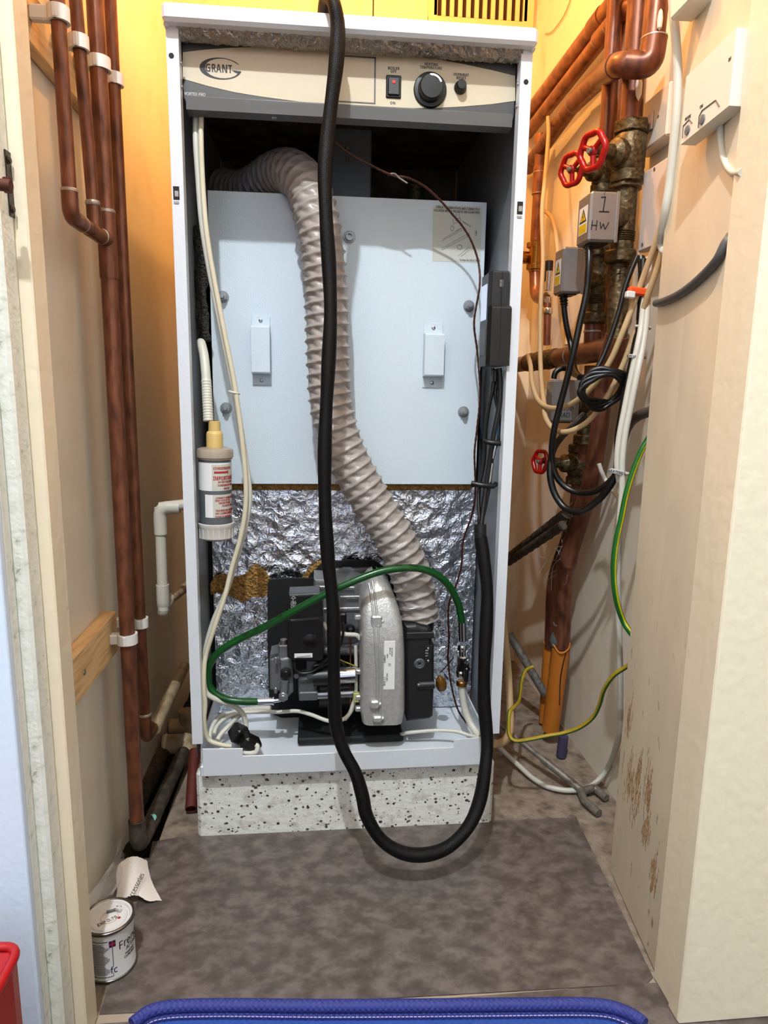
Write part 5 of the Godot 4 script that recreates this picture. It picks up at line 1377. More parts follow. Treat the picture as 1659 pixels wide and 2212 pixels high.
func left_pipes():
	var X = -0.392
	var zm = 0.054
	var zb = -0.026
	var z1 = 0.217
	var z2 = 0.118
	var low = Vector3(X, 0.045, 0.064)
	# main
	var mp = thing("copper_pipe", "thickest copper pipe on left wall, joined by an elbowed branch", "pipe", Vector3(X, 0.0, zm), "copper pipes on the left wall")
	part(mp, "tube", tube([Vector3(X, 2.4, zm - 0.012), Vector3(X, 0.075, 0.064)], 0.0128, 28), M.copper)
	part(mp, "tee", join([tube([Vector3(X, 1.152, zm), Vector3(X, 1.052, zm)], 0.0142, 28), tube([Vector3(X, 1.110, zm), Vector3(X, 1.110, zm + 0.032)], 0.0118, 24)]), M.copper)
	parts(mp, "solder", [collar(Vector3(X, 1.150, zm), Vector3.UP, 0.0136, 0.006), collar(Vector3(X, 1.110, zm + 0.029), Vector3(0, 0, 1), 0.0112, 0.004)], M.solder)
	part(mp, "elbow", tube(fillet([Vector3(X, 0.10, 0.063), low, Vector3(-0.3884, 0.035, -0.0394)], 0.04, 8), 0.0152, 24), M.cast_iron)
	part(mp, "floor_run", tube([Vector3(-0.3892, 0.035, -0.035), Vector3(-0.3767, 0.035, -0.2857)], 0.0150, 24), M.cast_iron, "grimy run along the floor")
	part(mp, "verdigris", lathe([Vector2(0, 0), Vector2(0.008, 0.0006), Vector2(0.010, 0.0), Vector2(0.0, 0.001)], 12, aim(Vector3(-0.3863, 0.0495, -0.0137), Vector3(-0.2, 1, 0.35))), mat("verdigris", Color(0.45, 0.68, 0.65), 0.8))
	# second pipe behind
	var bp = thing("copper_pipe", "slimmer copper pipe standing just behind the thickest left one", "pipe", Vector3(X, 0.17, zb), "copper pipes on the left wall")
	part(bp, "tube", tube([Vector3(X, 2.4, zb - 0.012), Vector3(X, 0.255, zb)], 0.0101, 24), M.copper)
	part(bp, "elbow", tube(fillet([Vector3(X, 0.262, zb), Vector3(X, 0.212, zb), Vector3(X + 0.003, 0.214, zb - 0.045)], 0.018, 8), 0.0117, 22), M.copper)
	part(bp, "solder", collar(Vector3(X, 0.260, zb), Vector3.UP, 0.0112, 0.006), M.solder)
	# two short pipes that join the main
	var p1 = thing("copper_pipe", "nearest copper pipe on the left, ending in an elbow", "pipe", Vector3(X, 1.1, z1), "copper pipes on the left wall")
	part(p1, "tube", tube([Vector3(X, 2.4, z1), Vector3(X, 1.135, z1)], 0.0095, 24), M.copper)
	part(p1, "elbow", tube(fillet([Vector3(X, 1.140, z1), Vector3(X, 1.108, z1), Vector3(X, 1.108, z1 - 0.045)], 0.024, 8), 0.0109, 24), M.copper)
	part(p1, "branch", tube([Vector3(X, 1.108, z1 - 0.04), Vector3(X, 1.110, zm + 0.02)], 0.0098, 24), M.copper)
	parts(p1, "solder", [collar(Vector3(X, 1.138, z1), Vector3.UP, 0.0104, 0.005), collar(Vector3(X, 1.108, z1 - 0.047), Vector3(0, 0, 1), 0.0104, 0.004)], M.solder)
	var p2 = thing("copper_pipe", "second copper pipe on the left, dropping onto the branch", "pipe", Vector3(X, 1.12, z2), "copper pipes on the left wall")
	part(p2, "tube", tube([Vector3(X, 2.4, z2 + 0.125), Vector3(X, 1.145, z2 - 0.002)], 0.0090, 24), M.copper)
	part(p2, "branch_tee", join([tube([Vector3(X, 1.150, z2 - 0.002), Vector3(X, 1.108, z2 - 0.004)], 0.0105, 24), tube([Vector3(X, 1.109, z2 + 0.026), Vector3(X, 1.109, z2 - 0.03)], 0.0112, 24)]), M.copper)
	part(p2, "solder", collar(Vector3(X, 1.146, z2), Vector3.UP, 0.0098, 0.007), M.solder)
	# battens and clips
	one("batten", "weathered upper wooden batten holding four white clips", "batten", bx(Vector3(-0.445, 1.315, -0.19), Vector3(-0.427, 1.385, 0.34), 0.002), M.pine)
	var bt = thing("batten", "pale lower pine batten with a screw, crossing left wall", "batten", Vector3(-0.43, 0.42, 0.1))
	part(bt, "plank", bx(Vector3(-0.445, 0.412, 0.02), Vector3(-0.4205, 0.486, 0.366), 0.0015), M.pine)
	part(bt, "screw", lathe([Vector2(0, 0), Vector2(0.005, 0.0), Vector2(0.004, 0.0014), Vector2(0.0015, 0.0005), Vector2(0, 0.0005)], 16, aim(Vector3(-0.4204, 0.4474, 0.1989), Vector3(1, 0, 0))), M.old_steel)
	pipe_clip("pipe_clip", Vector3(X, 1.352, z1), 0.0096, "nearest upper white pipe clip, on first copper pipe", -0.427)
	pipe_clip("pipe_clip", Vector3(X, 1.354, z2 + 0.022), 0.0092, "upper white pipe clip on the second copper pipe", -0.427)
	pipe_clip("pipe_clip", Vector3(X, 1.366, zm - 0.005), 0.0129, "large upper white pipe clip on thickest copper pipe", -0.427)
	pipe_clip("pipe_clip", Vector3(X, 1.378, zb - 0.008), 0.0102, "farthest upper white pipe clip beside the yellow wall", -0.445)
	pipe_clip("pipe_clip", Vector3(X, 0.450, 0.062), 0.0129, "lower white pipe clip on thickest pipe by pine batten", -0.4205)
	pipe_clip("pipe_clip", Vector3(X, 0.448, zb), 0.0102, "lower white pipe clip behind thickest pipe", -0.445)
	# white overflow pipe out of the boiler side
	var ov = thing("overflow_pipe", "white plastic overflow pipe with two elbows beside boiler", "pipe", Vector3(-0.36, 0.45, -0.2))
	var o0 = Vector3(-0.3228, 0.65, -0.16)
	var o1 = Vector3(-0.3778, 0.6434, -0.16)
	var o2 = Vector3(-0.3794, 0.427, -0.16)
	part(ov, "tube", join([tube([o0, o1], 0.0108, 20), tube([o1, o2], 0.0108, 20)]), M.pvc_white)
	part(ov, "elbow", tube(fillet([o1 + Vector3(0.04, 0, 0), o1, o1 + Vector3(0, -0.055, 0)], 0.020, 8), 0.0132, 22), M.pvc_white)
	part(ov, "elbow", tube(fillet([o2 + Vector3(0, 0.055, 0), o2, o2 + Vector3(0.0, 0.01, -0.05)], 0.024, 8), 0.0132, 22), M.pvc_white)
	part(ov, "end_cap", lathe([Vector2(0, -0.0132), Vector2(0.0075, -0.0108), Vector2(0.0118, -0.006), Vector2(0.0132, 0)], 22, at(o2)), M.pvc_white)
	part(ov, "tail", tube([o2 + Vector3(0, 0.008, -0.03), Vector3(-0.373, 0.4065, -0.42)], 0.0110, 18), M.pvc_aged)
	one("waste_pipe", "dirty cream waste pipe slanting behind the copper elbow", "pipe", tube([Vector3(-0.394, 0.1925, -0.42), Vector3(X + 0.006, 0.212, zb - 0.04)], 0.0135, 20), M.pvc_aged)
	# old drain fittings low down
	var df = thing("drain_fittings", "grimy grey solvent-weld drain fittings low beside the boiler", "fittings", Vector3(-0.33, 0.03, -0.35))
	part(df, "tee_socket", tube([Vector3(-0.4345, 0.0271, -0.34), Vector3(-0.3806, 0.0275, -0.34)], 0.0235, 24), M.pvc_aged)
	part(df, "elbow", tube(fillet([Vector3(-0.3914, 0.0328, -0.34), Vector3(-0.3718, 0.0271, -0.34), Vector3(-0.3729, 0.0145, -0.29)], 0.02, 8), 0.0225, 24), M.pvc_aged)
	part(df, "socket_rim", tube([Vector3(-0.4301, 0.027, -0.34), Vector3(-0.4257, 0.0268, -0.34)], 0.0255, 24), M.pvc_white)
	part(df, "stub", tube([Vector3(-0.4672, 0.0117, -0.37), Vector3(-0.4382, 0.0131, -0.37)], 0.0185, 20), M.copper)
	part(df, "upper_tee", join([tube([Vector3(-0.4412, 0.013, -0.45), Vector3(-0.3989, 0.0141, -0.45)], 0.022, 24), tube([Vector3(-0.3975, -0.012, -0.45), Vector3(-0.3974, 0.0592, -0.45)], 0.021, 24)]), M.pvc_aged)
	one("pipe_stub", "short open brick-red pipe stub against the plinth side", "pipe", lathe([Vector2(0.0125, 0), Vector2(0.0125, 0.14), Vector2(0.0105, 0.14), Vector2(0.0105, 0.0), Vector2(0.0125, 0.0)], 24, aim(Vector3(-0.3255, 0.0125, -0.0942), Vector3(-0.3348, 0.06, -0.1899) - Vector3(-0.3255, 0.0125, -0.0942))), mat("terracotta", Color(0.34, 0.12, 0.08), 0.6))
	one("floor_conduit", "old dark pipe lying along the floor edge, left of drain run", "pipe", tube([Vector3(-0.4467, 0.01, -0.1532), Vector3(-0.4361, 0.01, -0.3189)], 0.022, 20), M.cast_iron)

# ---------- pipework on the right wall ----------
func hex_union(p, dir, r):
	return join([hexnut(r, 0.020, aim(p, dir)), cyl(r * 0.8, 0.030, aim(p - dir.normalized() * 0.005, dir))])

func handwheel(t, c, axis, r):
	var tf = aim(c, axis, Vector3.UP)
	var ring = []
	for k in 49:
		var a = TAU * k / 48.0
		var rr = r * (1.0 + 0.045 * cos(a * 6.0))
		ring.append(tf * Vector3(cos(a) * rr, 0, sin(a) * rr))
	var parts = [tube(ring, r * 0.20, 12, null, false)]
	var w = part(t, "handwheel", parts[0], M.red_wheel, "red handwheel")
	for k in 3:
		var a = TAU * k / 3.0 + 0.5
		part(w, "spoke", tube([tf * Vector3(0, -0.001, 0), tf * Vector3(cos(a) * r, 0, sin(a) * r)], r * 0.17, 10), M.red_wheel)
	part(w, "hub", cyl(r * 0.30, r * 0.30, moved_tf(tf, -r * 0.15), 18), M.red_wheel)
	part(t, "wheel_nut", hexnut(r * 0.19, r * 0.25, moved_tf(tf, r * 0.12)), M.old_steel)

func gate_valve(called, label, body, axis, r, wheel, wr):
	var t = thing(called, label, "valve", body, "red wheeled gate valves")
	var up = axis.normalized()
	part(t, "body", join([lathe([Vector2(r * 1.0, -r * 1.5), Vector2(r * 1.25, -r * 1.2), Vector2(r * 1.25, r * 1.2), Vector2(r * 1.0, r * 1.5)], 24, aim(body, up))]), M.brass_old)
	part(t, "union_nut", hexnut(r * 1.42, r * 1.0, aim(body + up * r * 1.35, up)), M.brass_old)
	part(t, "union_nut", hexnut(r * 1.42, r * 1.0, aim(body - up * r * 2.35, up)), M.brass_old)
	var d = (wheel - body)
	var L = d.length()
	part(t, "bonnet", join([lathe([Vector2(r * 0.95, 0), Vector2(r * 0.95, L * 0.25), Vector2(r * 1.05, L * 0.27), Vector2(r * 1.05, L * 0.40), Vector2(r * 0.85, L * 0.44), Vector2(r * 0.6, L * 0.50), Vector2(r * 0.6, L * 0.70), Vector2(r * 0.25, L * 0.74), Vector2(r * 0.22, L)], 20, aim(body, d))]), M.brass_old)
	part(t, "packing_nut", hexnut(r * 0.62, L * 0.14, aim(body + d * 0.60, d)), M.brass_old)
	handwheel(t, wheel, d, wr)
	return t

func right_pipes():
	# two heavy pipes that climb along the wall
	var pa = thing("copper_pipe", "uppermost copper pipe running back along the right wall", "pipe", Vector3(0.55, 1.677, -0.633), "copper pipes on the right wall")
	part(pa, "tube", tube([Vector3(0.55, 1.6754, -0.8662), Vector3(0.55, 1.677, -0.2436)], 0.0195, 26), M.copper_bright)
	part(pa, "coupling", tube([Vector3(0.55, 1.6774, -0.3871), Vector3(0.55, 1.6775, -0.3306)], 0.0215, 26), M.copper_bright)
	var pb = thing("copper_pipe", "second copper pipe below it, turning toward the doorway", "pipe", Vector3(0.55, 1.6362, -0.6258), "copper pipes on the right wall")
	var b1 = Vector3(0.55, 1.6381, -0.2222)
	part(pb, "tube", tube(fillet([Vector3(0.55, 1.624, -0.8572), b1, Vector3(0.6028, 1.6111, -0.14)], 0.05, 8), 0.0170, 26), M.copper_bright)
	part(pb, "coupling", tube([Vector3(0.55, 1.6384, -0.3502), Vector3(0.55, 1.6372, -0.2865)], 0.0190, 26), M.copper_bright)
	part(pb, "elbow", tube(fillet([b1 + (Vector3(0.55, 1.6372, -0.2865) - b1).normalized() * 0.07, b1, b1 + (Vector3(0.6028, 1.6111, -0.14) - b1).normalized() * 0.07], 0.045, 8), 0.0190, 26), M.copper_bright)
	parts(pb, "solder", ([collar(Vector3(0.55, 1.6382, -0.3477), Vector3(0.55, 1.6382, -0.3477) - b1, 0.0182, 0.003), collar(Vector3(0.55, 1.6374, -0.2888), Vector3(0.55, 1.6374, -0.2888) - b1, 0.0182, 0.003)]), M.solder)
	# third pipe: comes forward, swings out, then climbs
	var pc = thing("copper_pipe", "third copper pipe swinging out past the vertical pipes and up", "pipe", Vector3(0.55, 1.5613, -0.485), "copper pipes on the right wall")
	var c1 = Vector3(0.548, 1.5541, -0.3234)
	var c2 = Vector3(0.4705, 1.4563, -0.045)
	var c3 = Vector3(0.5207, 1.4498, -0.03)
	var c4 = Vector3(0.5257, 1.5628, -0.035)
	var cpath = fillet([Vector3(0.55, 1.5262, -0.8401), Vector3(0.55, 1.5645, -0.4856), c1, c2, c3, c4], 0.05, 8)
	part(pc, "tube", tube(cpath, 0.0200, 28), M.copper)
	part(pc, "elbow", tube(fillet([c2 + Vector3(0.01, 0, 0), c3, Vector3(0.5237, 1.4917, -0.03)], 0.045, 8), 0.0222, 28), M.copper)
	part(pc, "coupling", tube(fillet([Vector3(0.55, 1.5645, -0.4856), c1, c1.lerp(c2, 0.9)], 0.03, 6), 0.0220, 28), M.copper)
	parts(pc, "solder", ([collar(Vector3(0.5237, 1.491, -0.03), Vector3.UP, 0.0212, 0.004), collar(Vector3(0.55, 1.5644, -0.4826), Vector3(0.55, 1.5644, -0.4826) - c1, 0.0212, 0.003)]), M.solder)
	part(pc, "paint_drip", lathe([Vector2(0, 0), Vector2(0.004, 0.004), Vector2(0.0048, 0.018), Vector2(0.003, 0.030), Vector2(0, 0.034)], 12, at(Vector3(0.5222, 1.4961, -0.01), Vector3(0, 0, 0))), M.paint_drip)
	# drop from the third pipe near the boiler
	var pd = thing("copper_pipe", "bright copper drop pipe with couplings beside the boiler edge", "pipe", Vector3(0.55, 1.3581, -0.7064), "copper pipes on the right wall")
	part(pd, "tube", tube([Vector3(0.55, 1.5691, -0.7237), Vector3(0.55, 1.3022, -0.7288)], 0.0150, 24), M.copper_bright)
	part(pd, "tee", join([tube([Vector3(0.55, 1.5755, -0.7286), Vector3(0.55, 1.542, -0.7267)], 0.0180, 24)]), M.copper_bright)
	part(pd, "coupling", tube([Vector3(0.55, 1.4935, -0.7221), Vector3(0.55, 1.423, -0.7257)], 0.0182, 24), M.copper_bright)
	parts(pd, "solder", ([collar(Vector3(0.55, 1.4772, -0.7232), Vector3.UP, 0.0176, 0.003), collar(Vector3(0.55, 1.423, -0.7257), Vector3.UP, 0.0176, 0.003)]), M.solder)
	part(pd, "lower_tube", tube(fillet([Vector3(0.55, 1.2199, -0.7186), Vector3(0.55, 1.149, -0.7021), Vector3(0.55, 1.1284, -0.6161)], 0.03, 8), 0.0165, 22), M.copper_bright)
	part(pd, "tail", join([tube([Vector3(0.55, 1.1176, -0.5956), Vector3(0.55, 1.009, -0.584)], 0.0095, 18)]), M.copper)
	var cv = thing("check_valve", "brass compression check valve on the bright drop pipe", "valve", Vector3(0.55, 1.2639, -0.7221))
	part(cv, "body", join([cyl(0.019, 0.075, aim(Vector3(0.55, 1.2161, -0.7179), Vector3.UP)), hexnut(0.026, 0.016, aim(Vector3(0.55, 1.2212, -0.7188), Vector3.UP)), hexnut(0.026, 0.016, aim(Vector3(0.55, 1.2805, -0.725), Vector3.UP)), cyl(0.017, 0.05, aim(Vector3(0.55, 1.2575, -0.7417), Vector3(-1, 0, 0.2)))]), M.brass_nut)
	var av = thing("isolating_valve", "small chrome service valve with black cap, left of grey box", "valve", Vector3(0.55, 1.1362, -0.6025))
	part(av, "body", join([cyl(0.014, 0.05, aim(Vector3(0.55, 1.138, -0.664), Vector3(0.55, 1.1336, -0.5552) - Vector3(0.55, 1.138, -0.664))), cyl(0.009, 0.05, aim(Vector3(0.55, 1.1497, -0.5975), Vector3.UP)), hexnut(0.0135, 0.015, aim(Vector3(0.55, 1.0897, -0.5907), Vector3.UP)), cyl(0.006, 0.03, aim(Vector3(0.55, 1.1018, -0.5928), Vector3.UP))]), M.chrome)
	part(av, "black_cap", join([cyl(0.011, 0.052, aim(Vector3(0.55, 1.1739, -0.6017), Vector3.UP))]), M.black_plastic)
	# vertical pipes
	var zE = -0.11
	var xE = 0.53
	var pe = thing("copper_pipe", "thick vertical pipe beside white box, marked with a 1", "pipe", Vector3(xE, 0.98, zE), "copper pipes on the right wall")
	part(pe, "tube", tube([Vector3(xE - 0.006, 2.1, zE - 0.004), Vector3(xE - 0.002, 1.385, zE)], 0.0205, 28), M.copper)
	part(pe, "lower_tube", tube([Vector3(0.53, 1.144, -0.1226), Vector3(0.53, 0.9878, -0.1035)], 0.0200, 28), M.brass_old)
	part(pe, "paint_drip", lathe([Vector2(0, 0), Vector2(0.0035, 0.006), Vector2(0.0055, 0.012), Vector2(0.0062, 0.03), Vector2(0.004, 0.04), Vector2(0, 0.043)], 12, at(Vector3(0.5298, 1.4152, -0.088), Vector3(0, 0, 3))), M.paint_drip)
	part(pe, "pen_mark", join([stroke([Vector2(-0.006, 0.016), Vector2(0.001, 0.019), Vector2(0.001, 0)], 0.0022, at(Vector3(0.5181, 1.1103, -0.0885))), stroke([Vector2(-0.006, 0.0), Vector2(0.008, 0.001)], 0.0022, at(Vector3(0.5181, 1.1103, -0.0885)))]), M.ink_black)
	var pf = thing("copper_pipe", "vertical copper pipe above the smaller red handwheel valve", "pipe", Vector3(0.53, 1.4421, -0.2293), "copper pipes on the right wall")
	part(pf, "tube", tube([Vector3(0.53, 1.6704, -0.2302), Vector3(0.53, 1.3669, -0.2274)], 0.0150, 24), M.copper)
	part(pf, "lower_tube", tube([Vector3(0.53, 1.0885, -0.2354), Vector3(0.53, 0.9623, -0.2307)], 0.0165, 24), M.copper)
	part(pf, "solder", collar(Vector3(0.53, 1.0121, -0.2319), Vector3.UP, 0.0172, 0.006), M.solder)
	var pg = thing("copper_pipe", "plain orange copper pipe between the two valve columns", "pipe", Vector3(0.565, 1.0, -0.20), "copper pipes on the right wall")
	part(pg, "tube", tube([Vector3(0.565, 1.6782, -0.2407), Vector3(0.565, 1.3098, -0.2932), Vector3(0.565, 0.9893, -0.2588)], 0.0155, 24), M.copper_bright)
	# header where the columns meet, running left behind the boiler
	var ph = thing("header_pipe", "horizontal taped copper header pipe at mid height, right side", "pipe", Vector3(0.53, 0.9773, -0.3305))
	var h0 = Vector3(0.53, 0.9614, -0.891)
	var h1 = Vector3(0.53, 0.9731, -0.1115)
	part(ph, "tube", tube([h0, h1], 0.0215, 28), M.copper)
	part(ph, "tee", join([tube([Vector3(0.53, 0.9992, -0.1013), Vector3(0.53, 0.9413, -0.1321)], 0.0235, 28), tube([h1, h1.lerp(h0, 0.28)], 0.0236, 28)]), M.copper)
	part(ph, "tape_wrap", tube(even([h1.lerp(h0, 0.42), h1.lerp(h0, 0.72)], 0.002), 0.024, 24, func(s, a): return 0.0235 + 0.0012 * sin(s * 300.0 + a) + 0.001 * sin(s * 90.0 + a * 2.0)), M.brass_old)
	part(ph, "solder", collar(h1.lerp(h0, 0.29), h0 - h1, 0.0226, 0.006), M.solder)
	# columns below the header
	var pi_ = thing("copper_pipe", "thick copper pipe dropping from header into a dusty bend", "pipe", Vector3(0.54, 0.8343, -0.1973), "copper pipes on the right wall")
	part(pi_, "tube", tube(spline([Vector3(0.54, 0.941, -0.1731), Vector3(0.54, 0.8837, -0.1747), Vector3(0.54, 0.8154, -0.1794), Vector3(0.54, 0.7345, -0.1946), Vector3(0.54, 0.6536, -0.2217), Vector3(0.54, 0.5503, -0.2815), Vector3(0.53, 0.4736, -0.2956), Vector3(0.53, 0.432, -0.3007), Vector3(0.53, 0.271, -0.2914)], 6), 0.0190, 26), M.copper)
	part(pi_, "bend_sleeve", tube(spline([Vector3(0.54, 0.6536, -0.2217), Vector3(0.54, 0.5503, -0.2815), Vector3(0.53, 0.4785, -0.2903)], 6), 0.0212, 26), M.copper)
	part(pi_, "solder", collar(Vector3(0.53, 0.3277, -0.2981), Vector3.UP, 0.0192, 0.005), M.solder)
	var pj = thing("copper_pipe", "thinner copper pipe below third valve, joining the dusty bend", "pipe", Vector3(0.55, 0.632, -0.3218), "copper pipes on the right wall")
	part(pj, "tube", tube(spline([Vector3(0.55, 0.9445, -0.2737), Vector3(0.55, 0.8729, -0.2742), Vector3(0.55, 0.7782, -0.2846), Vector3(0.55, 0.7009, -0.3047), Vector3(0.55, 0.6112, -0.3123), Vector3(0.55, 0.5218, -0.3578), Vector3(0.55, 0.443, -0.41), Vector3(0.55, 0.3685, -0.4319), Vector3(0.55, 0.2196, -0.4202)], 6), 0.0145, 24), M.copper)
	part(pj, "pen_mark", join([stroke([Vector2(-0.006, 0.016), Vector2(0.002, 0.015), Vector2(-0.002, 0.008), Vector2(0.003, 0.003), Vector2(-0.005, -0.001)], 0.002, at(Vector3(0.5377, 0.7814, -0.268)))]), M.ink_black)
	for q in [["sleeved_pipe", "wider split ochre plastic sleeve over the pipe at floor", Vector3(0.53, 0.271, -0.2914), Vector3(0.53, 0.0387, -0.3275), 0.0215], ["sleeved_pipe", "narrower ochre plastic sleeve on pipe beside it", Vector3(0.55, 0.223, -0.428), Vector3(0.55, 0.0054, -0.4272), 0.0150]]:
		var sl = thing(q[0], q[1], "pipe sleeve", q[3])
		part(sl, "sleeve", tube([q[2], q[3]], q[4], 24), M.sleeve)
		part(sl, "torn_edge", tube(spline([q[2] + Vector3(-q[4], 0.012, 0), q[2] + Vector3(-q[4] * 0.5, -0.004, q[4]), q[2] + Vector3(q[4] * 0.4, 0.004, q[4]), q[2] + Vector3(q[4], 0.012, 0)], 5), 0.0022, 8), M.sleeve)
		part(sl, "split", tube(spline([q[2].lerp(q[3], 0.02) + Vector3(q[4] * 0.2, 0, q[4] * 0.97), q[2].lerp(q[3], 0.3) + Vector3(-q[4] * 0.02, 0, q[4]), q[2].lerp(q[3], 0.65) + Vector3(q[4] * 0.3, 0, q[4] * 0.95)], 5), 0.0016, 6), M.black_matt)
	one("pipe_putty", "grey-blue hardened sealant lump above ochre sleeves", "sealant", lathe([Vector2(0, 0), Vector2(0.019, 0.004), Vector2(0.023, 0.018), Vector2(0.020, 0.034), Vector2(0.012, 0.042), Vector2(0, 0.044)], 14, aim(Vector3(0.525, 0.2679, -0.2996), Vector3(0.1, 1, 0))), mat("putty", Color(0.30, 0.32, 0.32), 0.8))
	for q in [["insulated_pipe", "dusty dark lagged pipe slanting to boiler, upper one", Vector3(0.5, 0.402, -0.6725), Vector3(0.5, 0.6171, -0.2314), 0.0125], ["insulated_pipe", "dusty dark lagged pipe slanting to boiler, lower one", Vector3(0.47, 0.4149, -0.5691), Vector3(0.47, 0.5996, -0.176), 0.0105]]:
		one(q[0], q[1], "pipe", tube(even([q[2], q[3]], 0.006), q[4], 18, func(s, a): return q[4] + 0.0007 * sin(s * 130.0 + a * 3.0)), M.cast_iron)
	one("floor_pipe", "old galvanised pipe slanting down to the floor behind sleeves", "pipe", tube([Vector3(0.4469, 0.2492, -0.45), Vector3(0.5377, 0.0989, -0.4)], 0.011, 16), M.old_steel)
	var cw = []
	var r = RandomNumberGenerator.new()
	r.seed = 12
	for k in 16:
		var p0 = Vector3(0.515, 0.5594, -0.2916) + Vector3(r.randfn() * 0.015, r.randfn() * 0.05, r.randfn() * 0.02)
		cw.append(wire([p0, p0 + Vector3(r.randfn() * 0.012, -0.02 + r.randfn() * 0.012, r.randfn() * 0.012), p0 + Vector3(r.randfn() * 0.02, -0.035 + r.randfn() * 0.02, r.randfn() * 0.02)], 0.0005, 5, 5))
	var cwo = one("cobweb", "grey dusty cobweb threads clinging to the bent pipes", "cobweb", join(cw), M.cobweb)
	cwo.set_meta("kind", "stuff")
	# gate valves
	gate_valve("gate_valve", "larger brass gate valve with red handwheel, on thick pipe", Vector3(0.53, 1.3333, -0.1098), Vector3(0, 1, 0), 0.0235, Vector3(0.4435, 1.3222, -0.075), 0.0305)
	gate_valve("gate_valve", "smaller brass gate valve with red handwheel, left of the larger", Vector3(0.53, 1.3344, -0.2285), Vector3(0, 1, 0), 0.0185, Vector3(0.4476, 1.3247, -0.19), 0.0285)
	gate_valve("gate_valve", "low brass gate valve whose red handwheel stands beside black cables", Vector3(0.55, 0.7191, -0.3079), Vector3(0.02, 1, 0), 0.0200, Vector3(0.444, 0.729, -0.27), 0.0245)
	# motorised zone valves: grey metal heads on brass bodies
	zone_head("zone_valve", "grey metal zone valve box marked 1 HW", Vector3(0.431, 1.2432, -0.035), Vector3(0.4829, 1.2454, -0.035), Vector3(0.4865, 1.1567, -0.035), 0.062, [["1", 0.0, 0.020, 0.024], ["HW", -0.004, -0.016, 0.017]], true, Vector3(0.53, 1.2195, -0.1154), 0.0225)
	zone_head("zone_valve", "plain grey zone valve box with yellow label, below marked one", Vector3(0.4266, 1.1699, -0.15), Vector3(0.4705, 1.1679, -0.15), Vector3(0.4728, 1.0812, -0.15), 0.050, [], true, Vector3(0.53, 1.1151, -0.223), 0.0190)
	zone_head("zone_valve", "lowest zone valve box, marked 3 and behind black cable", Vector3(0.4395, 0.9111, -0.2), Vector3(0.4964, 0.912, -0.2), Vector3(0.4965, 0.8218, -0.2), 0.045, [["3", 0.003, 0.014, 0.020], ["• RWOD", -0.002, -0.016, 0.009], ["RAD", 0.0, -0.030, 0.010]], false, Vector3(0.55, 0.852, -0.2813), 0.0190)
	# wall plates
	var sp = thing("light_switch", "double rocker switch plate on the right wall", "switch", Vector3(0.585, 1.3877, -0.1049))
	var s0 = Vector3(0.584, 1.4361, -0.1549)
	var s1 = Vector3(0.584, 1.4334, -0.0542)
	var s2 = Vector3(0.584, 1.3446, -0.1481)
	var y0 = s2.y
	var y1 = (s0.y + s1.y) * 0.5
	part(sp, "plate", box(Vector3(0.030, y1 - y0, s1.z - s0.z + 0.02), 0.003, at(Vector3(0.581, (y0 + y1) * 0.5, (s0.z + s1.z) * 0.5))), M.switch_cream)
	var sc = Vector3(0.566, (y0 + y1) * 0.5 - 0.002, (s0.z + s1.z) * 0.5 - 0.006)
	part(sp, "rocker_surround", box(Vector3(0.001, 0.033, 0.0285), 0.0003, at(sc)), M.fascia_lip)
	part(sp, "rocker", box(Vector3(0.006, 0.030, 0.0130), 0.001, at(sc + Vector3(0, 0, -0.0068), Vector3(0, 0, 6))), M.box_pinkish)
	part(sp, "rocker", box(Vector3(0.006, 0.030, 0.0130), 0.001, at(sc + Vector3(0, 0.001, 0.0068), Vector3(0, 0, -6))), M.box_pinkish)
	for dz in [-0.032, 0.032]:
		part(sp, "screw", cyl(0.0028, 0.001, aim(sc + Vector3(0.0005, 0, dz), Vector3(-1, 0, 0)), 14, 0.0002), M.old_steel)
	var wb = thing("wiring_box", "tall white wiring centre box on right wall above cables", "box", Vector3(0.57, 1.2251, -0.0971))
	var w0 = Vector3(0.556, 1.2959, -0.0927)
	var w1 = Vector3(0.556, 1.1542, -0.1172)
	var w2 = Vector3(0.556, 1.3021, -0.0047)
	part(wb, "cover", box(Vector3(0.018, w0.y - w1.y + 0.004, w2.z - w0.z + 0.03), 0.003, at(Vector3(0.565, (w0.y + w1.y) * 0.5, (w0.z + w2.z) * 0.5 + 0.008))), M.box_pinkish)
	part(wb, "back_box", box(Vector3(0.024, w0.y - w1.y - 0.004, w2.z - w0.z + 0.02), 0.002, at(Vector3(0.584, (w0.y + w1.y) * 0.5, (w0.z + w2.z) * 0.5 + 0.008))), M.fascia_lip)
	for q in [Vector3(0.5558, 1.2906, -0.0556), Vector3(0.5558, 1.1641, -0.0801)]:
		part(wb, "screw", cyl(0.0034, 0.001, aim(q, Vector3(-1, 0, 0)), 14, 0.0002), M.old_steel)
	# heating controller on the pier
	var st = thing("heating_receiver", "cream heating receiver with two grey buttons on the pier", "controller", Vector3(0.465, 1.25, 0.3))
	var t0 = Vector3(0.44, 1.2243, 0.256)
	var t1 = Vector3(0.44, 1.2324, 0.3675)
	var t2 = Vector3(0.44, 1.3186, 0.3661)
	var t3 = Vector3(0.44, 1.3099, 0.2481)
	var zz0 = t0.z
	var zz1 = t1.z
	part(st, "case", extr([Vector2(-zz0, t0.y), Vector2(-zz1, t1.y), Vector2(-zz1, t2.y), Vector2(-zz0, t3.y)], 0.022, Transform3D(Basis(Vector3(0, 0, -1), Vector3(0, 1, 0), Vector3(1, 0, 0)) * Basis.from_scale(Vector3(1, 1, 1)), Vector3(0.44, 0, 0)), 0.0), M.stat_cream)
	part(st, "back_plate", bx(Vector3(0.461, t0.y + 0.010, zz0 + 0.03), Vector3(0.474, t2.y - 0.01, zz1 - 0.006), 0.001), M.black_plastic)
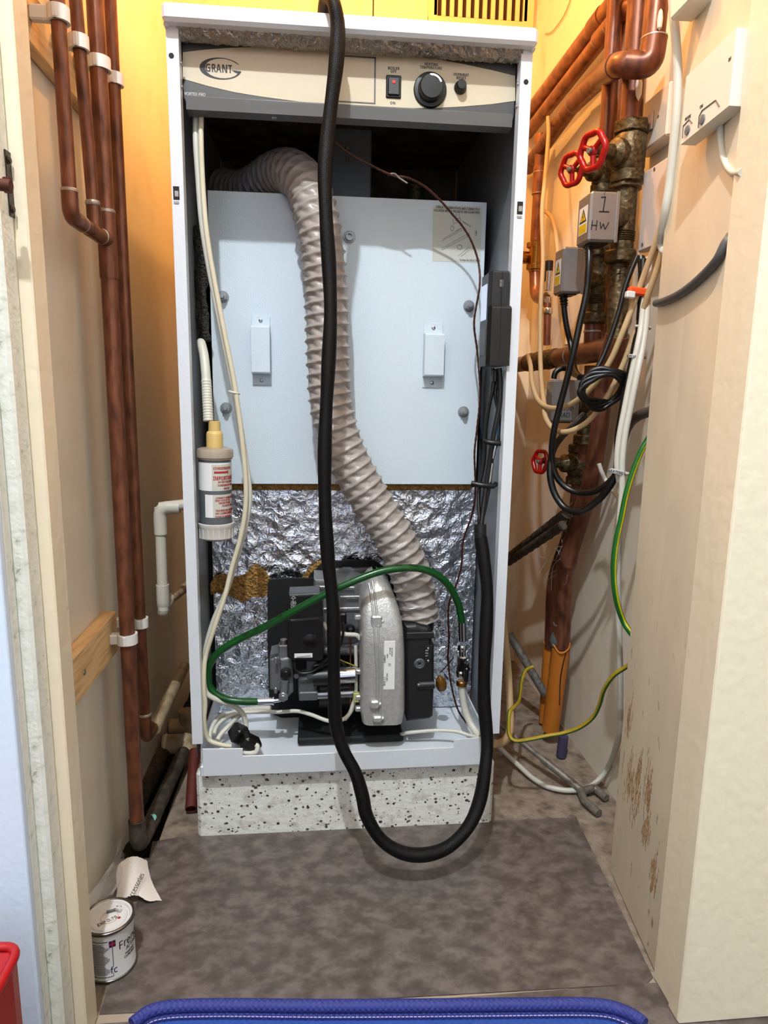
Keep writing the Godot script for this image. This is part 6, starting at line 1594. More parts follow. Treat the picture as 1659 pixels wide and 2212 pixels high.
	for q in [Vector3(0.4395, 1.2375, 0.2725), Vector3(0.4395, 1.2379, 0.3085)]:
		part(st, "button", lathe([Vector2(0, 0), Vector2(0.0062, 0), Vector2(0.0058, 0.0014), Vector2(0, 0.002)], 20, aim(q, Vector3(-1, 0, 0))), M.lens_grey)
	var gr = []
	for q in [[Vector3(0.4396, 1.2317, 0.2603), Vector3(0.4396, 1.2471, 0.2599), Vector3(0.4396, 1.25, 0.2748), Vector3(0.4396, 1.2424, 0.283)], [Vector3(0.4396, 1.2315, 0.2996), Vector3(0.4396, 1.2445, 0.2995), Vector3(0.4396, 1.2498, 0.3062), Vector3(0.4396, 1.2504, 0.3365), Vector3(0.4396, 1.2392, 0.3465)]]:
		for k in q.size() - 1:
			gr.append(tube([q[k], q[k + 1]], 0.0007, 6))
	part(st, "groove", join(gr), M.fascia_lip)
	var lt = Transform3D(Basis(Vector3(0, 0, 1), Vector3(0, 1, 0), Vector3(-1, 0, 0)), Vector3.ZERO)
	var lc = Vector3(0.4396, 1.2981, 0.3497)
	var scr = []
	for s in [[Vector2(-0.019, -0.006), Vector2(-0.014, 0.006), Vector2(-0.016, 0.010), Vector2(-0.021, 0.008)], [Vector2(-0.014, 0.009), Vector2(-0.007, 0.010), Vector2(-0.006, 0.004), Vector2(-0.012, -0.001)], [Vector2(-0.004, 0.000), Vector2(-0.002, 0.005), Vector2(0.000, 0.000), Vector2(0.002, 0.005), Vector2(0.004, 0.0)], [Vector2(0.006, -0.004), Vector2(0.009, 0.011)], [Vector2(0.005, 0.004), Vector2(0.012, 0.005)], [Vector2(0.012, 0.0), Vector2(0.013, 0.005), Vector2(0.017, 0.001), Vector2(0.019, 0.006)]]:
		scr.append(stroke(s, 0.0011, Transform3D(lt.basis, lc)))
	scr.append(text("RF", 0.004, Transform3D(lt.basis, lc + Vector3(0, -0.011, 0.010))))
	scr.append(text("ON", 0.004, Transform3D(lt.basis, Vector3(0.4396, 1.2555, 0.303))))
	scr.append(text("MODE", 0.004, Transform3D(lt.basis, Vector3(0.4396, 1.2538, 0.2706))))
	part(st, "print", join(scr), M.ink)
	one("receiver_cable", "grey cable curving from the heating receiver into the jamb", "cable", wire([Vector3(0.462, 1.2293, 0.3139), Vector3(0.462, 1.2094, 0.3185), Vector3(0.462, 1.1887, 0.3273), Vector3(0.462, 1.1723, 0.3393), Vector3(0.458, 1.1584, 0.3618), Vector3(0.452, 1.1509, 0.3884)], 0.0042, 14), M.white_cable)
	var jb = thing("junction_box", "pale box high on the pier, above the heating receiver", "box", Vector3(0.47, 1.5, 0.2))
	part(jb, "case", bx(Vector3(0.445, 1.4133, 0.183), Vector3(0.445, 1.4438, 0.2436) + Vector3(0.035, 0, 0), 0.003), M.stat_cream)

# sheet-metal valve head: front face p0-p1-p2, going back by depth; brass body behind it
func zone_head(called, label, p0, p1, p2, depth, marks, sticker, body, r):
	var t = thing(called, label, "valve", p2, "grey zone valves")
	var w = p1.x - p0.x
	var h = p0.y - p2.y
	var c = Vector3((p0.x + p1.x) * 0.5, (p0.y + p2.y) * 0.5, p0.z - depth * 0.5)
	part(t, "head", box(Vector3(w, h, depth), 0.004, at(c)), M.galv, "grey metal motor cover")
	part(t, "lip", box(Vector3(0.006, h + 0.002, 0.004), 0.001, at(Vector3(p1.x, c.y, p0.z - 0.002))), M.galv)
	part(t, "foot", box(Vector3(w * 0.6, 0.003, depth * 0.7), 0.0005, at(c + Vector3(0, -h * 0.5 - 0.001, 0))), M.black_plastic)
	var face = p0.z + 0.0004
	var list = []
	for m in marks:
		var o = Vector3(c.x + m[1], c.y + m[2], face)
		if m[0] == "1":
			list.append(stroke([Vector2(-0.007, 0.012), Vector2(0.0005, 0.013), Vector2(-0.002, -0.012)], 0.0019, at(o)))
			list.append(stroke([Vector2(-0.009, -0.012), Vector2(0.009, -0.012)], 0.0019, at(o)))
			list.append(stroke([Vector2(0.0, 0.030), Vector2(-0.001, 0.019), Vector2(-0.003, 0.017)], 0.0008, at(o)))
		elif m[0] == "HW":
			for s in [[Vector2(-0.017, 0.008), Vector2(-0.018, -0.008)], [Vector2(-0.008, 0.008), Vector2(-0.009, -0.008)], [Vector2(-0.018, 0.0), Vector2(-0.008, 0.0)], [Vector2(-0.002, 0.006), Vector2(0.0, -0.005), Vector2(0.004, 0.003), Vector2(0.008, -0.006), Vector2(0.014, 0.006)]]:
				list.append(stroke(s, 0.0016, at(o)))
		elif m[0] == "3":
			list.append(stroke([Vector2(-0.009, 0.009), Vector2(0.004, 0.010), Vector2(-0.004, 0.001), Vector2(0.006, -0.006), Vector2(-0.006, -0.011)], 0.0017, at(o)))
		else:
			list.append(text(m[0], m[3], at(o)))
	if list.size():
		part(t, "pen_mark", join(list), M.ink_black)
	if sticker:
		var sb = Transform3D(Basis(Vector3(0, 0, 1), Vector3(0, 1, 0), Vector3(-1, 0, 0)), Vector3(p0.x - 0.0003, c.y, c.z))
		part(t, "sticker", extr([Vector2(-depth * 0.32, -h * 0.30), Vector2(depth * 0.32, -h * 0.30), Vector2(depth * 0.32, h * 0.26), Vector2(-depth * 0.32, h * 0.26)], 0.0003, sb), M.label_white, "warning sticker")
		part(t, "sticker_text", extr([Vector2(-depth * 0.28, -h * 0.28), Vector2(depth * 0.28, -h * 0.28), Vector2(depth * 0.28, -h * 0.10), Vector2(-depth * 0.28, -h * 0.10)], 0.0005, sb), M.warn_yellow)
		part(t, "warning_triangle", extr([Vector2(-depth * 0.26, -h * 0.06), Vector2(depth * 0.26, -h * 0.06), Vector2(0, h * 0.22)], 0.0006, sb), M.ink_black)
		part(t, "triangle_field", extr([Vector2(-depth * 0.19, -h * 0.03), Vector2(depth * 0.19, -h * 0.03), Vector2(0, h * 0.16)], 0.0008, sb), M.warn_yellow)
		part(t, "bolt_symbol", stroke([Vector2(0.002, 0.007 + h * 0.05), Vector2(-0.002, h * 0.05), Vector2(0.002, h * 0.05 + 0.001), Vector2(-0.001, h * 0.05 - 0.007)], 0.0014, Transform3D(sb.basis, sb.origin + Vector3(-0.0006, 0, 0))), M.ink_black)
	part(t, "body", join([tube([body + Vector3(0, 0.05, 0), body - Vector3(0, 0.06, 0)], r, 24), cyl(r * 0.9, 0.05, aim(body, c - body))]), M.brass_old, "brass valve body")
	part(t, "union_nut", hexnut(r * 1.45, 0.022, at(body + Vector3(0, 0.050, 0))), M.brass_old)
	part(t, "union_nut", hexnut(r * 1.45, 0.024, at(body - Vector3(0, 0.085, 0))), M.brass_old)
	var th = []
	for k in 5:
		th.append(lathe([Vector2(r, 0), Vector2(r * 1.1, 0.0015), Vector2(r, 0.003)], 20, at(body - Vector3(0, 0.045 - k * 0.004, 0))))
	part(t, "thread", join(th), M.brass_old)
	return t

func right_cables():
	one("conduit_cable", "thick grey-white cable hanging down the pier's edge", "cable", wire([Vector3(0.4542, 1.4625, 0.165), Vector3(0.4605, 1.4266, 0.165), Vector3(0.4676, 1.3902, 0.165), Vector3(0.4734, 1.3531, 0.165), Vector3(0.4761, 1.3027, 0.165), Vector3(0.4784, 1.2529, 0.16), Vector3(0.4802, 1.2083, 0.155), Vector3(0.4798, 1.1692, 0.15), Vector3(0.4869, 1.1397, 0.13), Vector3(0.4945, 1.1254, 0.115), Vector3(0.4978, 1.1125, 0.12), Vector3(0.4996, 1.112, 0.13), Vector3(0.4987, 1.1296, 0.13), Vector3(0.4909, 1.1596, 0.135), Vector3(0.4901, 1.2129, 0.14)], 0.0066, 16), M.white_cable)
	one("beige_cable", "long beige cable clipped to pipe, sagging in lower loop", "cable", wire([Vector3(0.5253, 1.5731, -0.6), Vector3(0.5225, 1.5259, -0.58), Vector3(0.5005, 1.4096, -0.52), Vector3(0.4781, 1.3083, -0.46), Vector3(0.4736, 1.1951, -0.42), Vector3(0.4611, 1.0842, -0.38), Vector3(0.4463, 0.975, -0.32), Vector3(0.4338, 0.9017, -0.26), Vector3(0.4211, 0.8622, -0.2), Vector3(0.4122, 0.8343, -0.16), Vector3(0.4174, 0.8108, -0.12), Vector3(0.4336, 0.8087, -0.08), Vector3(0.4597, 0.8304, -0.05), Vector3(0.4804, 0.8752, -0.02), Vector3(0.4981, 0.9345, 0), Vector3(0.5096, 0.9991, 0.02), Vector3(0.5127, 1.059, 0.05), Vector3(0.5165, 1.1054, 0.07), Vector3(0.515, 1.1493, 0.09), Vector3(0.5099, 1.1969, 0.1)], 0.0053, 14), M.beige_cable)
	one("beige_cable", "short beige cable looping up from the header's end", "cable", wire([Vector3(0.4268, 0.9678, -0.35), Vector3(0.419, 0.9428, -0.3), Vector3(0.4096, 0.9012, -0.25), Vector3(0.4108, 0.864, -0.2), Vector3(0.4209, 0.8522, -0.14), Vector3(0.4366, 0.863, -0.08), Vector3(0.4559, 0.8963, -0.03), Vector3(0.4736, 0.9424, 0), Vector3(0.4849, 0.9945, 0.02), Vector3(0.5001, 1.0535, 0.03), Vector3(0.5069, 1.1048, 0.05), Vector3(0.5099, 1.1424, 0.07), Vector3(0.5103, 1.1816, 0.09)], 0.0053, 14), M.beige_cable)
	one("beige_cable", "thin beige cable hanging behind the drop pipe", "cable", wire([Vector3(0.57, 1.3819, -0.7269), Vector3(0.57, 1.3481, -0.6604), Vector3(0.57, 1.3049, -0.6239), Vector3(0.57, 1.2285, -0.5895), Vector3(0.57, 1.1539, -0.5558), Vector3(0.57, 1.0563, -0.5053), Vector3(0.57, 1.0036, -0.4895)], 0.0055, 12), M.beige_cable)
	var g1 = thing("valve_flex", "black flex from marked zone valve, running far down", "cable", Vector3(0.422, 0.9775, -0.05))
	part(g1, "flex", wire([Vector3(0.4424, 1.1545, -0.06), Vector3(0.4408, 1.1199, -0.05), Vector3(0.4399, 1.0704, -0.05), Vector3(0.4305, 1.0116, -0.05), Vector3(0.4216, 0.9562, -0.05), Vector3(0.4145, 0.9001, -0.06), Vector3(0.4068, 0.8468, -0.07), Vector3(0.4029, 0.8011, -0.08), Vector3(0.4062, 0.7589, -0.09), Vector3(0.4162, 0.7217, -0.09), Vector3(0.4352, 0.6977, -0.08), Vector3(0.4567, 0.6895, -0.06), Vector3(0.4752, 0.6959, -0.03), Vector3(0.4902, 0.7141, -0.01), Vector3(0.5025, 0.7341, 0)], 0.0062, 14), M.black_rubber)
	part(g1, "gland", tube(even([Vector3(0.4428, 1.161, -0.06), Vector3(0.4453, 1.1259, -0.06)], 0.0015), 0.009, 16, func(s, a): return 0.0085 - 0.05 * s + 0.0012 * sin(s * 1100.0)), M.black_plastic)
	var g2 = thing("valve_flex", "short black flex below the plain zone valve box", "cable", Vector3(0.4535, 1.0332, -0.18))
	part(g2, "flex", wire([Vector3(0.4426, 1.0789, -0.18), Vector3(0.4479, 1.0423, -0.18), Vector3(0.456, 1.01, -0.18), Vector3(0.4635, 0.9869, -0.18), Vector3(0.4618, 0.9577, -0.16), Vector3(0.4542, 0.9285, -0.12), Vector3(0.4491, 0.9141, -0.08)], 0.0058, 14), M.black_rubber)
	part(g2, "gland", tube(even([Vector3(0.441, 1.0879, -0.18), Vector3(0.4459, 1.0588, -0.18)], 0.0015), 0.009, 16, func(s, a): return 0.0085 - 0.05 * s + 0.0012 * sin(s * 1100.0)), M.black_plastic)
	var g3 = thing("valve_flex", "black flex arching from top of lowest zone valve", "cable", Vector3(0.4477, 0.9257, -0.2))
	part(g3, "flex", wire([Vector3(0.4464, 0.9134, -0.22), Vector3(0.4497, 0.9272, -0.22), Vector3(0.4615, 0.9352, -0.22), Vector3(0.4749, 0.9345, -0.22), Vector3(0.4716, 0.9247, -0.18), Vector3(0.4626, 0.9177, -0.12), Vector3(0.4585, 0.9134, -0.08)], 0.0060, 14), M.black_rubber)
	one("black_cable", "black cable from wiring box behind the beige ones", "cable", wire([Vector3(0.524, 1.1337, -0.03), Vector3(0.5153, 1.1107, -0.03), Vector3(0.5049, 1.0761, -0.03), Vector3(0.4974, 1.0364, -0.03), Vector3(0.4864, 0.9944, -0.03), Vector3(0.474, 0.9563, -0.03), Vector3(0.4624, 0.9306, -0.03), Vector3(0.4529, 0.9134, -0.03)], 0.0050, 12), M.black_rubber)
	one("black_cable", "heavy black cable dropping from wiring box to bottom loop", "cable", wire([Vector3(0.5163, 1.1256, 0), Vector3(0.5165, 1.0962, 0.01), Vector3(0.5143, 1.0552, 0.02), Vector3(0.5141, 1.0073, 0.02), Vector3(0.5087, 0.9586, 0.02), Vector3(0.5023, 0.9093, 0.02), Vector3(0.4959, 0.8593, 0.02), Vector3(0.4911, 0.8086, 0.02), Vector3(0.4928, 0.7659, 0.02), Vector3(0.4916, 0.7356, 0.02), Vector3(0.4822, 0.7054, 0.01), Vector3(0.4708, 0.6792, -0.01), Vector3(0.45, 0.6567, -0.03), Vector3(0.4303, 0.6578, -0.06), Vector3(0.413, 0.6846, -0.08), Vector3(0.4045, 0.7245, -0.09), Vector3(0.4111, 0.7673, -0.1), Vector3(0.434, 0.794, -0.12), Vector3(0.4655, 0.8168, -0.14), Vector3(0.4917, 0.8404, -0.15)], 0.0068, 14), M.black_rubber)
	one("black_cable", "black cable paired with the white ones down to the tie", "cable", wire([Vector3(0.5122, 1.1179, 0.02), Vector3(0.5102, 1.0459, 0.03), Vector3(0.5095, 0.9742, 0.03), Vector3(0.5037, 0.9092, 0.03), Vector3(0.4961, 0.8429, 0.03), Vector3(0.4941, 0.7924, 0.03), Vector3(0.4949, 0.7498, 0.03)], 0.0062, 14), M.black_rubber)
	var coil = []
	for k in 4:
		coil.append(Vector3.ZERO)
	var cpts = []
	for k in 57:
		var a = TAU * k / 14.0
		var rr = 0.040 + 0.004 * sin(k * 1.7)
		var c = Vector3(0.4627, 0.9005, 0)
		cpts.append(c + Vector3(cos(a) * rr, sin(a) * rr * 0.72 - k * 0.0003, 0.016 * sin(a) + 0.006 * sin(k * 0.9)))
	one("cable_coil", "coil of spare black flex hung beside lowest zone valve", "cable", wire(cpts, 0.0048, 10, 4), M.black_rubber)
	one("white_cable", "white cable dropping from wiring box and looping across floor", "cable", wire([Vector3(0.5221, 1.1221, 0.02), Vector3(0.5192, 1.0697, 0.03), Vector3(0.5166, 1.0134, 0.04), Vector3(0.5091, 0.965, 0.05), Vector3(0.4982, 0.9167, 0.06), Vector3(0.491, 0.8603, 0.06), Vector3(0.4848, 0.8112, 0.06), Vector3(0.4837, 0.7615, 0.06), Vector3(0.4877, 0.7111, 0.06), Vector3(0.4873, 0.6513, 0.06), Vector3(0.4901, 0.5729, 0.06), Vector3(0.5038, 0.4801, 0.05), Vector3(0.5197, 0.3739, 0.04), Vector3(0.5375, 0.2774, 0.02), Vector3(0.5563, 0.1908, -0.01)] + [Vector3(0.59, 0.05, -0.1213), Vector3(0.5652, 0.012, -0.1253), Vector3(0.5271, 0.008, -0.1108), Vector3(0.4898, 0.007, -0.1115), Vector3(0.4536, 0.007, -0.1304), Vector3(0.4319, 0.008, -0.1639), Vector3(0.412, 0.014, -0.2083), Vector3(0.3903, 0.028, -0.2332), Vector3(0.3647, 0.05, -0.2473)], 0.0058, 14), M.white_cable)
	one("white_cable", "white cable that ends short beside the long one", "cable", wire([Vector3(0.5165, 1.1181, 0.02), Vector3(0.5131, 1.0617, 0.03), Vector3(0.5088, 1.0053, 0.04), Vector3(0.4992, 0.9608, 0.05), Vector3(0.4917, 0.9087, 0.05), Vector3(0.4844, 0.8517, 0.05), Vector3(0.4789, 0.8022, 0.05), Vector3(0.4787, 0.7604, 0.05), Vector3(0.4858, 0.7267, 0.05)], 0.0056, 14), M.white_cable)
	one("white_cable", "thin white cable behind the pipes, near the tie", "cable", wire([Vector3(0.5011, 0.7447, -0.08), Vector3(0.5082, 0.7279, -0.08), Vector3(0.5193, 0.7092, -0.08), Vector3(0.5181, 0.6944, -0.04), Vector3(0.5119, 0.6862, 0)], 0.0042, 10), M.white_cable)
	one("cable_tie", "white plastic tie round the white and black cables", "cable tie", tube(ringpts(Vector3(0.4859, 0.743, 0.045), Vector3(0.15, 1, 0), 0.0165, 18), 0.0032, 8), M.clip_white)
	one("cable_tie", "white cable tie near the beige cables", "cable tie", tube(ringpts(Vector3(0.5167, 1.0009, 0.03), Vector3(0.15, 1, 0), 0.012, 18), 0.0026, 8), M.clip_white)
	var tg = thing("cable_tag", "printed white cable tag among the cables", "tag", Vector3(0.4994, 0.9489, 0.05))
	part(tg, "tag", box(Vector3(0.028, 0.006, 0.001), 0.0003, at(Vector3(0.497, 0.9486, 0.055), Vector3(0, 0, -4))), M.clip_white)
	part(tg, "tag_print", text("S PLUMBING", 0.0045, at(Vector3(0.4967, 0.9478, 0.0557), Vector3(0, 0, -4)), true), M.ink_black)
	var tg2 = thing("cable_tag", "second printed tag on the tie above floor cables", "tag", Vector3(0.4703, 0.7487, 0.065))
	part(tg2, "tag", box(Vector3(0.024, 0.008, 0.001), 0.0003, at(Vector3(0.4726, 0.7463, 0.066), Vector3(0, 0, -12))), M.clip_white)
	part(tg2, "tag_print", text("HEATING L", 0.0050, at(Vector3(0.4724, 0.7456, 0.0667), Vector3(0, 0, -12)), true), M.ink_black)
	var cn = thing("wire_connector", "orange and white push-in connector on black cable", "connector", Vector3(0.4968, 1.0628, 0.03))
	part(cn, "orange_band", box(Vector3(0.036, 0.014, 0.014), 0.003, at(Vector3(0.4996, 1.0606, 0.035), Vector3(0, 0, -6))), M.orange_tape)
	part(cn, "clear_end", box(Vector3(0.016, 0.012, 0.012), 0.002, at(Vector3(0.4834, 1.0541, 0.04), Vector3(0, 0, -6))), M.clip_white)
	one("grey_cable", "stiff grey cable leaving upward across the pier", "cable", wire([Vector3(0.49, 1.0301, 0.1253), Vector3(0.48, 1.027, 0.166), Vector3(0.472, 1.0283, 0.2197), Vector3(0.466, 1.0346, 0.2676), Vector3(0.46, 1.0448, 0.3135), Vector3(0.455, 1.0572, 0.3497), Vector3(0.457, 1.0735, 0.3598), Vector3(0.463, 1.0824, 0.3587), Vector3(0.475, 1.0931, 0.3448)], 0.0062, 14), M.grey_cable)
	one("grey_cable", "thick mauve-grey cable emerging below grey one, behind the pier", "cable", wire([Vector3(0.53, 0.8579, 0.0731), Vector3(0.53, 0.8522, 0.0486), Vector3(0.53, 0.8443, 0.0143), Vector3(0.53, 0.8309, -0.0172), Vector3(0.53, 0.8096, -0.0371), Vector3(0.53, 0.7866, -0.0451)], 0.0095, 14), mat("mauve_grey", Color(0.36, 0.32, 0.31), 0.5))
	one("earth_wire", "green and yellow earth wire bowing down the pier's edge", "wire", wire([Vector3(0.5059, 0.831, 0.12), Vector3(0.5096, 0.8101, 0.1), Vector3(0.4975, 0.786, 0.1), Vector3(0.4855, 0.7497, 0.1), Vector3(0.4763, 0.7089, 0.1), Vector3(0.4712, 0.6676, 0.1), Vector3(0.4657, 0.6301, 0.1), Vector3(0.4639, 0.5879, 0.1), Vector3(0.4681, 0.5452, 0.1), Vector3(0.4782, 0.5061, 0.1), Vector3(0.492, 0.4752, 0.1), Vector3(0.4996, 0.4587, 0.12)], 0.0052, 14), M.earth)
	one("earth_wire", "yellowed earth wire running low from the pier to boiler", "wire", wire([Vector3(0.509, 0.4093, 0.12), Vector3(0.5042, 0.3903, 0.1), Vector3(0.4896, 0.3638, 0.08), Vector3(0.483, 0.327, 0.06), Vector3(0.4861, 0.2888, 0.04), Vector3(0.4841, 0.2515, 0.02), Vector3(0.4685, 0.2197, 0), Vector3(0.4436, 0.1968, -0.02), Vector3(0.4085, 0.1855, -0.03), Vector3(0.3731, 0.1731, -0.04), Vector3(0.3488, 0.1664, -0.05), Vector3(0.3392, 0.176, -0.06), Vector3(0.34, 0.198, -0.07), Vector3(0.344, 0.216, -0.08), Vector3(0.3589, 0.2161, -0.1), Vector3(0.3814, 0.2099, -0.14), Vector3(0.4041, 0.2031, -0.2), Vector3(0.4182, 0.2073, -0.24), Vector3(0.4356, 0.2229, -0.27), Vector3(0.4511, 0.2277, -0.28), Vector3(0.459, 0.2298, -0.28)], 0.0042, 12), M.earth_yellow)
	one("drain_tube", "cream plastic tube standing behind boiler's right post", "pipe", wire([Vector3(0.3689, 0.3594, -0.25), Vector3(0.3783, 0.3023, -0.25), Vector3(0.389, 0.2211, -0.25), Vector3(0.3865, 0.1653, -0.22), Vector3(0.3837, 0.1291, -0.2), Vector3(0.3686, 0.1165, -0.16), Vector3(0.3402, 0.1227, -0.12), Vector3(0.3141, 0.1448, -0.08)], 0.0088, 16), M.beige_cable)
	one("violet_stub", "dull violet plastic stub standing by the floor corner", "stub", cyl(0.012, 0.055, aim(Vector3(0.5369, 0, -0.2629), Vector3(0.05, 1, 0)), 16), M.violet)
	# long forked spanner lying on the concrete
	var sp = thing("forked_spanner", "old forked steel key lying on concrete by the pier", "spanner", Vector3(0.5309, 0.01, -0.1073))
	var e0 = Vector3(0.3865, 0.075, -0.2899)
	var e1 = Vector3(0.5268, 0.012, -0.0921)
	part(sp, "shaft", join([tube([e0, e0.lerp(e1, 0.55)], 0.0062, 14), tube([e0.lerp(e1, 0.53), e1], 0.0085, 14)]), M.old_steel)
	part(sp, "fork", join([tube(fillet([e1.lerp(e0, 0.04), Vector3(0.5161, 0.01, -0.0649), Vector3(0.5316, 0.008, -0.0223)], 0.012), 0.0085, 14), tube(fillet([e1.lerp(e0, 0.02), Vector3(0.5578, 0.012, -0.1076), Vector3(0.5705, 0.008, -0.0742)], 0.010), 0.0085, 14)]), M.old_steel)
	# thin loose wire on the wall beside the boiler top
	one("loose_wire", "thin loose wire looping on back wall above the pipes", "wire", wire([Vector3(0.592, 2.0076, -0.9257), Vector3(0.592, 1.9635, -0.9347), Vector3(0.592, 1.9136, -0.901), Vector3(0.592, 1.8801, -0.8393), Vector3(0.592, 1.8684, -0.7844), Vector3(0.592, 1.8682, -0.7136), Vector3(0.592, 1.8821, -0.6761)], 0.0016, 8), M.beige_cable)

# ---------- things in front ----------
func foreground():
	# paint tin
	var c = Vector3(-0.381, 0, 0.2784) + Vector3(0, 0.0, 0)
	var t = thing("paint_tin", "small white paint tin with a metal rim on the floor", "tin", c)
	var r = 0.0365
	var h = 0.084
	part(t, "body", lathe([Vector2(0, 0.002), Vector2(r * 0.96, 0.0), Vector2(r, 0.003), Vector2(r * 0.98, 0.006), Vector2(r * 0.98, h - 0.006), Vector2(r, h - 0.004)], 48, at(c)), M.tin_white)
	part(t, "bottom_rim", tube(ringpts(c + Vector3(0, 0.003, 0), Vector3.UP, r, 48), 0.0016, 8, null, false), M.tin_rim)
	part(t, "rim", tube(ringpts(c + Vector3(0, h, 0), Vector3.UP, r, 48), 0.0026, 10, null, false), M.tin_rim)
	part(t, "lid", lathe([Vector2(r, h - 0.001), Vector2(r * 0.93, h + 0.001), Vector2(r * 0.86, h + 0.0005), Vector2(r * 0.82, h - 0.003), Vector2(r * 0.76, h - 0.003), Vector2(r * 0.73, h - 0.0005), Vector2(0, h - 0.0003)], 48, at(c)), M.tin_white)
	var fl = Transform3D(Basis(Vector3(0, 1, 0), deg_to_rad(35)) * Basis(Vector3(1, 0, 0), -PI / 2), c + Vector3(0.002, h + 0.0001, 0.004))
	part(t, "lid_print", join([text("EXP 0.75", 0.0058, fl * at(Vector3(-0.004, -0.004, 0)))]), M.ink)
	part(t, "lid_stamp", tube(ringpts(c + Vector3(0.002, h, 0.002), Vector3.UP, 0.0125, 28), 0.0004, 6, null, false), M.beige_fitting)
	part(t, "lid_heart", lathe([Vector2(0, 0.0004), Vector2(0.0022, 0.0003), Vector2(0.0022, 0)], 12, at(c + Vector3(0.017, h, 0.004))), M.ink_red)
	# printed label: fine lines of text, a flag heart, a ruled line and the start of a name
	var ta = Transform3D(Basis(), c)
	var tx = []
	for k in 24:
		tx.append(curved(ta, r * 0.98 + 0.0002, 0.014 + k * 0.0022, 0.0150 + k * 0.0022, -0.95, 0.16 + 0.12 * sin(k * 0.7) - (0.15 if k > 20 else 0.0)))
	part(t, "small_print", join(tx), mat("print_grey", Color(0.30, 0.29, 0.29), 0.6))
	part(t, "ruled_line", join([curved(ta, r * 0.98 + 0.0003, 0.027, 0.060, 0.385, 0.41), curved(ta, r * 0.98 + 0.0003, 0.0095, 0.0105, -0.95, 0.39), curved(ta, r * 0.98 + 0.0003, 0.0095, 0.016, 0.37, 0.39), curved(ta, r * 0.98 + 0.0003, 0.0695, 0.0705, -0.95, 0.22)]), M.ink)
	part(t, "flag_heart", curved(ta, r * 0.98 + 0.0003, 0.0595, 0.0700, 0.27, 0.53), M.ink_blue)
	part(t, "flag_cross", join([curved(ta, r * 0.98 + 0.0005, 0.0595, 0.0700, 0.375, 0.425), curved(ta, r * 0.98 + 0.0005, 0.0635, 0.0660, 0.27, 0.53)]), M.ink_red)
	part(t, "name_print", join([bend("Frenchic", 0.0125, ta, 0.0560, r * 0.985, 0.66, false, true), bend("Al Fresco", 0.0065, ta, 0.0450, r * 0.985, 0.98, false, true), bend("inspired", 0.004, ta, 0.0370, r * 0.985, 0.92, false, true), bend("Collection", 0.004, ta, 0.0315, r * 0.985, 0.86, false, true)]), M.ink_black)
	part(t, "blue_mark", bend("fc", 0.011, ta, 0.0200, r * 0.985, 0.40, false), M.ink_blue)
	var lc = c + Vector3(0.0125, h + 0.004, -0.012)
	var fit = thing("pipe_clip_piece", "small white plastic clip with screw lying on tin lid", "plastic clip", lc)
	part(fit, "clip", join([box(Vector3(0.010, 0.006, 0.005), 0.001, at(lc + Vector3(0, 0, 0.002), Vector3(0, -35, 0))), box(Vector3(0.005, 0.006, 0.010), 0.001, at(lc + Vector3(-0.002, 0, -0.002), Vector3(0, -35, 0)))]), M.clip_white)
	part(fit, "wall_plug", tube([lc + Vector3(-0.005, -0.001, 0.002), lc + Vector3(-0.017, -0.0015, 0.006)], 0.0018, 10), M.mid_grey_plastic)
	# crumpled paper packet
	var n = fnoise(91, 14.0, 3, FastNoiseLite.TYPE_CELLULAR)
	var pA = Vector3(-0.4123, 0.05, 0.1122)
	var pB = Vector3(-0.3761, 0.02, 0.0685)
	var pC = Vector3(-0.3322, 0.002, 0.1546)
	var pD = Vector3(-0.41, 0.02, 0.157)
	var pk = thing("paper_packet", "crumpled white paper packet lettered Accessories on the floor", "packet", Vector3(-0.3792, 0.01, 0.1181))
	part(pk, "paper", grid(30, 36, func(u, v):
		var p = pD.lerp(pC, u).lerp(pA.lerp(pB, u), v)
		var bulge = 0.012 * sin(PI * u) * (0.4 + 0.6 * v)
		var edge = Vector3(0.003 * sin(v * 5.0 + 1.0) * (1.0 - u) - 0.005 * sin(PI * v) * u, 0, 0.004 * sin(u * 11.0) * (1.0 - v))
		return p + edge + Vector3(0, bulge + 0.003 * n.get_noise_2d(u * 7.0 / 4.0, v * 9.0 / 4.0), 0)), M.paper)
	var q0 = Vector3(-0.3723, 0.026, 0.1552)
	part(pk, "lettering", text("Accessories", 0.0088, Transform3D(Basis(Vector3(0, 1, 0), deg_to_rad(84)) * Basis(Vector3(1, 0, 0), deg_to_rad(-70)), Vector3(-0.3741, 0.034, 0.1527))), M.ink_black)
	# clear film against the wall
	var f0 = Vector3(-0.43, 0.0419, 0.1754)
	one("plastic_film", "sheet of clear crinkled film against left wall by tin", "film", grid(14, 20, func(u, v):
		return Vector3(-0.428 + 0.022 * sin(u * 3.0) + 0.006 * sin(v * 9.0 + u * 5.0), 0.006 + v * 0.10 * (1.0 - 0.35 * u), 0.30 - u * 0.24)), M.poly_film)
	# bag in the doorway
	var bg = thing("tool_bag", "blue fabric tool bag with stitched dark edging, in doorway", "bag", Vector3(0.02, 0.0, 0.75))
	var top = [Vector3(-0.258, 0.22, 0.5942), Vector3(-0.2524, 0.22, 0.5882), Vector3(-0.2453, 0.22, 0.5817), Vector3(-0.2331, 0.22, 0.5777), Vector3(-0.2112, 0.22, 0.5767), Vector3(-0.1563, 0.22, 0.5802), Vector3(-0.0556, 0.22, 0.5897), Vector3(0.0455, 0.22, 0.5975), Vector3(0.1474, 0.22, 0.6048), Vector3(0.2242, 0.22, 0.6106), Vector3(0.254, 0.22, 0.6154), Vector3(0.2714, 0.22, 0.6236), Vector3(0.2817, 0.22, 0.6328), Vector3(0.2856, 0.22, 0.6397)]
	var poly = []
	for p in top:
		poly.append(Vector2(p.x, -p.z))
	poly.append(Vector2(0.30, -0.90))
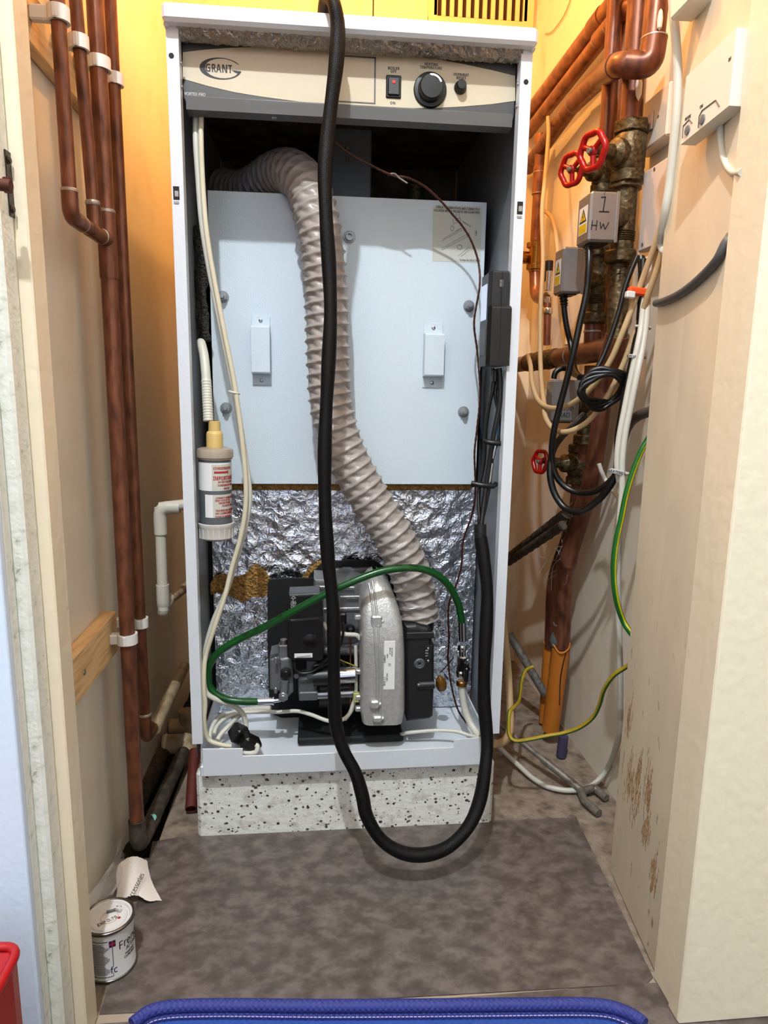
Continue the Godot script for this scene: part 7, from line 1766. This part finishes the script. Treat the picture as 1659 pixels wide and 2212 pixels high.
	poly.append(Vector2(-0.27, -0.90))
	var up = Transform3D(Basis(Vector3(1, 0, 0), Vector3(0, 0, -1), Vector3(0, 1, 0)), Vector3(0, 0.0, 0))
	part(bg, "body", extr(poly, 0.212, up, 0.006), M.bag_blue)
	var edge_in = []
	var outer = []
	for i in top.size():
		var p = top[i]
		outer.append(Vector2(p.x, -p.z))
		edge_in.append(p)
	part(bg, "edging", tube(spline(top, 5), 0.0065, 12), M.bag_edge, "dark blue bound edge")
	var band = []
	var inner = []
	var sp_ = spline(top, 5)
	for i in sp_.size():
		var p = sp_[i]
		var tn = (sp_[min(i + 1, sp_.size() - 1)] - sp_[max(i - 1, 0)]).normalized()
		var inn = Vector3(-tn.z, 0, tn.x) * 0.72
		band.append(Vector2(p.x, -p.z))
		var qn = p + inn * 0.014
		inner.append(qn)
	var bp = band.duplicate()
	for i in inner.size():
		var qn = inner[inner.size() - 1 - i]
		bp.append(Vector2(qn.x, -qn.z))
	part(bg, "binding", extr(bp, 0.004, Transform3D(up.basis, Vector3(0, 0.2115, 0)), 0.001), M.bag_edge)
	var sts = []
	var ev = even(inner, 0.0045)
	for i in range(0, ev.size() - 1):
		var a = ev[i]
		var b = ev[i + 1]
		sts.append(tube([Vector3(a.x, 0.2162, a.z).lerp(Vector3(b.x, 0.2162, b.z), 0.15), Vector3(a.x, 0.2162, a.z).lerp(Vector3(b.x, 0.2162, b.z), 0.85)], 0.00055, 5))
	part(bg, "stitching", join(sts), M.thread, "pale line of stitches")
	# red box at the edge of the frame
	var rb = thing("red_crate", "red plastic box at the edge beside the white panel", "box", Vector3(-0.45, 0.0, 0.62))
	part(rb, "shell", extr([Vector2(-0.378, -0.50), Vector2(-0.374, -0.52), Vector2(-0.374, -0.78), Vector2(-0.60, -0.78), Vector2(-0.60, -0.50)], 0.288, Transform3D(Basis(Vector3(1, 0, 0), Vector3(0, 0, -1), Vector3(0, 1, 0)), Vector3(-0.006, 0.0, 0.06)), 0.004), M.red_plastic)
	part(rb, "lip", tube(fillet([Vector3(-0.60, 0.288, 0.555), Vector3(-0.381, 0.288, 0.555), Vector3(-0.381, 0.288, 0.84)], 0.02), 0.005, 10), M.red_plastic)
	# pale panel against the door casing
	var wp = thing("leaning_board", "tall pale blue-white panel with rounded corner against door casing", "panel", Vector3(-0.7, 0, 0.47))
	var y1 = 1.065
	part(wp, "sheet", extr([Vector2(-1.0, 0.0), Vector2(-0.402, 0.0), Vector2(-0.402, y1 - 0.03), Vector2(-0.406, y1 - 0.012), Vector2(-0.416, y1), Vector2(-1.0, y1)], 0.010, at(Vector3(0, 0, 0.4685)), 0.003), M.panel_white)
	# old catch on the frame
	var hg = thing("door_catch", "tarnished metal catch plate screwed to the door stop", "catch", Vector3(-0.386, 1.0918, 0.4195))
	var k0 = Vector3(-0.387, 1.1259, 0.424)
	var k1 = Vector3(-0.387, 1.1264, 0.4051)
	var k2 = Vector3(-0.387, 1.0608, 0.407)
	var k3 = Vector3(-0.387, 1.0603, 0.423)
	part(hg, "plate", extr([Vector2(k0.z, k0.y), Vector2(k1.z, k1.y), Vector2(k2.z, k2.y), Vector2(k3.z, k3.y)], 0.0015, Transform3D(Basis(Vector3(0, 0, 1), Vector3(0, 1, 0), Vector3(-1, 0, 0)), Vector3(-0.3865, 0, 0))), M.tarnish)
	part(hg, "barrel", join([tube([Vector3(-0.3843, 1.083, 0.455), Vector3(-0.3709, 1.0818, 0.455)], 0.006, 14), tube([Vector3(-0.3768, 1.0909, 0.45), Vector3(-0.3761, 1.0767, 0.45)], 0.004, 10)]), mat("rust", Color(0.30, 0.13, 0.07), 0.7, 0.4))
	for q in [Vector3(-0.3855, 1.1169, 0.4183), Vector3(-0.3855, 1.068, 0.4184)]:
		part(hg, "screw", lathe([Vector2(0, 0), Vector2(0.0045, 0), Vector2(0.003, 0.0016), Vector2(0, 0.0018)], 12, aim(q, Vector3(1, 0, 0))), M.tarnish)
